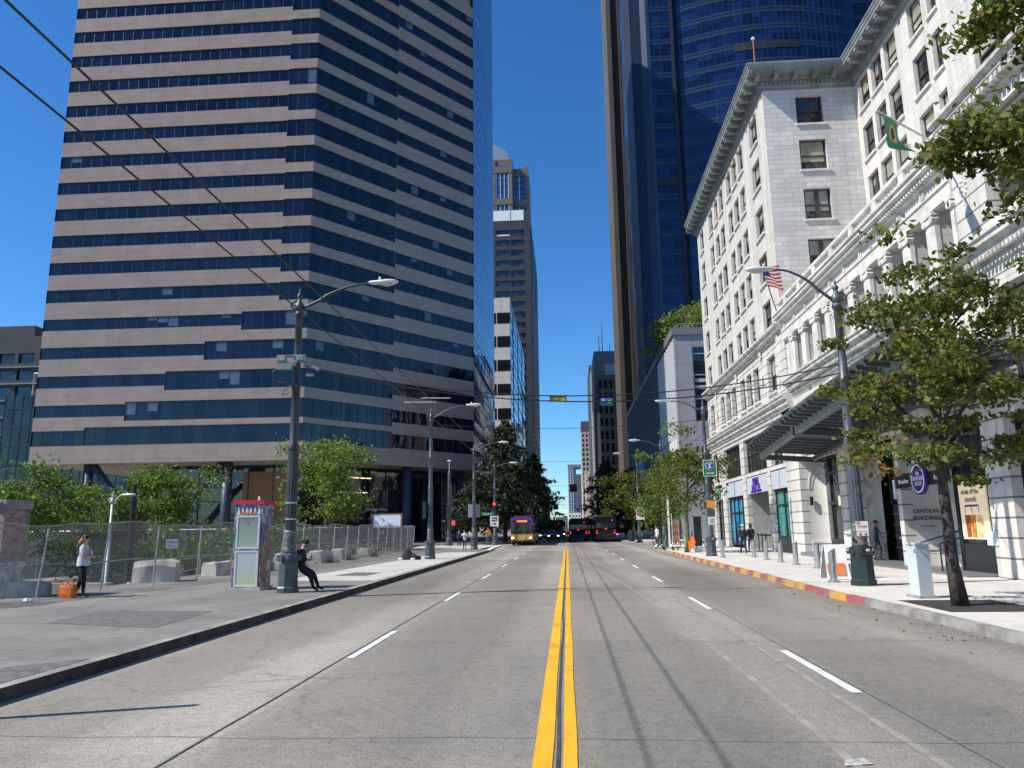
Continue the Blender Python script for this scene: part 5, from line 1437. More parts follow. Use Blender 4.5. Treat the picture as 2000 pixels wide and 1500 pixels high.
R3 = lamp_post('lamp post rising out of the street trees past the white building', 7.5, 60, h=8.1, arm=1.6, rise=.5, side=-1)
R4 = lamp_post('lamp post on the far right corner carrying the round red no entry sign', 8.0, 86.2, h=9.6, arm=1.7, rise=.5, side=-1)
# signal post without a lamp arm on the cross-street corner
t = thing('signal_post', 'plain post with a small mushroom cap on the left corner, signal box half way up', 'signal post', (-11.35, 73.2, .1))
b_ = MB(); b_.lathe([(.34, 0), (.32, .7), (.22, .8), (.2, 1.5)], (-11.35, 73.2, .1), 8); b_.build('plinth', M_LPB, t)
b_ = MB(); b_.lathe([(.17, 1.5), (.15, 7.0), (.05, 7.3)], (-11.35, 73.2, .1), 12); b_.build('shaft', M_LPB, t, True)
b_ = MB(); b_.tube([(-11.35, 73.2, 7.3), (-11.35, 73.2, 8.3)], .03, 6); b_.lathe([(.05, 0), (.22, .05), (.2, .12), (.05, .18)], (-11.35, 73.2, 8.2), 10); b_.build('cap', M_HEAD, t)
b_ = MB(); b_.box(-11.6, -11.1, 72.9, 73.0, 2.6, 3.8); b_.build('signal_box', M_LPD, t)
M_RED = mat('red signal light', (.8, .03, .03), .4, 0, 0, emit=1.6, ecol=(1, .04, .05))
M_BLKP = mat('black painted metal', (.015, .015, .017), .5, 0, .1)
t = thing('pedestrian_signal', 'red hand pedestrian signal on the plain corner post', 'pedestrian signal', (-10.9, 73, 2.2))
b_ = MB(); b_.box(-11.1, -10.6, 72.8, 73.1, 2.0, 2.6); b_.build('housing', M_BLKP, t); b_ = MB(); b_.box(-11.02, -10.75, 72.77, 72.8, 2.1, 2.5); b_.build('light', M_RED, t)
def signal(label, x, y, z, mtl=M_RED, up=True):
    t = thing('traffic_light', label, 'traffic light', (x, y, z), 'traffic lights at the junction')
    b_ = MB(); b_.box(x-.16, x+.16, y, y+.25, z-.75, z+.22); b_.build('housing', M_BLKP, t)
    for k in range(3):
        b_ = MB(); b_.tube([(x, y-.02, z-.27*k), (x, y+.01, z-.27*k)], .12 if k else .15, 12)
        b_.build('light', mtl if k == 0 else mat('unlit lens', (.03, .03, .02), .3), t)
        b_ = MB(); b_.box(x-.13, x+.13, y-.16, y, z-.27*k+.12, z-.27*k+.135); b_.build('visor', M_BLKP, t)
signal('traffic light glowing red above the one way sign on the left corner', -6.95, 72.9, 4.05)
signal('traffic light glowing red above the no entry sign on the right corner', 8.1, 85.8, 4.6)
# signs on posts ------------------------------------------------
M_SW = mat('white sign face', (.78, .78, .76), .5, 0, .05); M_SG = mat('green sign face', (.012, .20, .08), .5, 0, .08)
M_SR = mat('red sign paint', (.55, .02, .03), .5, 0, .1); M_SB = mat('blue sign paint', (.03, .10, .42), .5, 0, .05); M_SK = mat('black sign paint', (.02, .02, .02), .5, 0, 0)
def rrect(cx, cz, w_, h_, r, y, n=4):
    pts = []
    for (sx, sz, a0) in ((1, 1, 0), (-1, 1, 90), (-1, -1, 180), (1, -1, 270)):
        for k in range(n+1):
            a = R_(a0+90*k/n); pts.append((cx+sx*(w_/2-r)+r*math.cos(a), y, cz+sz*(h_/2-r)+r*math.sin(a)))
    return pts
X_, U_ = (1, 0, 0), (0, 0, 1)
t = thing('route_sign', 'green highway sign with a blue and red shield reading 5 and a white arrow', 'road sign', (7.65, 41.0, 4.3))
y = 41.02
b_ = MB(); b_.extr(rrect(7.68, 4.74, .74, .9, .05, y), (0, .03, 0)); b_.build('panel', M_SG, t)
b_ = MB(); b_.tube([(p[0], p[1]-.005, p[2]) for p in rrect(7.68, 4.74, .68, .84, .05, y)]+[(8.02-.0, y-.005, 4.74+.37)], .012, 4); b_.build('border', M_SW, t)
sh = [(-.2, .14), (-.1, .17), (0, .14), (.1, .17), (.2, .14), (.22, 0), (.16, -.12), (0, -.22), (-.16, -.12), (-.22, 0)]
b_ = MB(); b_.extr([(7.68+a, y-.02, 4.86+c) for a, c in sh], (0, .015, 0), 0); b_.extr([(7.68+a*1.12, y-.01, 4.86+c*1.12) for a, c in sh], (0, .008, 0), 1); b_.extr([(7.68+a, y-.026, 4.86+c) for a, c in [(-.2, .1), (-.2, .14), (-.1, .17), (0, .14), (.1, .17), (.2, .14), (.2, .1)]], (0, .005, 0), 2)
b_.build('shield', [M_SB, M_SW, M_SR], t)
b_ = MB(); text_mb(b_, '5', .3, (7.68, y-.03, 4.83), X_, U_, 0, .01, bold=.01); text_mb(b_, 'INTERSTATE', .05, (7.68, y-.035, 4.99), X_, U_, 0, .01)
b_.build('lettering', M_SW, t)
b_ = MB(); b_.box(7.48, 7.8, y-.02, y-.005, 4.45, 4.49); b_.poly([(7.78, y-.02, 4.41), (7.9, y-.02, 4.47), (7.78, y-.02, 4.53)]); b_.build('arrow', M_SW, t)
t = thing('parking_sign', 'white and red no stopping sign with arrows strapped to the right lamp post', 'parking sign', (7.62, 20.45, 1.4))
y = 20.44
b_ = MB(); b_.box(7.47, 7.77, y, y+.01, 1.40, 1.78); b_.build('plate', M_SW, t)
b_ = MB(); b_.box(7.48, 7.56, y-.004, y, 1.70, 1.775)
text_mb(b_, 'STOPS', .085, (7.62, y-.006, 1.64), X_, U_, 0, .004)
for s_, x in ((-1, 7.56), (1, 7.69)): b_.poly([(x+s_*.055, y-.004, 1.45), (x-s_*.01, y-.004, 1.485), (x-s_*.01, y-.004, 1.415)]); b_.box(min(x-s_*.04, x), max(x-s_*.04, x), y-.004, y, 1.44, 1.46)
b_.box(7.475, 7.765, y-.004, y, 1.51, 1.518); b_.box(7.475, 7.765, y-.004, y, 1.405, 1.412)
b_.build('red_lettering', M_SR, t); b_ = MB(); text_mb(b_, 'NO', .06, (7.52, y-.008, 1.735), X_, U_, 0, .004); b_.build('white_lettering', M_SW, t)
for i, (z, c, l, w_) in enumerate(((2.85, mat('orange notice', (.75, .28, .02), .6), 'orange notice strapped to the lamp post under the route sign', .42), (2.38, mat('green black notice', (.05, .09, .05), .6), 'dark green notice below the orange one on the lamp post', .38), (1.98, M_SW, 'white notice with grey print below the dark one on the lamp post', .4))):
    t = thing('post_notice', l, 'notice', (7.6, 40.9, z-.2)); b_ = MB(); b_.box(7.62-w_/2, 7.62+w_/2, 41.0, 41.02, z-.2, z+.2); b_.build('plate', c, t)
    if i == 2:
        b_ = MB()
        for k in range(4): b_.box(7.5, 7.74, 40.99, 41.0, z-.12+k*.07, z-.09+k*.07)
        b_.build('print', mat('grey print', (.3, .28, .3), .6), t)
t = thing('one_way_sign', 'white one way sign with a black arrow on the left corner lamp post', 'road sign', (-6.9, 73, 2.2)); y = 72.9
b_ = MB(); b_.box(-7.35, -6.55, y, y+.03, 1.95, 2.9); b_.build('panel', M_SW, t)
b_ = MB(); text_mb(b_, 'ONE', .27, (-6.95, y-.01, 2.7), X_, U_, 0, .01, bold=.012); text_mb(b_, 'WAY', .27, (-6.95, y-.01, 2.45), X_, U_, 0, .01, bold=.012)
b_.box(-7.25, -6.9, y-.01, y, 2.12, 2.2); b_.poly([(-6.95, y-.01, 2.04), (-6.65, y-.01, 2.16), (-6.95, y-.01, 2.28)]); b_.build('lettering', M_SK, t)
t = thing('street_name_sign', 'green street name sign on the left corner post', 'street sign', (-7.4, 73.2, 3.1)); b_ = MB(); b_.box(-8.2, -7.05, 73.1, 73.14, 2.95, 3.25); b_.build('panel', M_SG, t)
b_ = MB(); text_mb(b_, 'Marion St', .2, (-7.62, 73.09, 3.1), X_, U_, 0, .01); b_.build('lettering', M_SW, t)
t = thing('no_entry_sign', 'square white sign with the red no entry disc on the right corner post', 'road sign', (8.1, 85.6, 2.5)); y = 85.9
b_ = MB(); b_.box(7.68, 8.62, y, y+.03, 2.5, 3.85); b_.build('panel', M_SW, t); b_ = MB(); b_.tube([(8.15, y-.02, 3.28), (8.15, y, 3.28)], .42, 24); b_.build('disc', M_SR, t)
b_ = MB(); b_.box(7.83, 8.47, y-.03, y-.02, 3.23, 3.34); text_mb(b_, 'DO NOT', .13, (8.15, y-.03, 3.46), X_, U_, 0, .01); text_mb(b_, 'ENTER', .13, (8.15, y-.03, 3.1), X_, U_, 0, .01); b_.build('lettering', M_SW, t)
t = thing('road_sign', 'grey back of a sign on the lamp post behind the white shirted pedestrian', 'road sign', (-7.25, 59.5, 3)); b_ = MB(); b_.box(-7.75, -6.8, 59.6, 59.64, 2.6, 3.6); b_.build('panel', mat('grey sign back', (.3, .32, .34), .5, .3, .1), t)
sp_ = thing('sign_pole', 'plain steel pole on the near left pavement throwing a shadow on the road', 'sign post', (-7.15, 6.6, .15))
b_ = MB(); b_.tube([(-7.15, 6.6, .15), (-7.15, 6.6, 3.7)], .055, 8); b_.build('pole', M_LPB, sp_)

# ------------------------------------------------------------------ overhead wires
M_WIRE = mat('black overhead wire', (.012, .012, .014), .5, 0, 0)
def wire(label, a, b, sag, r=.016, n=24, group='overhead wires', name='overhead_wire'):
    a, b = Vector(a), Vector(b); m_ = MB()
    m_.tube([tuple(a+(b-a)*(k/n)-Vector((0, 0, sag*4*(k/n)*(1-k/n)))) for k in range(n+1)], r, 5)
    return tag(m_.build(name, M_WIRE), label, 'overhead wire', group)
wire('upper trolley wire running along the left lanes from above the camera', (-3.56, -6, 5.12), (-3.56, 320, 5.1), .0, .011)
wire('lower of the two trolley wires along the left lanes', (-4.12, -6, 5.12), (-4.12, 320, 5.1), .0, .011)
wire('upper span cable from the near left lamp post across to the right one', (-7.1, 19.66, 6.15), (7.5, 20.7, 6.0), .86, .016)
wire('lower span cable carrying the yellow tag between the two near lamp posts', (-6.6, 19.6, 5.98), (7.5, 20.7, 5.75), .82, .018)
wire('span wire between the second pair of lamp posts', (-7.36, 40.85, 7.4), (7.5, 41.3, 7.4), .35, .012)
wire('span wire between the third pair of lamp posts', (-7.25, 59.4, 7.1), (7.5, 60, 7.3), .35, .013)
wire('span wire over the junction between the corner posts', (-6.9, 73.3, 6.2), (8, 86.2, 6.6), .4, .014)
wire('guy wire from the near right lamp post to the white building front', (7.6, 20.7, 6.0), (12.28, 27.5, 6.6), .15, .01)
wire('wire from the second right lamp post up to the white building belt course', (7.55, 41.3, 6.9), (12.3, 33, 9.4), .2, .01)
wire('wire from the second right lamp post back toward the grey podium building', (7.5, 41.3, 6.6), (8.0, 86.2, 7.6), .3, .012)
for i, (y, z) in enumerate(((105, 6.0), (125, 6.1), (150, 6.2), (180, 6.3))):
    wire(('span wire over the parked buses just past the junction', 'span wire over the far roadway by the dark conifers', 'span wire beyond the dark conifers', 'farthest thin span wire over the roadway')[i], (-7, y, z+.4), (7.5, y+1, z), .3, .016)
def insulator(x, y, z, L=1.2, s=1):
    return ((x, y, z), (x+s*L, y, z))
hg = MB()
for (xa, xb, y, z) in ((-3.9, -3.1, 20.1, 5.24), (-4.4, -3.5, 20.2, 5.15)): hg.tube([(xa, y, z), (xb, y, z-.02)], .017, 6)
tag(hg.build('wire_hanger', mat('pale insulator bar', (.36, .36, .35), .6)), 'pale insulated hanger bars where the trolley wires meet the span cable', 'wire hanger')
hg = MB()
for (xa, xb, y, z) in ((3.9, 4.6, 20.5, 5.32), (4.6, 5.5, 20.6, 5.42)): hg.tube([(xa, y, z), (xb, y, z+.03)], .015, 6)
tag(hg.build('wire_hanger', mat('pale insulator bar', (.36, .36, .35), .6)), 'pale hanger bars on the span cable near the white building', 'wire hanger')
t = thing('cable_tag', 'small yellow number tag hung between the two span cables', 'tag', (-.15, 20.15, 5.1))
b_ = MB(); b_.box(-.37, .06, 20.14, 20.16, 5.07, 5.19); b_.build('plate', mat('yellow tag', (.8, .6, .02), .5, 0, .1), t)
b_ = MB(); text_mb(b_, '35-BT-S', .12, (-.155, 20.13, 5.125), X_, U_, 0, .005); b_.box(-.385, -.365, 20.12, 20.17, 5.03, 5.25); b_.box(.055, .075, 20.12, 20.17, 5.03, 5.25); b_.box(-.37, .06, 20.13, 20.17, 5.185, 5.215); b_.build('lettering', M_SK, t)
t = thing('overhead_sign', 'small blue and green panel with white letters B and G on the span cable', 'sign', (1.15, 20.25, 5.0))
b_ = MB(); y = 20.22
b_.poly([(.98, y, 4.93), (1.31, y, 5.14), (.98, y, 5.14)], 0); b_.poly([(.98, y, 4.93), (1.31, y, 4.93), (1.31, y, 5.14)], 1); b_.box(.98, 1.31, y+.004, y+.012, 4.93, 5.14, 1)
b_.build('panel', [M_SB, M_SG], t); b_ = MB(); text_mb(b_, 'B', .11, (1.06, y-.006, 5.07), X_, U_, 0, .004, bold=.003); text_mb(b_, 'G', .11, (1.22, y-.006, 5.03), X_, U_, 0, .004, bold=.003); b_.build('lettering', M_SW, t)
t = thing('overhead_no_turn_sign', 'black panel with a red ring hung over the roadway far ahead', 'sign', (1.1, 125, 7.4))
b_ = MB(); b_.box(.55, 1.75, 125, 125.05, 7.5, 8.75); b_.build('panel', mat('dark maroon sign face', (.08, .01, .015), .5, 0, 0), t)
b_ = MB(); b_.tube([(1.15+.5*math.cos(k*PI/12), 124.97, 8.12+.5*math.sin(k*PI/12)) for k in range(25)], .07, 6); b_.build('ring', M_SR, t)
t = thing('overhead_signal', 'dark square signal box hung from wires over the far roadway', 'traffic light', (-1.5, 110, 4.3))
b_ = MB(); b_.box(-1.95, -1.2, 110, 110.3, 4.3, 5.1); b_.build('housing', mat('dark blue box', (.02, .03, .05), .5), t); b_ = MB(); b_.tube([(-1.6, 110.1, 5.1), (-1.6, 110.1, 7)], .03, 5); b_.build('hanger', M_WIRE, t)

# ------------------------------------------------------------------ things on the right pavement
M_STL = mat('brushed stainless steel', (.58, .58, .57), .28, .85, .08, 2, stretch=(8, 8, .5))
bol = [(8.05, 39.2, 'bollard beside the lamp post with the route sign'), (9.3, 39.4, 'bollard nearest the two people walking past the porch'), (9.13, 36.4, 'bollard second nearest the walking pair'), (9.06, 33.7, 'bollard in front of the teal shop window'),
       (9.05, 31.5, 'bollard in front of the rusticated corner pier'), (9.03, 28.8, 'bollard in front of the curved stone reveal'), (8.99, 26.2, 'bollard just behind the one nearest the tall lamp post'), (7.27, 21.9, 'bollard closest to the camera, beside the tall lamp post base')]
bol[0] = (7.62+.1, 39.2, bol[0][2])
proto = None
for (x, y, l) in bol:
    if proto is None:
        proto = thing('bollard', 'slanted top stainless steel '+l, 'bollard', (x, y, .15), 'stainless steel bollards')
        b_ = MB(); n = 14; r = .1
        n0 = 0
        for z in (0.02, .84):
            for j in range(n):
                a = 2*PI*j/n; b_.v.append((x+r*math.cos(a), y+r*math.sin(a), .15+z+(.07*math.cos(a) if z > .5 else 0)))
        for j in range(n): b_.f.append((j, (j+1) % n, n+(j+1) % n, n+j)); b_.m.append(0)
        b_.f.append(tuple(n+j for j in range(n))); b_.m.append(0)
        b_.build('tube', M_STL, proto, False)
        b_ = MB(); b_.lathe([(.17, 0), (.17, .03), (.1, .035)], (x, y, .15), 16); b_.build('foot_plate', mat('dull base plate', (.3, .3, .3), .5, .6, .1), proto)
    else:
        c = copy_tree(proto); c.location = (x, y, .15); c['label'] = 'slanted top stainless steel '+l
t = thing('utility_cabinet', 'tall narrow pale grey utility cabinet between lamp post and street tree', 'utility cabinet', (7.5, 17.1, .15))
M_CABN = mat('pale grey cabinet paint', (.50, .55, .57), .45, 0, .08, 1.5)
b_ = MB(); b_.obox((7.52, 17.2, .73), (.30, .36, 1.06), .12); b_.build('body', M_CABN, t); b_ = MB(); b_.obox((7.52, 17.2, 1.275), (.34, .4, .04), .12); b_.build('lid', M_CABN, t)
b_ = MB(); b_.obox((7.52, 17.2, .175), (.44, .5, .05), .12); b_.build('concrete_foot', M_KERB, t)
for (dx, l, m_) in ((0, 'white sandwich board partly behind the lamp post base', 1), (.62, 'white sandwich board right behind the lamp post, seen from its side', 0)):
    x, y = 7.75+dx, 23.2+dx*.6
    t = thing('sandwich_board', l, 'sandwich board', (x, y, .15))
    for s_ in (-1, 1):
        b_ = MB(); b_.poly([(x-.33, y+s_*.32, .16), (x+.33, y+s_*.32, .16), (x+.27, y+s_*.03, 1.12), (x-.27, y+s_*.03, 1.12)]); b_.extr([(x-.33, y+s_*.32, .16), (x+.33, y+s_*.32, .16), (x+.27, y+s_*.03, 1.12), (x-.27, y+s_*.03, 1.12)], (0, s_*.03, .005)); b_.build('panel', M_SW, t)
    if m_:
        b_ = MB(); b_.poly([(x-.3, y-.345, .28), (x+.2, y-.345, .28), (x+.2, y-.25, .6), (x-.3, y-.25, .6)]); b_.build('orange_print', mat('orange print', (.75, .2, .05), .5), t)
# objects clustered near the far lamp post
t = thing('roll_up_sign', 'orange diamond roadworks sign lying on its stand by the kerb', 'road sign', (7.4, 47.3, .15))
b_ = MB(); b_.extr([(7.3, 47.2, .2), (7.72, 47.25, .72), (7.62, 47.35, 1.2), (7.28, 47.3, .78)], (.03, .04, 0)); b_.build('panel', mat('fluorescent orange', (.9, .16, .03), .6, 0, .1), t)
b_ = MB(); b_.tube([(7.3, 47.4, .15), (7.62, 47.45, 1.45)], .025, 6); b_.tube([(7.8, 47.6, .15), (7.5, 47.45, .7)], .02, 6); b_.build('stand', M_BLKP, t)
t = thing('advertising_panel', 'tall black free-standing panel behind the orange roadworks sign', 'sign', (8.0, 48, .15))
b_ = MB(); b_.box(7.8, 8.25, 48, 48.12, .5, 2.3); b_.build('panel', M_BLKP, t)
b_ = MB(); b_.tube([(7.85, 48.05, .15), (7.95, 48.05, .6)], .03, 5); b_.tube([(8.6, 48.05, .15), (8.15, 48.05, 1.1)], .03, 5); b_.build('leg', M_BLKP, t)
b_ = MB(); b_.box(7.75, 8.5, 47.4, 47.8, .15, .38); tag(b_.build('concrete_planter', mat('pale concrete block', (.5, .5, .48), .8)), 'low pale concrete block beside the orange roadworks sign', 'concrete block')
t = thing('barricade_panel', 'orange and white upright barricade panel behind the scooters', 'barricade', (7.2, 54, .15))
b_ = MB()
for k in range(6): b_.box(7.3, 7.75, 54, 54.05, .6+k*.25, .6+k*.25+.25, k % 2)
b_.box(7.25, 7.3, 54, 54.05, .15, 2.6, 2); b_.build('panel', [mat('dusty orange', (.55, .2, .08), .7), mat('rust cream', (.5, .35, .25), .7), M_SW], t)
b_ = MB(); b_.box(6.98, 7.1, 53.8, 53.9, .15, 4.6); tag(b_.build('white_post', M_SW), 'thin white square post behind the scooters', 'post')
def wheel(mb_, c, r, axis='x', n=16, t=.03):
    c = Vector(c); pts = []
    for k in range(n+1):
        a = 2*PI*k/n
        pts.append(c+(Vector((0, math.cos(a)*r, math.sin(a)*r)) if axis == 'x' else Vector((math.cos(a)*r, 0, math.sin(a)*r))))
    mb_.tube(pts, t, 6, 0, False)
def bicycle(label, x, y, col, ang=0.0):
    t = thing('parked_bicycle', label, 'bicycle', (x, y, .15))
    for dx in (-.5, .5):
        b_ = MB(); wheel(b_, (x+dx, y, .48), .3, 'y', 18, .028); wh = b_.build('wheel', M_BLKP, t)
        b_ = MB()
        for k in range(8):
            a = PI*k/4; b_.tube([(x+dx, y, .48), (x+dx+.29*math.cos(a), y, .48+.29*math.sin(a))], .006, 4)
        b_.build('spokes', M_STRAP, wh)
    b_ = MB()
    for p_ in ([(-.5, .48), (-.15, .5), (.35, .95)], [(-.15, .5), (-.2, 1.0)], [(-.5, .48), (-.2, .9), (.35, .92)], [(.5, .48), (.36, 1.1)]): b_.tube([(x+a, y, z) for a, z in p_], .03, 6)
    b_.build('frame', col, t)
    b_ = MB(); b_.box(x-.34, x-.08, y-.07, y+.07, 1.02, 1.08); b_.build('saddle', M_BLKP, t)
    b_ = MB(); b_.tube([(x+.36, y-.28, 1.16), (x+.34, y, 1.12), (x+.36, y+.28, 1.16)], .02, 6); b_.build('handlebar', M_BLKP, t)
    return t
bicycle('black parked bicycle leaning at the left of the scooter cluster', 6.85, 55.2, M_BLKP)
bicycle('dark red parked bicycle behind the green scooter', 7.3, 55.9, mat('dark red frame', (.2, .02, .03), .4))
def scooter(label, x, y, col, s=1):
    t = thing('kick_scooter', label, 'scooter', (x, y, .15))
    for dx in (-.45, .45):
        b_ = MB(); b_.tube([(x+dx, y-.04, .27), (x+dx, y+.04, .27)], .12, 14); b_.build('wheel', M_BLKP, t)
    b_ = MB(); b_.box(x-.42, x+.36, y-.08, y+.08, .24, .3); b_.build('deck', col, t)
    b_ = MB(); b_.tube([(x+s*.45, y, .3), (x+s*.3, y, 1.15)], .035, 8); b_.build('stem', col, t)
    b_ = MB(); b_.tube([(x+s*.3, y-.24, 1.2), (x+s*.29, y, 1.17), (x+s*.3, y+.24, 1.2)], .025, 6); b_.build('handlebar', M_BLKP, t)
scooter('bright green kick scooter parked at the kerb under the street tree', 6.95, 52.6, mat('scooter green', (.03, .32, .10), .4), -1)
scooter('yellow kick scooter parked at the kerb under the street tree', 7.45, 51.9, mat('scooter yellow', (.55, .60, .03), .4))
t = thing('litter_bin', 'dark litter bin at the foot of the far right corner post', 'litter bin', (7.4, 85.9, .15)); b_ = MB(); b_.lathe([(.35, 0), (.38, 1.0), (.3, 1.1)], (7.1, 86, .15), 12); b_.build('drum', M_LPD, t)
b_ = MB(); b_.lathe([(.32, 1.1), (.34, 1.15), (.1, 1.25)], (7.1, 86, .15), 12); b_.build('lid', M_BLKP, t)
# banner on the far facade
t = thing('hanging_banner', 'pale blue slanting banner over the right pavement beyond the junction', 'banner', (10, 118, 7))
b_ = MB(); b_.extr([(9.9, 120, 7.2), (12.0, 120, 7.4), (12.4, 120, 10.2), (11.9, 120, 13.6), (10.6, 120, 9.8)], (0, .05, 0)); b_.build('cloth', mat('pale blue banner', (.32, .48, .62), .7), t)
b_ = MB(); b_.tube([(10.2, 120, 8.6), (12.0, 120, 13.6)], .12, 6); b_.build('pole', M_BLKP, t)

# ------------------------------------------------------------------ flags on the white building
def flag_mesh(o, ex, ey, nx_=14, ny_=8, wave=.12, fn=None):
    """o origin corner; ex along hoist->fly, ey along hoist"""
    b_ = MB(); o, ex, ey = Vector(o), Vector(ex), Vector(ey); nz = ex.cross(ey).normalized()
    for j in range(ny_+1):
        for i in range(nx_+1):
            u, v = i/nx_, j/ny_
            p = o+ex*u+ey*v+nz*(wave*u**.5*math.sin(5*u+2.2*v))+ey.normalized()*(-.12*u*math.sin(3*u+v))
            b_.v.append(tuple(p))
    for j in range(ny_):
        for i in range(nx_):
            a = j*(nx_+1)+i; b_.f.append((a, a+1, a+nx_+2, a+nx_+1)); b_.m.append(fn((i+.5)/nx_, (j+.5)/ny_) if fn else 0)
    return b_
M_FG = mat('flag green', (.01, .26, .10), .7, 0, .15, 3); M_FY = mat('flag gold', (.65, .42, .08), .7); M_FN = mat('flag seal navy', (.02, .03, .10), .7)
t = thing('green_flag', 'green flag with a round gold and navy emblem on an angled pole above the balustrade', 'flag', (12.3, 23.6, 14.0))
b_ = MB(); b_.tube([(12.3, 23.6, 13.9), (9.2, 20.6, 13.45)], .035, 6); b_.build('pole', mat('pale flagpole', (.6, .6, .58), .4), t)
def fs(u, v):
    r = math.hypot((u-.5)*1.5, v-.55)
    return 2 if r < .2 else (1 if r < .31 else 0)
b_ = flag_mesh((9.25, 20.65, 13.46), (.55, .35, -.92), (.85, .82, .12), 22, 20, .16, fs); b_.build('cloth', [M_FG, M_FY, M_FN], t, True)
t = thing('striped_flag', 'red and white striped flag with a blue corner on a dark pole', 'flag', (12.2, 41.8, 13.1))
b_ = MB(); b_.tube([(12.2, 41.9, 13.1), (11.1, 40.9, 16.2)], .03, 6); b_.build('pole', M_BLKP, t)
def us(u, v): return 2 if (u < .38 and v > .46) else (0 if int(v*13) % 2 == 0 else 1)
b_ = flag_mesh((11.55, 41.3, 14.85), (1.1, .5, -.05), (-.42, -.38, 1.2), 16, 26, .16, us); b_.build('cloth', [M_SR, M_SW, mat('flag blue', (.02, .03, .16), .7)], t, True)
# ------------------------------------------------------------------ left pavement: fence and what stands along it
M_GALV = mat('galvanised tube', (.42, .43, .43), .45, .6, .25, 3)
M_CHAIN = mat('chain link wire', (.24, .25, .25), .55, .4, 0)
fpath = [(-14.0, 14.3), (-13.35, 18.0), (-12.75, 22.0), (-12.1, 26.5), (-11.75, 36), (-11.65, 46), (-11.6, 57.2)]
def on_path(d):
    for a, b in zip(fpath[:-1], fpath[1:]):
        L = math.hypot(b[0]-a[0], b[1]-a[1])
        if d <= L or b is fpath[-1]: 
            t = d/L; return (a[0]+(b[0]-a[0])*t, a[1]+(b[1]-a[1])*t)
        d -= L
FL = sum(math.hypot(b[0]-a[0], b[1]-a[1]) for a, b in zip(fpath[:-1], fpath[1:]))
fence = thing('chain_link_fence', 'leaning galvanised chain link fence along the left pavement edge', 'fence', (-12.6, 30, .15))
FH = 1.82
def ftop(d): return FH+.05*math.sin(d*1.1)+.03*math.sin(d*2.7)
npost = 21; lean = [rng.uniform(.02, .14) for _ in range(npost)]
for k in range(npost):
    d = FL*k/(npost-1); x, y = on_path(min(d, FL-.001)); b_ = MB()
    b_.tube([(x, y, .12), (x+lean[k]*.7, y+lean[k], .15+ftop(d))], .027, 7); b_.build('post', M_GALV, fence)
def fpos(d, z):
    x, y = on_path(max(0, min(d, FL-.001))); k = min(npost-2, int(d/FL*(npost-1))); t = d/FL*(npost-1)-k
    l = lean[k]*(1-t)+lean[k+1]*t; return (x+l*.7*z/FH-.02, y+l*z/FH, .15+z)
b_ = MB(); n = 90
b_.tube([fpos(FL*i/n, ftop(FL*i/n)) for i in range(n+1)], .02, 6); b_.build('top_rail', M_GALV, fence)
b_ = MB(); b_.tube([fpos(FL*i/n, .78+.03*math.sin(i*.9)) for i in range(n+1)], .018, 6); b_.build('middle_rail', M_GALV, fence)
b_ = MB(); d = -FH
while d < FL:
    for s_ in (1, -1):
        pts = []
        for k in range(5):
            z = .03+(FH-.05)*k/4; dd = d+z if s_ > 0 else d+FH-z
            if 0 <= dd <= FL: pts.append(fpos(dd, z*ftop(dd)/FH))
        if len(pts) > 1: b_.tube(pts, .0042, 3, 0, False)
    d += .115
b_.build('wire_mesh', M_CHAIN, fence)
for (d, z, w_, l, red) in ((9.0, 1.2, .34, 'white and red warning sign wired to the fence behind the standing woman', 1), (17.9, 1.42, .26, 'grey faded notice on the fence left of the painted kiosk', 0), (32.5, 1.4, .3, 'faded pale notice on the fence beyond the dark lamp post', 0), (36, 1.42, .28, 'small faded notice farther along the fence before the notice board', 0)):
    x, y, z_ = fpos(d, z); t = thing('fence_sign', l, 'sign', (x, y, z_))
    b_ = MB(); b_.extr([(x+.05, y-.0, z_-.13), (x+.05+w_*.8, y+w_*.6, z_-.13), (x+.05+w_*.8, y+w_*.6, z_+.15), (x+.05, y, z_+.15)], (.008, -.003, 0)); b_.build('plate', M_SW if red else mat('faded notice', (.32, .30, .31), .7, 0, .2), t)
    if red:
        b_ = MB(); rgt = (.8, .6, 0); c = Vector((x+.06+w_*.4, y-.01+w_*.3, z_))
        text_mb(b_, 'DANGER', .085, c+Vector((.012, -.004, .06)), rgt, U_, 1, .004); text_mb(b_, 'KEEP OUT', .075, c+Vector((.012, -.004, -.06)), rgt, U_, 0, .004)
        b_.build('lettering', [M_SR, M_SK], t)
# pipe railing behind the fence
pr_ = thing('pipe_railing', 'low pale pipe railing rising behind the chain link fence', 'railing', (-14, 40, 0))
b_ = MB()
for z in (.55, 1.0): b_.tube([(-14.9, 27, z-.35), (-14.2, 38, z-.05), (-13.6, 57, z+.12)], .022, 6)
b_.build('rail', M_GALV, pr_)
for k in range(12):
    b_ = MB(); y = 27.5+k*2.6; x = -14.9+(y-27)*.043; b_.tube([(x, y, -.6), (x, y, .65+.02*k)], .022, 6); b_.build('post', M_GALV, pr_)
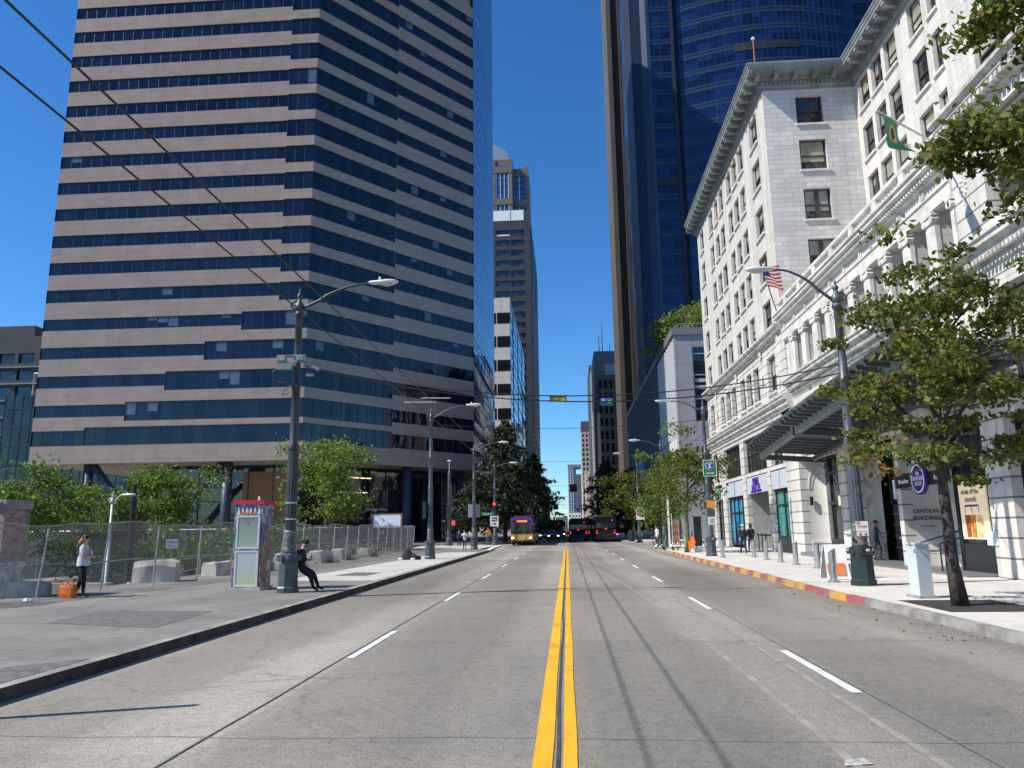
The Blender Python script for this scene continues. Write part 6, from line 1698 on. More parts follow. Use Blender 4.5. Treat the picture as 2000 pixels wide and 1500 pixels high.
# dark screened fence closing the lot
sf2 = thing('screened_fence', 'dark fabric screened fence closing the far side of the lot', 'fence', (-28, 59, 0))
M_SCR = mat('dark screen fabric', (.05, .056, .065), .8, 0, .25, .8)
b_ = MB()
xx = [-11.8, -16, -20, -26, -32, -38, -46]
for a, b in zip(xx[:-1], xx[1:]): b_.quad((a, 58.5, gz(a, 59)-.2), (b, 58.5, gz(b, 59)-.2), (b, 58.5, max(1.9, 0)), (a, 58.5, 1.95))
b_.build('screen', M_SCR, sf2)
b_ = MB(); b_.tube([(-11.8, 58.4, 1.95), (-46, 58.4, 1.92)], .025, 6); b_.build('top_rail', M_GALV, sf2)
for k in range(12):
    b_ = MB(); x = -12-k*3; b_.tube([(x, 58.4, gz(x, 59)-.1), (x, 58.4, 2.0)], .03, 6); b_.build('post', M_GALV, sf2)
# retaining wall of the lot
b_ = MB()
for a, b in zip(fpath[1:-1], fpath[2:]): b_.quad((a[0]-.25, a[1], .13), (b[0]-.25, b[1], .13), (b[0]-.35, b[1], -2.6), (a[0]-.35, a[1], -2.6))
rw = thing('tan_lot_wall', 'low tan concrete wall down inside the fenced lot', 'wall', (-17, 27, -1)); b2 = MB(); b2.box(-22, -15.6, 25.2, 25.6, -2.6, .05); b2.box(-15.9, -15.5, 25.6, 36, -2.6, -.1); b2.build('wall', mat('tan concrete', (.34, .28, .23), .85, 0, .2, 1), rw)
M_BLOCK = mat('weathered concrete block', (.40, .385, .35), .9, 0, .35, 1.6, .4)
def cblock(label, cx, cy, L, D, H, ang, z0=.1):
    m_ = MB(); n = 6
    prof = [(-D/2, 0), (-D/2*1.02, .1), (-D/2*.96, H*.8), (-D/2*.72, H), (-D*.12, H*.97), (D*.12, H*.97), (D/2*.72, H), (D/2*.96, H*.8), (D/2*1.02, .1), (D/2, 0)]
    ca, sa = math.cos(ang), math.sin(ang); q = len(prof)
    for i in range(n+1):
        u = -L/2+L*i/n
        for (v, z) in prof:
            e = .93 if i in (0, n) else 1
            jx, jz = rng.uniform(-.02, .02), rng.uniform(-.025, .025)
            X, Y = u*(.985 if e < 1 else 1), v*e+jx
            m_.v.append((cx+X*ca-Y*sa, cy+X*sa+Y*ca, z0+z*e+(jz if z > .1 else 0)))
    for i in range(n):
        for j in range(q-1):
            a = i*q+j; m_.f.append((a, a+1, a+q+1, a+q)); m_.m.append(0)
    m_.f.append(tuple(range(q))); m_.m.append(0); m_.f.append(tuple(n*q+j for j in reversed(range(q)))); m_.m.append(0)
    o = m_.build('concrete_block', M_BLOCK); 
    return tag(o, label, 'concrete block', 'concrete blocks behind the fence')
cblock('low weathered concrete block behind the fence beside the orange bag', -14.1, 18.9, 1.55, .6, .42, .35, .1)
cblock('tall weathered concrete block behind the fence right of the standing woman', -13.4, 24.4, 1.3, 1.0, .85, .3, -.02)
cblock('long weathered concrete block behind the fence under the grey notice', -12.75, 27.9, 1.5, .8, .62, 1.2, .02)
cblock('weathered concrete block partly hidden by the painted kiosk', -12.5, 30.2, 1.5, .8, .6, 1.4, .05)
cblock('concrete block behind the fence just right of the kiosk', -12.4, 33.5, 1.5, .8, .7, 1.5, .05)
cblock('concrete block behind the fence right of the leaning man', -12.3, 37.6, 1.6, .8, .7, 1.5, .05)
cblock('farther concrete block with dry weeds beside it behind the fence', -12.3, 41, 1.6, .8, .7, 1.55, .05)
cblock('farthest concrete block behind the fence near the notice board', -12.2, 46, 1.6, .8, .6, 1.55, .05)
# brick pier with cameras
bp = thing('brick_pier', 'old painted brick pier with a grey cap at the left edge of the picture', 'brick pier', (-14.6, 18.4, .1))
M_OLDB = brickmat('old painted brick', (.33, .12, .09), (.42, .34, .30), (.30, .27, .24), .22, .075, .012, .85, .5, .6, .5, .45, .1, 5)
b_ = MB(); b_.box(-15.3, -14.15, 18.3, 19.2, 1.02, 2.35); b_.build('brickwork', M_OLDB, bp)
b_ = MB(); b_.box(-15.3, -14.12, 18.28, 19.2, .05, 1.02); b_.build('painted_base', mat('flaking pale blue paint', (.35, .42, .42), .85, 0, .4, 4), bp)
b_ = MB(); b_.box(-15.35, -14.1, 18.25, 19.25, 2.35, 2.58); b_.build('cap', mat('grey pier cap', (.22, .235, .22), .8, 0, .2), bp)
sc_ = thing('security_camera', 'small white security camera on top of the brick pier', 'camera', (-14.4, 18.5, 2.58))
b_ = MB(); b_.ball((-14.62, 18.4, 2.66), .07, 8, 6); b_.build('dome', M_SW, sc_); b_ = MB(); b_.tube([(-14.45, 18.3, 2.58), (-14.2, 18.15, 2.54)], .045, 8); b_.build('body', M_SW, sc_); b_ = MB(); b_.box(-14.36, -14.3, 18.2, 18.26, 2.35, 2.54); b_.build('bracket', M_BLKP, sc_)

# painted kiosk
def mural_mat(name, cols, scale, warp=1.5, stretch=(1, 1, 1)):
    m, nt, b = _new(name)
    tc = nt.nodes.new('ShaderNodeTexCoord'); mp = nt.nodes.new('ShaderNodeMapping'); mp.inputs['Scale'].default_value = stretch
    nt.links.new(tc.outputs['Object'], mp.inputs['Vector'])
    n = nt.nodes.new('ShaderNodeTexNoise'); n.inputs['Scale'].default_value = scale*.6; nt.links.new(mp.outputs[0], n.inputs['Vector'])
    ad = nt.nodes.new('ShaderNodeVectorMath'); ad.operation = 'MULTIPLY_ADD'; ad.inputs[1].default_value = (warp,)*3
    nt.links.new(n.outputs['Color'], ad.inputs[0]); nt.links.new(mp.outputs[0], ad.inputs[2])
    v = nt.nodes.new('ShaderNodeTexVoronoi'); v.inputs['Scale'].default_value = scale; nt.links.new(ad.outputs[0], v.inputs['Vector'])
    sx = nt.nodes.new('ShaderNodeSeparateColor'); nt.links.new(v.outputs['Color'], sx.inputs[0])
    r = nt.nodes.new('ShaderNodeValToRGB'); r.color_ramp.interpolation = 'CONSTANT'; nt.links.new(sx.outputs[0], r.inputs[0])
    for i, c in enumerate(cols):
        e = r.color_ramp.elements[i] if i < 2 else r.color_ramp.elements.new(i/len(cols))
        e.position = i/len(cols); e.color = (*c, 1)
    v2 = nt.nodes.new('ShaderNodeTexVoronoi'); v2.feature = 'DISTANCE_TO_EDGE'; v2.inputs['Scale'].default_value = scale; nt.links.new(ad.outputs[0], v2.inputs['Vector'])
    ed = _ramp(nt, v2.outputs['Distance'], (.25, .18, .2), (1, 1, 1), .02, .07)
    nt.links.new(_mix(nt, 'MULTIPLY', 1, r.outputs[0], ed.outputs[0]), b.inputs['Base Color']); b.inputs['Roughness'].default_value = .5
    return m
kc = [(.06, .08, .3), (.4, .25, .1), (.28, .07, .2), (.08, .28, .14), (.55, .53, .47), (.36, .12, .08), (.2, .11, .32), (.14, .28, .34)]
M_MUR = mural_mat('painted swirl mural', kc, 7.5, .5, (1, 1, .6)); M_MURB = mural_mat('blue swirl mural', [(.06, .09, .34), (.5, .5, .45), (.1, .14, .42), (.45, .4, .5), (.15, .2, .4)], 9, .3)
kx0, kx1, ky0, ky1 = -9.12, -8.34, 20.43, 21.2
kk = thing('painted_kiosk', 'tall call box kiosk painted with bright swirls, frosted panels and a red top', 'kiosk', (-8.7, 20.8, .15))
b_ = MB(); b_.box(kx0, kx1, ky0, ky1, .22, 1.85); b_.build('lower_body', M_MUR, kk)
b_ = MB(); b_.box(kx0, kx1, ky0, ky1, 1.852, 2.44); b_.build('upper_body', M_MURB, kk)
b_ = MB(); b_.box(kx0-.04, kx1+.04, ky0-.04, ky1+.04, 2.442, 2.55); b_.build('red_cap', mat('red cap paint', (.5, .012, .03), .45, 0, .1), kk)
b_ = MB(); b_.box(kx0-.1, kx1+.06, ky0-.08, ky1+.06, .15, .22); b_.build('concrete_foot', M_BLOCK, kk)
b_ = MB()
for (a, b, c, d) in ((kx0+.07, kx1-.05, .24, 1.2), (kx0+.07, kx1-.05, 1.24, 2.14)):
    b_.box(a, b, ky0-.025, ky0-.002, c, c+.05); b_.box(a, b, ky0-.025, ky0-.002, d-.05, d); b_.box(a, a+.05, ky0-.025, ky0-.002, c+.05, d-.05); b_.box(b-.05, b, ky0-.025, ky0-.002, c+.05, d-.05)
b_.build('panel_frame', mat('pale grey frame', (.55, .58, .58), .4, 0, .05), kk)
def grad_mat(name, c0, c1, z0, z1, **kw):
    m, nt, b = _new(name); tc = nt.nodes.new('ShaderNodeTexCoord'); sx = nt.nodes.new('ShaderNodeSeparateXYZ'); nt.links.new(tc.outputs['Object'], sx.inputs[0])
    mr = nt.nodes.new('ShaderNodeMapRange'); mr.inputs[1].default_value = z0; mr.inputs[2].default_value = z1; nt.links.new(sx.outputs[2], mr.inputs[0])
    n = _noise(nt, 5, 4); ad = nt.nodes.new('ShaderNodeMath'); ad.operation = 'MULTIPLY_ADD'; ad.inputs[1].default_value = .5; nt.links.new(n.outputs[0], ad.inputs[0]); nt.links.new(mr.outputs[0], ad.inputs[2])
    r = _ramp(nt, ad.outputs[0], c0, c1, .2, 1.2); nt.links.new(r.outputs[0], b.inputs['Base Color']); b.inputs['Roughness'].default_value = kw.get('rough', .35)
    return m
b_ = MB(); b_.box(kx0+.12, kx1-.1, ky0-.015, ky0-.003, .29, 1.15); b_.build('lower_panel', grad_mat('frosted panel sprayed yellow', (.50, .52, .20), (.45, .50, .48), .1, .7), kk)
b_ = MB(); b_.box(kx0+.12, kx1-.1, ky0-.015, ky0-.003, 1.29, 2.09); b_.build('upper_panel', grad_mat('frosted glass panel', (.34, .42, .33), (.22, .27, .24), 1.2, 2.0, rough=.2), kk)
b_ = MB()
cx = (kx0+kx1)/2
for k in range(6):
    a = kx0+.06+k*.115; b_.poly([(a, ky0-.012, 2.17), (a+.05, ky0-.012, 2.40), (a+.1, ky0-.012, 2.17)], 0)
for k in range(5): b_.poly([(cx-.22+k*.088, ky0-.016, 2.16), (cx-.18+k*.088, ky0-.016, 2.27), (cx-.13+k*.088, ky0-.016, 2.16)], 1)
b_.poly([(cx-.14, ky0-.017, 2.05), (cx+.0, ky0-.017, 1.85), (cx+.16, ky0-.017, 2.05)], 2); b_.poly([(cx-.05, ky0-.018, 2.04), (cx+.02, ky0-.018, 1.9), (cx+.08, ky0-.018, 2.04)], 1)
b_.build('crown_painting', [mat('cream paint', (.65, .62, .45), .5), mat('red orange paint', (.55, .1, .03), .5), mat('teal paint', (.08, .28, .22), .5)], kk)
b_ = MB(); b_.box(cx+.2, cx+.25, ky0+.1, ky0+.14, 2.55, 2.66); b_.build('aerial', M_SW, kk)
ub = thing('paper_scrap', 'crumpled white paper scrap on the left pavement near the fence', 'litter', (-12.6, 17.3, .15)); b_ = MB(); b_.ball((-12.6, 17.3, .19), (.1, .08, .06), 6, 4); b_.ball((-12.52, 17.33, .18), (.06, .06, .05), 5, 4); b_.build('paper', M_SW, ub)
# orange bag
bg_ = thing('orange_bag', 'bulky orange carrier bag with a black side standing by the fence', 'bag', (-12.5, 18.5, .15))
b_ = MB(); prof = [(.2, .0), (.225, .1), (.21, .25), (.18, .31)]
for i, (r, z) in enumerate(prof):
    for j in range(12):
        a = 2*PI*j/12; sx, sy = math.copysign(abs(math.cos(a))**.45, math.cos(a)), math.copysign(abs(math.sin(a))**.45, math.sin(a))
        b_.v.append((-12.4+r*sx+rng.uniform(-.012, .012), 18.45+r*.6*sy, .15+z+rng.uniform(-.01, .01)))
for i in range(3):
    for j in range(12): a = i*12+j; c = i*12+(j+1) % 12; b_.f.append((a, c, c+12, a+12)); b_.m.append(1 if 4 <= j <= 7 else 0)
b_.f.append(tuple(36+j for j in range(12))); b_.m.append(0)
b_.build('body', [mat('orange bag fabric', (.75, .17, .02), .5, 0, .2, 6), M_BLKP], bg_)
b_ = MB()
for y in (18.36, 18.54): b_.tube([(-12.5, y, .45), (-12.46, y, .53), (-12.34, y, .53), (-12.3, y, .45)], .01, 6); 
b_.build('handle', mat('orange strap', (.6, .12, .02), .6), bg_)
# heap of dark clothing on the pavement
hp = thing('clothes_heap', 'heap of black clothing with white trainers on the left pavement by the lamp post', 'clothes heap', (-8.3, 40.2, .15))
b_ = MB(); n = 18; m2 = 8
for i in range(m2):
    t = i/(m2-1)
    for j in range(n):
        a = 2*PI*j/n; r = (1-t)**.75; b_.v.append((-8.35+.5*r*math.cos(a)*(1+.18*math.sin(3*a+i))-.08*t, 40.2+.3*r*math.sin(a)*(1+.15*math.sin(2*a)), .15+.62*t*(1-.3*abs(math.sin(2*a))*(1-t))))
for i in range(m2-1):
    for j in range(n): a = i*n+j; c = i*n+(j+1) % n; b_.f.append((a, c, c+n, a+n)); b_.m.append(0)
b_.tube([(-8.2, 40.1, .38), (-7.95, 40.05, .27), (-7.7, 40.05, .24)], [.15, .13, .07], 8)
b_.build('cloth', mat('black cloth', (.012, .012, .013), .9, 0, .3, 8), hp, True)
b_ = MB()
for x in (-8.75, -8.1): b_.ball((x, 39.95, .2), (.14, .07, .055), 8, 5)
b_.build('trainers', M_SW, hp, True)
# notice board on posts
nb = thing('notice_board', 'blank white notice board on brown posts behind the fence near the lobby', 'notice board', (-13.7, 58, 0))
b_ = MB(); b_.box(-14.78, -12.66, 57.6, 57.66, 1.9, 2.88); b_.build('panel', mat('blank white panel', (.74, .76, .80), .5, 0, .03), nb)
M_WOOD = mat('weathered brown timber', (.17, .095, .07), .8, 0, .3, 3)
b_ = MB(); b_.box(-14.85, -12.55, 57.58, 57.68, 2.885, 2.96); b_.build('frame_top', M_WOOD, nb)
for x in (-14.9, -12.6): 
    b_ = MB(); b_.box(x-.06, x+.06, 57.55, 57.7, -.6, 2.96); b_.build('post', M_WOOD, nb)
# posts beyond the lot
t = thing('black_pole', 'plain black pole standing among the green trees of the lot', 'pole', (-29.5, 50, -2)); b_ = MB(); b_.tube([(-29.5, 50, -2.4), (-29.5, 50, 5.0)], .17, 10); b_.build('shaft', M_BLKP, t)
lamp_post('small pale street lamp down in the lot behind the standing woman', -25.1, 40.5, gz(-25, 40), 5.75-2.15, .45, .35, 1, mat('pale grey lamp paint', (.45, .48, .5), .5, .2, .1), None, False, 'street lamp posts along the pavements')

# ------------------------------------------------------------------ vegetation
LG = [leafmat('spring green leaf', (.13, .205, .03), .4, .35), leafmat('mid green leaf', (.075, .14, .022), .4, .3), leafmat('yellow green leaf', (.20, .245, .035), .4, .4)]
LD = [leafmat('linden leaf', (.10, .135, .02), .45, .35), leafmat('dark linden leaf', (.05, .075, .014), .4, .3), leafmat('olive yellow leaf', (.18, .17, .025), .4, .4)]
LR = leafmat('rusty autumn leaf', (.18, .095, .03), .4, .3)
LC = [leafmat('dark conifer spray', (.022, .038, .013), .5, .05), leafmat('olive conifer spray', (.065, .08, .02), .5, .08), leafmat('black green spray', (.009, .016, .008), .4, .03)]
M_BARK = mat('grey brown bark', (.07, .058, .048), .9, 0, .45, 6, .5, stretch=(3, 3, .8))
M_BARKG = mat('mossy bark', (.11, .115, .06), .9, 0, .4, 6, .4)
nr = np.random.default_rng(5)
def leaf_mesh(name, mats, C, size, probs, parent, droop=.35, asp=.62, up=None):
    """C: (N,3) leaf centres; each leaf a folded four-point blade with random orientation"""
    N = len(C); d = nr.normal(size=(N, 3)); d[:, 2] -= droop; d /= np.linalg.norm(d, axis=1)[:, None]
    q = nr.normal(size=(N, 3)); q -= (q*d).sum(1)[:, None]*d; q /= np.linalg.norm(q, axis=1)[:, None]
    s = size*nr.uniform(.65, 1.3, (N, 1)); nn = np.cross(d, q)
    V = np.stack([C-d*s*.5, C+q*s*asp*.5-d*s*.05+nn*s*.08, C+d*s*.5, C-q*s*asp*.5-d*s*.05+nn*s*.08], 1).reshape(-1, 3)
    off = np.array(origin_of(parent)) if parent else 0
    F = np.arange(4*N).reshape(N, 4)
    me = bpy.data.meshes.new(name); me.vertices.add(4*N); me.loops.add(4*N); me.polygons.add(N)
    me.vertices.foreach_set('co', (V-off).ravel()); me.loops.foreach_set('vertex_index', F.ravel())
    me.polygons.foreach_set('loop_start', np.arange(0, 4*N, 4)); me.polygons.foreach_set('loop_total', np.full(N, 4))
    for m in mats: me.materials.append(m)
    me.polygons.foreach_set('material_index', nr.choice(len(mats), N, p=probs))
    me.update(); me.validate(); o = bpy.data.objects.new(name, me); link(o); o.parent = parent; return o
def broadleaf(name, label, base, h, crown_c, crown_r, nclump, per, leaf, mats, probs, trunk_r, group=None, bark=None, lean=0.0, spread=.5, seed=1, cat='tree', clumps=None, first=.45, extra=None, flat=.62):
    r = random.Random(seed); t = thing(name, label, cat, base, group); bx, by, bz = base
    tops = []
    if clumps is None:
        clumps = []
        while len(clumps) < nclump:
            u = Vector((r.uniform(-1.2, 1.2), r.uniform(-1.2, 1.2), r.uniform(-1.1, 1.15)))
            if .3 < u.length < 1.0+.22*math.sin(3*math.atan2(u.y, u.x)+seed)+.12*math.sin(5*u.z+seed):
                clumps.append(Vector((crown_c[0]+u.x*crown_r[0], crown_c[1]+u.y*crown_r[1], crown_c[2]+u.z*crown_r[2])))
    tr = MB(); top = Vector((crown_c[0], crown_c[1], crown_c[2]+crown_r[2]*.45)); B = Vector(base)
    pts = []; n = 8
    for k in range(n+1):
        u = k/n; p = B+(top-B)*u+Vector((lean*math.sin(u*3), 0, 0))+Vector((r.uniform(-1, 1), r.uniform(-1, 1), 0))*trunk_r*.35*(k > 0); pts.append(p)
    tr.tube(pts, [trunk_r*(1.25 if k == 0 else 1)*(1-.8*k/n) for k in range(n+1)], 10)
    tr.build('trunk', bark or M_BARK, t, True)
    lb = MB()
    nm = max(5, min(16, len(clumps)//7)); mains = r.sample(clumps, min(nm, len(clumps)))
    paths = []
    for q, c in enumerate(mains):
        f = max(first*.8, min(.95, first+.5*(c.z-(crown_c[2]-crown_r[2]))/(2*crown_r[2])+r.uniform(-.1, .06))); k = f*n; i = min(n-1, int(k)); st = pts[i]+(pts[i+1]-pts[i])*(k-i)
        v = c-st; L = v.length; rr = trunk_r*.5*(1-.55*f); pth = []
        for w2 in range(6):
            u = w2/5; pth.append(st+v*u+Vector((r.uniform(-1, 1), r.uniform(-1, 1), r.uniform(-.5, 1)))*.055*L*math.sin(PI*u)+Vector((0, 0, .1*L*math.sin(PI*u))))
        lb.tube(pth, [rr, rr*.85, rr*.7, rr*.52, rr*.34, rr*.12], 6); paths.append((pth, rr))
    for c in clumps:
        bestd = None
        for pth, rr in paths:
            for w2 in (1, 2, 3, 4):
                d2 = (pth[w2]-c).length
                if bestd is None or d2 < bestd[0]: bestd = (d2, pth[w2], rr*(.5-.08*w2))
        d2, a0, rr = bestd
        if d2 < .15 or d2 > 2.6*max(crown_r): continue
        md = a0+(c-a0)*.5+Vector((r.uniform(-1, 1), r.uniform(-1, 1), r.uniform(-.2, 1)))*.1*d2
        lb.tube([a0, md, c], [rr*.7, rr*.45, rr*.12], 4)
    lb.build('limbs', bark or M_BARK, t, True)
    Cs = []
    for c in clumps:
        k = int(per*r.uniform(.5, 1.4)); sc = spread*r.uniform(.7, 1.3); g = nr.normal(size=(k, 3))*[sc, sc, sc*flat]
        Cs.append(g+np.array(c))
    leaf_mesh('crown', mats, np.concatenate(Cs), leaf, probs, t)
    if extra is not None: leaf_mesh('autumn_leaves', [LR, LD[2]], extra, leaf, [.75, .25], t)
    return t
G1 = 'green trees in the lot on the left'
broadleaf('leafy_tree', 'bright green tree nearest the tower lobby right of the dark lamp post', (-19.3, 60.5, -.6), 9, (-19.4, 60.5, 5.7), (3.7, 3.2, 3.3), 52, 135, .27, LG, [.45, .3, .25], .2, G1, M_BARKG, 0, .58, 11, flat=.5)
broadleaf('leafy_tree', 'rounded green tree left of the painted kiosk behind the fence', (-33.2, 62, -1.2), 8, (-33.2, 62, 4.6), (3.5, 3.2, 3.4), 50, 135, .27, LG, [.35, .45, .2], .2, G1, None, 0, .58, 12, flat=.5)
broadleaf('leafy_tree', 'lower spreading green tree above the standing woman', (-37.6, 58, -2), 6, (-37.6, 58, 2.9), (3.9, 3.0, 2.9), 50, 135, .27, LG, [.3, .5, .2], .18, G1, None, 0, .58, 13, flat=.5)
broadleaf('leafy_tree', 'darker green tree at the left edge beside the brick pier', (-37.5, 50, -2.2), 8, (-37.8, 50, 3.8), (3.2, 3, 3.6), 52, 135, .27, LG, [.25, .6, .15], .2, G1, None, 0, .58, 14, flat=.5)
broadleaf('leafy_bush', 'dark shrubbery low behind the fence under the green trees', (-25, 54, -2.4), 4, (-27, 54, .1), (11, 2.4, 1.6), 60, 120, .3, LG, [.1, .85, .05], .08, None, None, 0, .7, 15, 'shrub')
# small terrace trees
for i, (x, y, l, sc) in enumerate(((17.5, 98, 'bright green tree growing on the roof terrace of the grey podium building', 1.0), (15.6, 106, 'second terrace tree spilling over the parapet of the grey podium building', .9))):
    broadleaf('terrace_tree', l, (x, y, 26.2), 4, (x-.2, y, 28.3), (3.1*sc, 2.6, 2.6*sc), 40, 130, .36, LG, [.4, .1, .5], .13, 'trees on the roof terrace', None, 0, .6, 30+i)
# street trees on the right
GR = 'street trees along the right pavement'
broadleaf('street_tree', 'slim street tree behind the lamp post with the route sign', (7.25, 47.6, .15), 7, (7.45, 47, 4.9), (2.0, 1.7, 2.5), 55, 80, .2, LD, [.5, .25, .25], .14, GR, M_BARKG, 0, .34, 21, first=.4)
broadleaf('street_tree', 'bright green young tree over the parked bicycles and scooters', (6.95, 57.8, .15), 6, (6.95, 57.5, 4.2), (1.6, 1.5, 2.9), 46, 90, .2, LG, [.5, .4, .1], .1, GR, None, 0, .36, 22, first=.35)
broadleaf('street_tree', 'olive green street tree on the far side of the junction', (8.3, 95, .15), 9, (8.0, 95, 5.6), (3.0, 2.6, 3.0), 50, 110, .3, LD, [.5, .3, .2], .16, GR, None, 0, .55, 23)
# near linden: clumps set by hand so that the crown is open, with sky and facade showing through
cl = []
R5 = random.Random(8)
for (cx, cz, rx, rz, n) in ((7.0, 6.7, .7, .7, 14), (6.3, 5.6, .7, .7, 14), (7.6, 5.4, .9, .9, 30), (8.6, 5.9, .8, 1.0, 20), (6.5, 4.3, .75, .6, 18), (7.7, 4.1, .9, .7, 24), (8.7, 4.1, .9, .9, 24), (6.1, 3.3, .55, .35, 8), (8.9, 3.0, .8, .5, 14), (7.0, 3.2, .6, .35, 8), (9.5, 5.2, .6, 1.1, 12)):
    for k in range(int(n*.62)): cl.append(Vector((cx+R5.uniform(-rx, rx), 15.45+R5.uniform(-1.5, 1.5), cz+R5.uniform(-rz, rz))))
ex = np.concatenate([nr.normal(size=(26, 3))*[.16, .2, .09]+np.array(p) for p in ((5.75, 15.2, 3.15), (6.1, 15.3, 2.95), (6.4, 15.5, 2.7), (6.2, 15.2, 3.2))])
broadleaf('linden_tree', 'open crowned linden tree with a dark speckled trunk in the near right pavement', (7.45, 15.48, .15), 7, (7.6, 15.5, 5.2), (1.8, 1.5, 2.6), 0, 104, .135, LD, [.45, .3, .25], .13, GR, mat('dark speckled bark', (.045, .036, .03), .9, 0, .6, 14, .6, stretch=(1, 1, .5)), -.08, .2, 24, flat=.42, clumps=cl, first=.36, extra=ex)
# nearer tree whose outer branches enter the picture at the top right
cl = []
for (cx, cy, cz, rx, rz, n) in ((6.3, 9.7, 6.75, .75, .28, 18), (5.65, 9.8, 6.85, .35, .16, 8), (6.75, 9.6, 6.15, .55, .3, 12), (6.85, 9.7, 7.5, .45, .35, 10), (6.6, 9.8, 8.75, .6, .25, 10), (6.1, 9.9, 8.65, .3, .12, 5), (7.1, 9.6, 8.2, .4, .5, 12), (8.4, 9.4, 7, 1.0, 1.9, 60), (8.0, 9.2, 5.2, .9, .6, 14)):
    for k in range(n): cl.append(Vector((cx+R5.uniform(-rx, rx), cy+R5.uniform(-.7, .7), cz+R5.uniform(-rz, rz))))
broadleaf('linden_tree', 'linden tree whose leafy branches hang into the top right corner', (8.3, 9.2, .15), 9, (8.3, 9.3, 6.6), (1.8, 1.5, 2.8), 0, 80, .13, LD, [.5, .25, .25], .14, GR, None, 0, .17, 25, flat=.42, clumps=cl, first=.5)
# conifers
def conifer(label, x, y, z0, h, r, n, size, seed, group='dark conifers along the street', zlow=.12):
    rr = random.Random(seed); t = thing('conifer_tree', label, 'conifer', (x, y, z0), group)
    b_ = MB(); b_.tube([(x, y, z0), (x+.1, y, z0+h*.5), (x, y, z0+h*.97)], [.28, .17, .02], 8); b_.build('trunk', M_BARK, t, True)
    bb = MB(); Cs = []
    for k in range(n):
        u = zlow+(1-zlow)*(k/n)**.85; z = z0+h*u; a = rr.uniform(0, 2*PI); L = r*(1-u)**.56*rr.uniform(.65, 1.12)*(1.0 if u > .3 else .85+.5*u)
        tip = Vector((x+L*math.cos(a), y+L*math.sin(a), z-.12*L+rr.uniform(-.1, .25)))
        bb.tube([(x, y, z+.12*L), (x+.5*L*math.cos(a), y+.5*L*math.sin(a), z+.1*L), tip], [.05, .035, .01], 4)
        m = int(60*L/r)+16
        f = nr.uniform(.12, 1.05, (m, 1)); st = np.array((x, y, z+.05*L)); w_ = .22*L*(1.1-f*.8)
        Cs.append(st+(np.array(tip)-st)*f+nr.normal(size=(m, 3))*np.concatenate([w_, w_, w_*.32], 1)-np.array([0, 0, .16])*np.abs(nr.normal(size=(m, 1))))
    bb.build('limbs', M_BARK, t); leaf_mesh('foliage', LC, np.concatenate(Cs), size*1.5, [.45, .25, .3], t, .25, .34); return t
conifer('tall dark conifer beyond the junction on the left, in front of the banded block', -7.3, 90, .15, 14.4, 6.2, 150, .40, 41)
conifer('dark conifer leaning out over the left side of the roadway behind the trolleybus', -4.6, 103, .15, 11.5, 5.4, 110, .42, 42)
conifer('smaller olive conifer at the left corner beside the lamp posts', -10.4, 86.5, .15, 7.6, 4.2, 80, .34, 43, zlow=.2)
conifer('dark conifer row behind the trolleybus deeper in the shade', -7.2, 118, .15, 12, 5.4, 90, .45, 46)
conifer('dark conifer on the right side beyond the buses', 6.2, 116, .15, 11.5, 5.6, 110, .45, 44)
conifer('second dark conifer on the right behind the olive street tree', 8.7, 104, .15, 9.5, 5, 90, .42, 45)
# weeds along the fence
Cs = []
for k in range(90):
    d = nr.uniform(.35, 1)*FL; x, y = on_path(min(d, FL-.01)); hgt = nr.uniform(.1, .5)*(1.6 if d > FL*.72 else .6); n_ = int(16+30*hgt)
    Cs.append(np.array([x-.25, y, .12])+nr.normal(size=(n_, 3))*[.2, .3, 0]+np.stack([np.zeros(n_), np.zeros(n_), nr.uniform(0, hgt, n_)], 1))
wd = leaf_mesh('weeds', [leafmat('dry weed', (.26, .23, .12), .4, .2), leafmat('green weed', (.12, .16, .04), .4, .2)], np.concatenate(Cs), .16, [.65, .35], None, -.8, .16)
tag(wd, 'dry grass and weeds growing through the foot of the fence', 'weeds', None, 'stuff')
lf_ = np.stack([nr.uniform(5.2, 6.25, 60), nr.uniform(7, 20, 60), np.full(60, .012)], 1)
tag(leaf_mesh('fallen_leaves', [LD[2], LR], lf_, .06, [.6, .4], None, 0, .6), 'few fallen leaves and grit in the right gutter', 'fallen leaves', None, 'stuff')
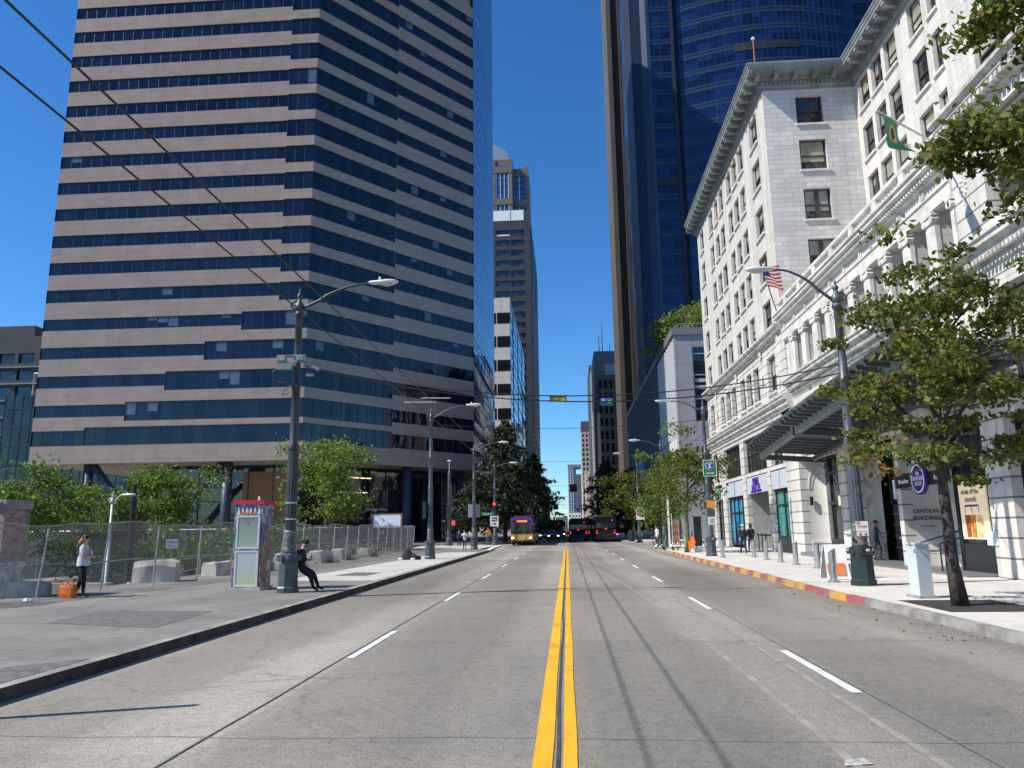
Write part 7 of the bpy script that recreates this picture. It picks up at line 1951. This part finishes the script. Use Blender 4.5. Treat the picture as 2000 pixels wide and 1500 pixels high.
# ------------------------------------------------------------------ vehicles
M_TYR = mat('black tyre', (.012, .012, .012), .85, 0, .1)
M_RIM = mat('grey wheel rim', (.3, .3, .3), .4, .6, .1)
M_VGL = mat('dark vehicle glass', (.008, .012, .018), .05, 0, 0, spec=.8)
M_HL = mat('headlight', (.9, .9, .85), .3, 0, 0, emit=2.5, ecol=(1, .95, .85)); M_TL = mat('tail light', (.6, .02, .02), .3, 0, 0, emit=1.5, ecol=(1, .03, .03))
def bus(label, x0, x1, y0, h, L, cols, front=True, group='buses on the roadway', poles=False, z0=.0, dest=None):
    """cols: body upper, body lower, roof; the end at y0 faces the camera"""
    w_ = x1-x0; cx = (x0+x1)/2; t = thing('city_bus', label, 'bus', (cx, y0+L/2, z0), group)
    up, lo, roof = cols
    def ring(inset, zlo, zhi, r=.22):
        a, b = x0+inset, x1-inset
        return [(a, zlo), (b, zlo), (b, zhi-r), (b-r*.4, zhi-r*.25), (b-r, zhi), (a+r, zhi), (a+r*.4, zhi-r*.25), (a, zhi-r)]
    zb_, zm = .32, h*.40
    b_ = MB(); b_.extr([(x, y0, z) for x, z in [(x0, zb_), (x1, zb_), (x1, zm), (x0, zm)]], (0, L, 0)); b_.build('lower_body', lo, t)
    b_ = MB(); b_.extr([(x, y0+.0, z) for x, z in ring(0, zm+.002, h)], (0, L, 0)); b_.build('upper_body', up, t)
    b_ = MB(); b_.box(x0+.3, x1-.3, y0+.8, y0+L-1, h, h+.16); b_.build('roof_unit', roof, t)
    b_ = MB(); b_.box(x0+.05, x1-.05, y0-.03, y0-.002, zb_, zb_+.22); b_.build('bumper', M_BLKP, t)
    zg0, zg1 = (h*.42, h*.78) if front else (h*.55, h*.76)
    b_ = MB()
    b_.extr([(x0+.1, y0-.02, zg0), (x1-.1, y0-.02, zg0), (x1-.08, y0-.02, zg1-.15), (x1-.25, y0-.02, zg1), (x0+.25, y0-.02, zg1), (x0+.08, y0-.02, zg1-.15)], (0, .015, 0)); b_.build('windscreen' if front else 'rear_window', M_VGL, t)
    if front:
        b_ = MB(); b_.box(cx-.02, cx+.02, y0-.035, y0-.021, zg0, zg1); b_.tube([(cx-.6, y0-.05, zg0), (cx-.15, y0-.05, zg0+.5)], .015, 4); b_.tube([(cx+.2, y0-.05, zg0), (cx+.6, y0-.05, zg0+.5)], .015, 4); b_.build('wipers', M_BLKP, t)
        b_ = MB(); b_.box(x0+.25, x1-.25, y0-.02, y0-.003, h*.80, h*.91); b_.build('sign_window', M_BLKP, t)
        if dest:
            b_ = MB(); text_mb(b_, dest, .24, (cx+.05, y0-.03, h*.855), X_, U_, 0, .01, bold=.01); b_.build('route_display', mat('amber display', (.9, .2, .02), .5, 0, 0, emit=2.0, ecol=(1, .16, .03)), t)
        for x in (x0+.22, x1-.22):
            b_ = MB(); b_.ball((x, y0-.02, h*.27), (.14, .05, .09), 8, 6); b_.build('headlight', M_HL, t)
        for x, s_ in ((x0-.05, -1), (x1+.05, 1)):
            b_ = MB(); b_.tube([(x, y0, h*.8), (x+s_*.14, y0-.25, h*.72)], .025, 5); b_.box(x+s_*.14-.07, x+s_*.14+.07, y0-.3, y0-.22, h*.5, h*.72); b_.build('mirror', M_BLKP, t)
        b_ = MB()   # bicycle rack folded on the nose
        for z in (.55, .8): b_.tube([(x0+.5, y0-.1, z), (x1-.5, y0-.1, z)], .025, 5)
        for x in (x0+.5, cx, x1-.5): b_.tube([(x, y0-.02, .5), (x, y0-.14, .9)], .02, 5)
        b_.tube([(cx+.05, y0-.16, .42), (cx+.42, y0-.2, 1.22)], .03, 5); b_.build('bicycle_rack', mat('rack steel', (.5, .48, .42), .4, .6, .1), t)
    else:
        for (x, z, r) in ((x0+.2, h*.36, .10), (x0+.2, h*.45, .07), (x1-.2, h*.36, .10), (x1-.2, h*.45, .07), (x1-.45, h*.86, .08), (cx, h*.52, .10)):
            b_ = MB(); b_.ball((x, y0-.02, z), (r, .03, r*.8), 8, 5); b_.build('tail_light', M_TL, t)
        b_ = MB(); b_.box(x0+.3, x1-.3, y0-.015, y0-.002, h*.14, h*.3)
        for k in range(4): b_.box(x0+.35, x1-.35, y0-.03, y0-.016, h*.15+k*.1, h*.15+k*.1+.03)
        b_.build('engine_grille', M_BLKP, t)
    for s_ in (0, 1):
        xs_ = x1 if s_ else x0; o = .012 if s_ else -.012; n = int((L-1.5)/1.6)
        for k in range(n):
            b_ = MB(); ya = y0+.9+k*(L-1.5)/n; b_.box(min(xs_, xs_+o), max(xs_, xs_+o), ya, ya+(L-1.5)/n-.1, h*.45, h*.76); b_.build('side_window', M_VGL, t)
        for yy in (y0+2.4, y0+L-3.0):
            b_ = MB(); xa = xs_-.26 if s_ else xs_-.015; b_.tube([(xa, yy, .46), (xa+.275, yy, .46)], .46, 16); wv = b_.build('wheel', M_TYR, t)
            b_ = MB(); xa = xs_+.005 if s_ else xs_-.02; b_.tube([(xa, yy, .46), (xa+.018, yy, .46)], .24, 12); b_.build('rim', M_RIM, wv)
    if poles:
        for dx in (-.3, .35):
            b_ = MB(); b_.tube([(cx+dx, y0+L*.62, h+.15), (-3.85+dx*.8, y0+L*1.05, 5.1)], .035, 6); b_.build('trolley_pole', mat('pole steel', (.6, .6, .58), .4, .4, .1), t)
    return t
M_PUR = mat('purple bus paint', (.13, .03, .22), .35, 0, .12, 2); M_ORG = mat('golden yellow bus paint', (.62, .30, .02), .35, 0, .15, 3); M_ROOF = mat('grey bus roof', (.06, .06, .06), .6)
bus('purple and golden yellow trolleybus facing the camera with its poles up', -5.73, -3.5, 77.4, 2.82, 16, (M_PUR, M_ORG, M_ROOF), True, poles=True, dest='7 RAINIER')
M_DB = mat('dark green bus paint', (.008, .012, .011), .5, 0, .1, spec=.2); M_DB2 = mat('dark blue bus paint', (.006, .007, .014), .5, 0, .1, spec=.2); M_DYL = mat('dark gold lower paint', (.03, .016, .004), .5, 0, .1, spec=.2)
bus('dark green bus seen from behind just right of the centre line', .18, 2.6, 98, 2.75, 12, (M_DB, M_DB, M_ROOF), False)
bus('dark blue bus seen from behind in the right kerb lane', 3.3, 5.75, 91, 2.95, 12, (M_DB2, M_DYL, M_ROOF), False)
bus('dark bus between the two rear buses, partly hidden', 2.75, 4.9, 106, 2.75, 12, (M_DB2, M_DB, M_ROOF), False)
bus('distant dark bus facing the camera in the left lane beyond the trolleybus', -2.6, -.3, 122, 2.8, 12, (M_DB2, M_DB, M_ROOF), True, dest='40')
def car(label, cx, y0, col, z0=0.0, front=True, w_=1.75, L=4.3, ang=None):
    t = thing('parked_car' if ang is not None else 'car', label, 'car', (cx, y0+L/2, z0))
    sec = [(0, .45, .62, .84), (.12, .32, .74, .9), (1.1, .28, .9, .96), (1.75, .28, .95, 1.0), (2.4, .28, .95, 1.0), (3.3, .28, .97, 1.0), (4.15, .34, .92, .95), (4.3, .45, .8, .86)]
    b_ = MB()
    for (y, zl, zh, k) in sec:
        hw = w_/2*k
        for (x, z) in ((-hw*.96, zl), (-hw, zl+.2), (-hw*.96, zh-.08), (-hw*.82, zh), (hw*.82, zh), (hw*.96, zh-.08), (hw, zl+.2), (hw*.96, zl)): b_.v.append((cx+x, y0+y, z0+z))
    for i in range(len(sec)-1):
        for j in range(8): a = i*8+j; c = i*8+(j+1) % 8; b_.f.append((a, a+8, c+8, c)); b_.m.append(0)
    b_.f.append(tuple(range(8))); b_.m.append(0); b_.f.append(tuple((len(sec)-1)*8+j for j in reversed(range(8)))); b_.m.append(0)
    b_.build('body', col, t, True)
    cab = [(1.15, .92, .80), (1.95, 1.38, .66), (3.1, 1.4, .66), (3.95, .96, .78)]
    b_ = MB()
    for (y, z, k) in cab:
        hw = w_/2*k; b_.v += [(cx-hw, y0+y, z0+z), (cx+hw, y0+y, z0+z)]
    bl_ = [(cx-w_/2*.9, y0+1.15, z0+.92), (cx+w_/2*.9, y0+1.15, z0+.92), (cx+w_/2*.9, y0+3.95, z0+.95), (cx-w_/2*.9, y0+3.95, z0+.95)]
    n = len(b_.v); b_.v += bl_
    b_.f += [(0, 1, 3, 2), (2, 3, 5, 4), (4, 5, 7, 6), (n, n+3, 6, 4, 2, 0), (n+1, 1, 3, 5, 7, n+2)]; b_.m += [0, 1, 0, 0, 0]
    b_.build('cabin', [M_VGL, col], t)
    for x in (-w_*.36, w_*.36):
        b_ = MB(); b_.ball((cx+x, y0+.06, z0+.66), (.17, .09, .08), 8, 5); b_.build('headlight' if front else 'tail_light', M_HL if front else M_TL, t)
    for x in (-w_/2, w_/2-.2):
        for y in (.85, 3.4):
            b_ = MB(); b_.tube([(cx+x, y0+y, z0+.31), (cx+x+.2, y0+y, z0+.31)], .31, 14); wv = b_.build('wheel', M_TYR, t)
            b_ = MB(); b_.tube([(cx+x-.01, y0+y, z0+.31), (cx+x+.21, y0+y, z0+.31)], .17, 10); b_.build('rim', M_RIM, wv)
    b_ = MB(); b_.box(cx-.5, cx+.5, y0-.015, y0+.01, z0+.42, z0+.58); b_.build('grille', M_BLKP, t)
    for x in (-w_/2*.98, w_/2*.98):
        b_ = MB(); b_.ball((cx+x, y0+1.4, z0+.98), (.1, .07, .07), 6, 4); b_.build('mirror', col, t)
    return t
M_CARD = mat('dark grey car paint', (.03, .032, .036), .25, .3, 0, coat=.6); M_CARS = mat('silver car paint', (.32, .34, .36), .25, .5, 0, coat=.6); M_CARW = mat('white car paint', (.7, .7, .7), .25, 0, 0, coat=.6)
car('dark car with headlights on right of the trolleybus', -1.9, 104, M_CARD, front=True)
car('silver car behind the trolleybus in the left lane', -3.3, 112, M_CARS, front=True)
car('dark car far behind in the left lane with dim lights', -3.9, 128, M_CARD)
car('white car parked down in the lot behind the fence and blocks', -17.3, 29.5, M_CARW, gz(-17.3, 31)-.0, True, ang=0)
# ------------------------------------------------------------------ people: one skinned body each
SKINS = {'light': mat('light skin', (.55, .33, .24), .55, 0, .08, 8), 'tan': mat('tan skin', (.40, .22, .145), .55, 0, .08, 8), 'dark': mat('brown skin', (.16, .085, .055), .55, 0, .08, 8)}
def cloth(name, c, v=.2): return mat(name, c, .85, 0, v, 9, .15)
M_SHOE = mat('dark shoe', (.015, .015, .016), .7, 0, .1)
def person(label, loc, facing, H, pose, cols, hair, fine=True, group=None, sub=2, hold=None):
    """pose: joint dict in metres for a 1.75 m body, x right, y forward, z up; facing: heading of +y in radians from world +y (ccw)"""
    J = dict(pel=(0, 0, .95), waist=(0, 0, 1.10), chest=(0, .01, 1.30), neck=(0, 0, 1.47), chin=(0, .02, 1.56), head=(0, .035, 1.635), crown=(0, .02, 1.70),
             shl=(-.18, 0, 1.41), ell=(-.23, -.03, 1.14), wrl=(-.23, .06, .90), hal=(-.225, .09, .82), shr=(.18, 0, 1.41), elr=(.23, -.03, 1.14), wrr=(.23, .06, .90), har=(.225, .09, .82),
             hil=(-.095, 0, .90), knl=(-.105, .02, .50), anl=(-.11, -.03, .09), tol=(-.13, .15, .035), hir=(.095, 0, .90), knr=(.105, .02, .50), anr=(.11, -.03, .09), tor=(.13, .15, .035))
    J.update(pose)
    Rd = dict(pel=(.135, .105), waist=(.125, .095), chest=(.16, .11), neck=(.06, .06), chin=(.062, .068), head=(.076, .09), crown=(.055, .065), sh=(.062, .062), el=(.045, .045), wr=(.03, .028), ha=(.037, .02), hi=(.088, .09), kn=(.06, .062), an=(.04, .045), to=(.04, .028))
    bulk = cols.get('bulk', 1.0)
    E_ = [('pel', 'waist', 'top'), ('waist', 'chest', 'top'), ('chest', 'neck', 'top'), ('neck', 'chin', 'skin'), ('chin', 'head', 'skin'), ('head', 'crown', 'skin')]
    for s_ in 'lr': E_ += [('chest', 'sh'+s_, 'top'), ('sh'+s_, 'el'+s_, 'top'), ('el'+s_, 'wr'+s_, 'fore'), ('wr'+s_, 'ha'+s_, 'skin'), ('pel', 'hi'+s_, 'leg'), ('hi'+s_, 'kn'+s_, 'leg'), ('kn'+s_, 'an'+s_, 'leg'), ('an'+s_, 'to'+s_, 'shoe')]
    bm = bmesh.new(); sl = bm.verts.layers.skin.verify(); V = {}
    for k, p in J.items():
        v = bm.verts.new(p); r = Rd.get(k) or Rd[k[:2]]
        if k in ('pel', 'waist', 'chest') or k[:2] in ('sh', 'el', 'hi', 'kn'): r = (r[0]*bulk, r[1]*bulk)
        v[sl].radius = r; V[k] = v
    V['pel'][sl].use_root = True
    for a, b, c in E_: bm.edges.new((V[a], V[b]))
    # nose as a small branch of the face
    if fine:
        hd, ch = Vector(J['head']), Vector(J['chin']); upv = (hd-ch).normalized(); fw = Vector(cols.get('look', (0, 1, 0))); fw = (fw-upv*fw.dot(upv)).normalized()
        nv = bm.verts.new(hd-upv*.012+fw*.098); nv[sl].radius = (.013, .016); bm.edges.new((V['head'], nv))
    for s_ in 'lr':     # five fingers, each a bent chain rooted in the palm
        if not fine: break
        wr, ha = Vector(J['wr'+s_]), Vector(J['ha'+s_]); d = (ha-wr).normalized(); side = d.cross(Vector((0, 1, .2))).normalized() if abs(d.y) < .9 else d.cross(Vector((0, 0, 1))).normalized(); nrm = side.cross(d).normalized()
        for i, (o, L) in enumerate(((-.028, .06), (-.01, .074), (.01, .07), (.027, .055), (.035, .045))):
            root = ha+side*o*.8-d*.01; 
            if i == 4: root = ha-d*.04+side*.03
            k1 = root+d*L*.55+(side*.03 if i == 4 else Vector((0, 0, 0)))+nrm*.008; k2 = k1+d*L*.4+nrm*.028
            vs = []
            for q, r in ((root, .009), (k1, .0085), (k2, .0075)):
                v = bm.verts.new(q); v[sl].radius = (r, r); vs.append(v)
            vs[0][sl].use_root = True
            bm.edges.new((vs[0], vs[1])); bm.edges.new((vs[1], vs[2]))
    me0 = bpy.data.meshes.new('sk'); bm.to_mesh(me0); bm.free()
    ob = bpy.data.objects.new('sk', me0); link(ob)
    m1 = ob.modifiers.new('s', 'SKIN'); m1.use_smooth_shade = True; m1.branch_smoothing = .6
    m2 = ob.modifiers.new('d', 'SUBSURF'); m2.levels = sub; m2.render_levels = sub
    dg = bpy.context.evaluated_depsgraph_get(); dg.update()
    me = bpy.data.meshes.new_from_object(ob.evaluated_get(dg)); bpy.data.objects.remove(ob); bpy.data.meshes.remove(me0)
    t = thing('person', label, 'person', loc, group, facing)
    S = H/1.75
    order = ['skin', 'top', 'leg', 'shoe']; slots = [cols['skin'], cols['top'], cols['leg'], cols.get('shoe', M_SHOE)]
    me.materials.clear()
    for m in slots: me.materials.append(m)
    segs = [(Vector(J[a]), Vector(J[b]), c, b) for a, b, c in E_]; slv = cols.get('sleeve', .45)
    co = np.array([p.center for p in me.polygons]); best = np.full(len(co), 9.0); idx = np.zeros(len(co), int)
    for (A, B, c, b) in segs:
        a, bb = np.array(A), np.array(B); d = bb-a; L2 = max(1e-9, (d*d).sum()); tt = np.clip(((co-a)@d)/L2, 0, 1)
        dist = np.linalg.norm(co-(a+tt[:, None]*d), axis=1)/((Rd.get(b) or Rd[b[:2]])[0]+.03)
        if c == 'fore': ci = np.where(tt < slv-.5, 1, 0) if slv < 1 else np.where(tt > slv-.6, 0, 1)
        elif c == 'top' and b[:2] == 'el': ci = np.where(tt < slv*1.6, 1, 0)
        elif c == 'top' and b == 'neck': ci = np.where(tt > .72, 0, 1)
        else: ci = np.full(len(co), order.index(c))
        u = dist < best; best = np.where(u, dist, best); idx = np.where(u, ci, idx)
    hemz = J['pel'][2]+cols.get('hem', .0)
    me.polygons.foreach_set('material_index', idx.astype(np.int32))
    for v in me.vertices: v.co *= S
    me.update(); body = bpy.data.objects.new('body', me); link(body); body.parent = t
    def child(b_, name, m, smooth=True):
        b_.v = [(x*S, y*S, z*S) for x, y, z in b_.v]; o = b_.build(name, m, None, smooth, True); o.parent = t; return o
    if hair:
        hm, style = hair; b_ = MB(); hd, cr, ch = Vector(J['head']), Vector(J['crown']), Vector(J['chin']); upv = (hd-ch).normalized(); fw = Vector(cols.get('look', (0, 1, 0))); fw = (fw-upv*fw.dot(upv)).normalized()
        c = hd+upv*.03-fw*.028
        rr = random.Random(3); n0 = len(b_.v); b_.ball(c, (.088, .098, .085), 12, 8)
        b_.v = [(x+rr.uniform(-.006, .006), y+rr.uniform(-.006, .006), z+rr.uniform(-.004, .006)) for x, y, z in b_.v]
        if style == 'long':
            p0 = c-fw*.06; 
            b_.tube([p0, p0-fw*.055-upv*.06, p0-fw*.08-upv*.15, p0-fw*.075-upv*.23], [.08, .085, .075, .035], 9)
        if style == 'curly':
            for k in range(26):
                a = rr.uniform(0, 2*PI); b2_ = rr.uniform(-.2, 1); q = math.sqrt(max(0, 1-b2_*b2_)); b_.ball(c+Vector((.09*q*math.cos(a), .095*q*math.sin(a), .085*b2_)), .028, 6, 4)
        child(b_, 'hair', hm)
        if style == 'curly' or cols.get('beard'):
            b_ = MB(); p = ch+fw*.045; b_.ball(p, (.05, .035, .045), 8, 5); child(b_, 'beard', hm)
    if fine:
        hd, ch = Vector(J['head']), Vector(J['chin']); upv = (hd-ch).normalized(); fw = Vector(cols.get('look', (0, 1, 0))); fw = (fw-upv*fw.dot(upv)).normalized(); rt_ = fw.cross(upv)
        for s_ in (-1, 1):
            b_ = MB(); b_.ball(hd+upv*.012+fw*.083+rt_*.03*s_, .0095, 6, 4); child(b_, 'eye', mat('dark eye', (.03, .02, .018), .3, 0, 0))
            b_ = MB(); b_.ball(hd-upv*.01+rt_*.08*s_-fw*.01, (.014, .02, .03), 6, 5); child(b_, 'ear', cols['skin'])
        b_ = MB(); b_.tube([hd-upv*.05+fw*.082-rt_*.022, hd-upv*.05+fw*.088, hd-upv*.05+fw*.082+rt_*.022], .006, 5); child(b_, 'mouth', mat('lip', (.30, .11, .10), .5, 0, 0))
    return t, S, child
RGT = -PI/2      # facing world +x
HB = mat('dark brown hair', (.02, .013, .01), .6, 0, .4, 30); HG = mat('ginger dyed hair', (.30, .075, .022), .6, 0, .5, 14); HK = mat('black hair', (.008, .007, .007), .6, 0, .3, 20)
# woman by the fence, arms folded
p, S, ch_ = person('woman in a pale grey T-shirt with ginger hair, standing arms folded by the fence', (-12.12, 18.55, .15), RGT+.15, 1.53,
    dict(ell=(-.24, .10, 1.15), wrl=(.02, .24, 1.17), hal=(.10, .25, 1.19), elr=(.24, .10, 1.14), wrr=(-.02, .27, 1.12), har=(-.10, .26, 1.12), knl=(-.11, -.08, .50), anl=(-.12, -.20, .09), tol=(-.13, -.02, .035), knr=(.11, .10, .50), anr=(.12, .12, .09), tor=(.13, .31, .035), hil=(-.10, -.02, .9), hir=(.10, .02, .9), waist=(0, .01, 1.1)),
    dict(skin=SKINS['light'], top=cloth('pale grey jersey', (.50, .53, .58), .1), leg=cloth('black trousers', (.008, .008, .009)), sleeve=.5, bulk=1.28), (HB, 'short'))
b_ = MB(); hd = Vector((0, .035, 1.635))
b_.tube([hd+Vector((0, -.07, .0)), hd+Vector((.0, -.12, -.08)), hd+Vector((.0, -.15, -.16)), hd+Vector((.0, -.13, -.24))], [.075, .09, .085, .04], 9)
ch_(b_, 'hair_length', HG)
b_ = MB(); b_.tube([(-.05, .10, 1.45), (-.02, .145, 1.30), (.06, .16, 1.22)], .012, 5); ch_(b_, 'lanyard', M_BLKP)
# T-shirt hem falling over the trousers
b_ = MB()
for i, (z, rx, ry) in enumerate(((1.14, .18, .15), (1.0, .195, .165), (.88, .20, .172))):
    for j in range(20):
        a = 2*PI*j/20; b_.v.append((rx*math.cos(a)*(1+.02*math.sin(5*a)), .005+ry*math.sin(a), z+.008*math.sin(4*a)))
for i in range(2):
    for j in range(20): a = i*20+j; c = i*20+(j+1) % 20; b_.f.append((a, c, c+20, a+20)); b_.m.append(0)
ch_(b_, 'shirt_hem', MATS['pale grey jersey'])
# man leaning back on the lamp post
NV = cloth('dark navy jacket', (.010, .011, .020)); 
p, S, ch_ = person('bearded man in dark navy clothes leaning on the lamp post, looking at a phone', (-7.07, 20.05, .15), RGT, 1.56,
    dict(pel=(0, .02, .66), waist=(0, -.02, .84), chest=(0, -.03, 1.07), neck=(0, .02, 1.25), chin=(0, .085, 1.315), head=(0, .13, 1.38), crown=(0, .125, 1.44), shl=(-.18, -.01, 1.18), shr=(.18, -.01, 1.18),
         ell=(-.21, .02, .91), wrl=(-.07, .22, .90), hal=(-.03, .28, .92), elr=(.21, .02, .90), wrr=(.07, .22, .88), har=(.03, .28, .90),
         hil=(-.09, .06, .63), hir=(.09, .06, .62), knl=(-.10, .36, .50), knr=(.11, .33, .46), anl=(-.10, .52, .11), anr=(.11, .44, .10), tol=(-.11, .68, .04), tor=(.13, .60, .035)),
    dict(skin=SKINS['tan'], top=NV, leg=cloth('navy trousers', (.013, .015, .027)), sleeve=1.4, look=(0, .8, -.6), bulk=1.3), (HK, 'curly'))
b_ = MB(); b_.box(-.035, .035, .30, .315, .90, 1.03); ch_(b_, 'phone', M_BLKP, False)
# entrance man
p, S, ch_ = person('man in navy polo shirt and dark trousers pulling the glass entrance door', (12.95, 33.3, .2), RGT-.25, 1.66,
    dict(elr=(.25, .13, 1.17), wrr=(.16, .36, 1.17), har=(.13, .44, 1.18), ell=(-.24, .05, 1.13), wrl=(-.16, .28, 1.02), hal=(-.13, .36, 1.0), knl=(-.1, -.10, .50), anl=(-.11, -.26, .12), tol=(-.12, -.10, .05), knr=(.1, .12, .5), anr=(.11, .10, .09), tor=(.12, .29, .035)),
    dict(skin=SKINS['tan'], top=cloth('navy polo', (.02, .035, .12)), leg=cloth('charcoal trousers', (.022, .024, .034)), sleeve=.55), (HK, 'short'))
WALK = dict(knl=(-.1, .12, .51), anl=(-.11, .16, .10), tol=(-.12, .34, .06), knr=(.1, -.05, .5), anr=(.11, -.26, .13), tor=(.12, -.12, .04), ell=(-.23, -.12, 1.15), wrl=(-.22, -.08, .92), hal=(-.22, -.06, .84), elr=(.23, .03, 1.15), wrr=(.22, .16, .94), har=(.22, .19, .87))
p, S, ch_ = person('man in a dark green jacket and white cap walking past the porch', (9.65, 43.2, .15), PI, 1.62, WALK, dict(skin=SKINS['light'], top=cloth('dark green jacket', (.014, .02, .014)), leg=cloth('dark jeans', (.014, .018, .035)), sleeve=1.4, bulk=1.15), (HB, 'short'), True)
b_ = MB(); b_.ball((0, .03, 1.70), (.09, .10, .06), 10, 6); b_.box(-.06, .06, .11, .2, 1.675, 1.69); ch_(b_, 'cap', M_SW)
p, S, ch_ = person('person in a black hooded jacket and jeans walking toward the porch', (10.55, 45.2, .15), .1, 1.66, WALK, dict(skin=SKINS['tan'], top=cloth('black jacket', (.008, .008, .009)), leg=cloth('blue jeans', (.03, .045, .09)), sleeve=1.4, bulk=1.2), (HK, 'short'), True)
b_ = MB(); b_.ball((0, -.03, 1.62), (.105, .115, .13), 10, 6); ch_(b_, 'hood', MATS['black jacket'])
p, S, ch_ = person('pedestrian in white shirt with a pale green backpack walking away beside the third lamp post', (-7.75, 57.6, .15), .1, 1.5, dict(WALK, elr=(.24, -.05, 1.15), ell=(-.27, -.02, 1.2), wrl=(-.2, .18, 1.3), hal=(-.16, .2, 1.37)), dict(skin=SKINS['light'], top=cloth('white shirt', (.72, .72, .72), .05), leg=cloth('dark grey shorts', (.03, .035, .04)), sleeve=.5), (HB, 'short'), True)
b_ = MB(); b_.ball((0, -.17, 1.25), (.14, .09, .2), 10, 7); ch_(b_, 'backpack', mat('pale green fabric', (.42, .52, .48), .8))
p, S, ch_ = person('worker in an orange vest standing by the one way sign on the left corner', (-7.4, 71.5, .15), .4, 1.72, {}, dict(skin=SKINS['tan'], top=cloth('orange vest', (.75, .24, .04)), leg=cloth('olive grey trousers', (.09, .09, .085)), sleeve=.6, bulk=1.1), (HB, 'short'), True)
p, S, ch_ = person('person in dark clothes standing in the shade behind the third lamp post', (-9.0, 74.8, .15), 2.6, 1.7, {}, dict(skin=SKINS['tan'], top=cloth('dark brown coat', (.03, .024, .022)), leg=cloth('brown trousers', (.045, .036, .032)), sleeve=1.4, bulk=1.1), (HK, 'short'), True)
p, S, ch_ = person('person with a blue backpack in the shade left of the white shirted pedestrian', (-10.0, 70.5, .15), .3, 1.6, WALK, dict(skin=SKINS['tan'], top=cloth('blue top', (.03, .045, .16)), leg=cloth('black jeans', (.012, .012, .014)), sleeve=1.4), (HK, 'short'), True)
b_ = MB(); b_.ball((0, -.17, 1.25), (.14, .1, .22), 10, 7); ch_(b_, 'backpack', mat('blue fabric', (.04, .06, .25), .8))
p, S, ch_ = person('pedestrian in a pink top crossing the roadway in front of the distant bus', (-1.25, 108, .004), RGT, 1.68, WALK, dict(skin=SKINS['light'], top=cloth('pink top', (.65, .25, .25)), leg=cloth('light blue jeans', (.22, .3, .42)), sleeve=.6), (HB, 'short'), True)
p, S, ch_ = person('pedestrian in a white top crossing just behind the one in pink', (-.85, 109, .004), RGT, 1.65, WALK, dict(skin=SKINS['light'], top=cloth('off white top', (.62, .58, .55)), leg=cloth('grey jeans', (.2, .24, .3)), sleeve=.6), (HG, 'short'), True)
p, S, ch_ = person('pedestrian in an orange jacket near the dark green bus', (-.05, 101, .004), RGT, 1.62, WALK, dict(skin=SKINS['tan'], top=cloth('orange jacket', (.8, .3, .03)), leg=cloth('dark trousers', (.03, .03, .03)), sleeve=1.4), (HK, 'short'), True)
p, S, ch_ = person('person in a white top standing by the parked bicycles', (6.75, 58.6, .15), 2.0, 1.66, {}, dict(skin=SKINS['light'], top=cloth('white top', (.7, .68, .68)), leg=cloth('dark blue trousers', (.04, .05, .08)), sleeve=.6), (HB, 'short'), True)
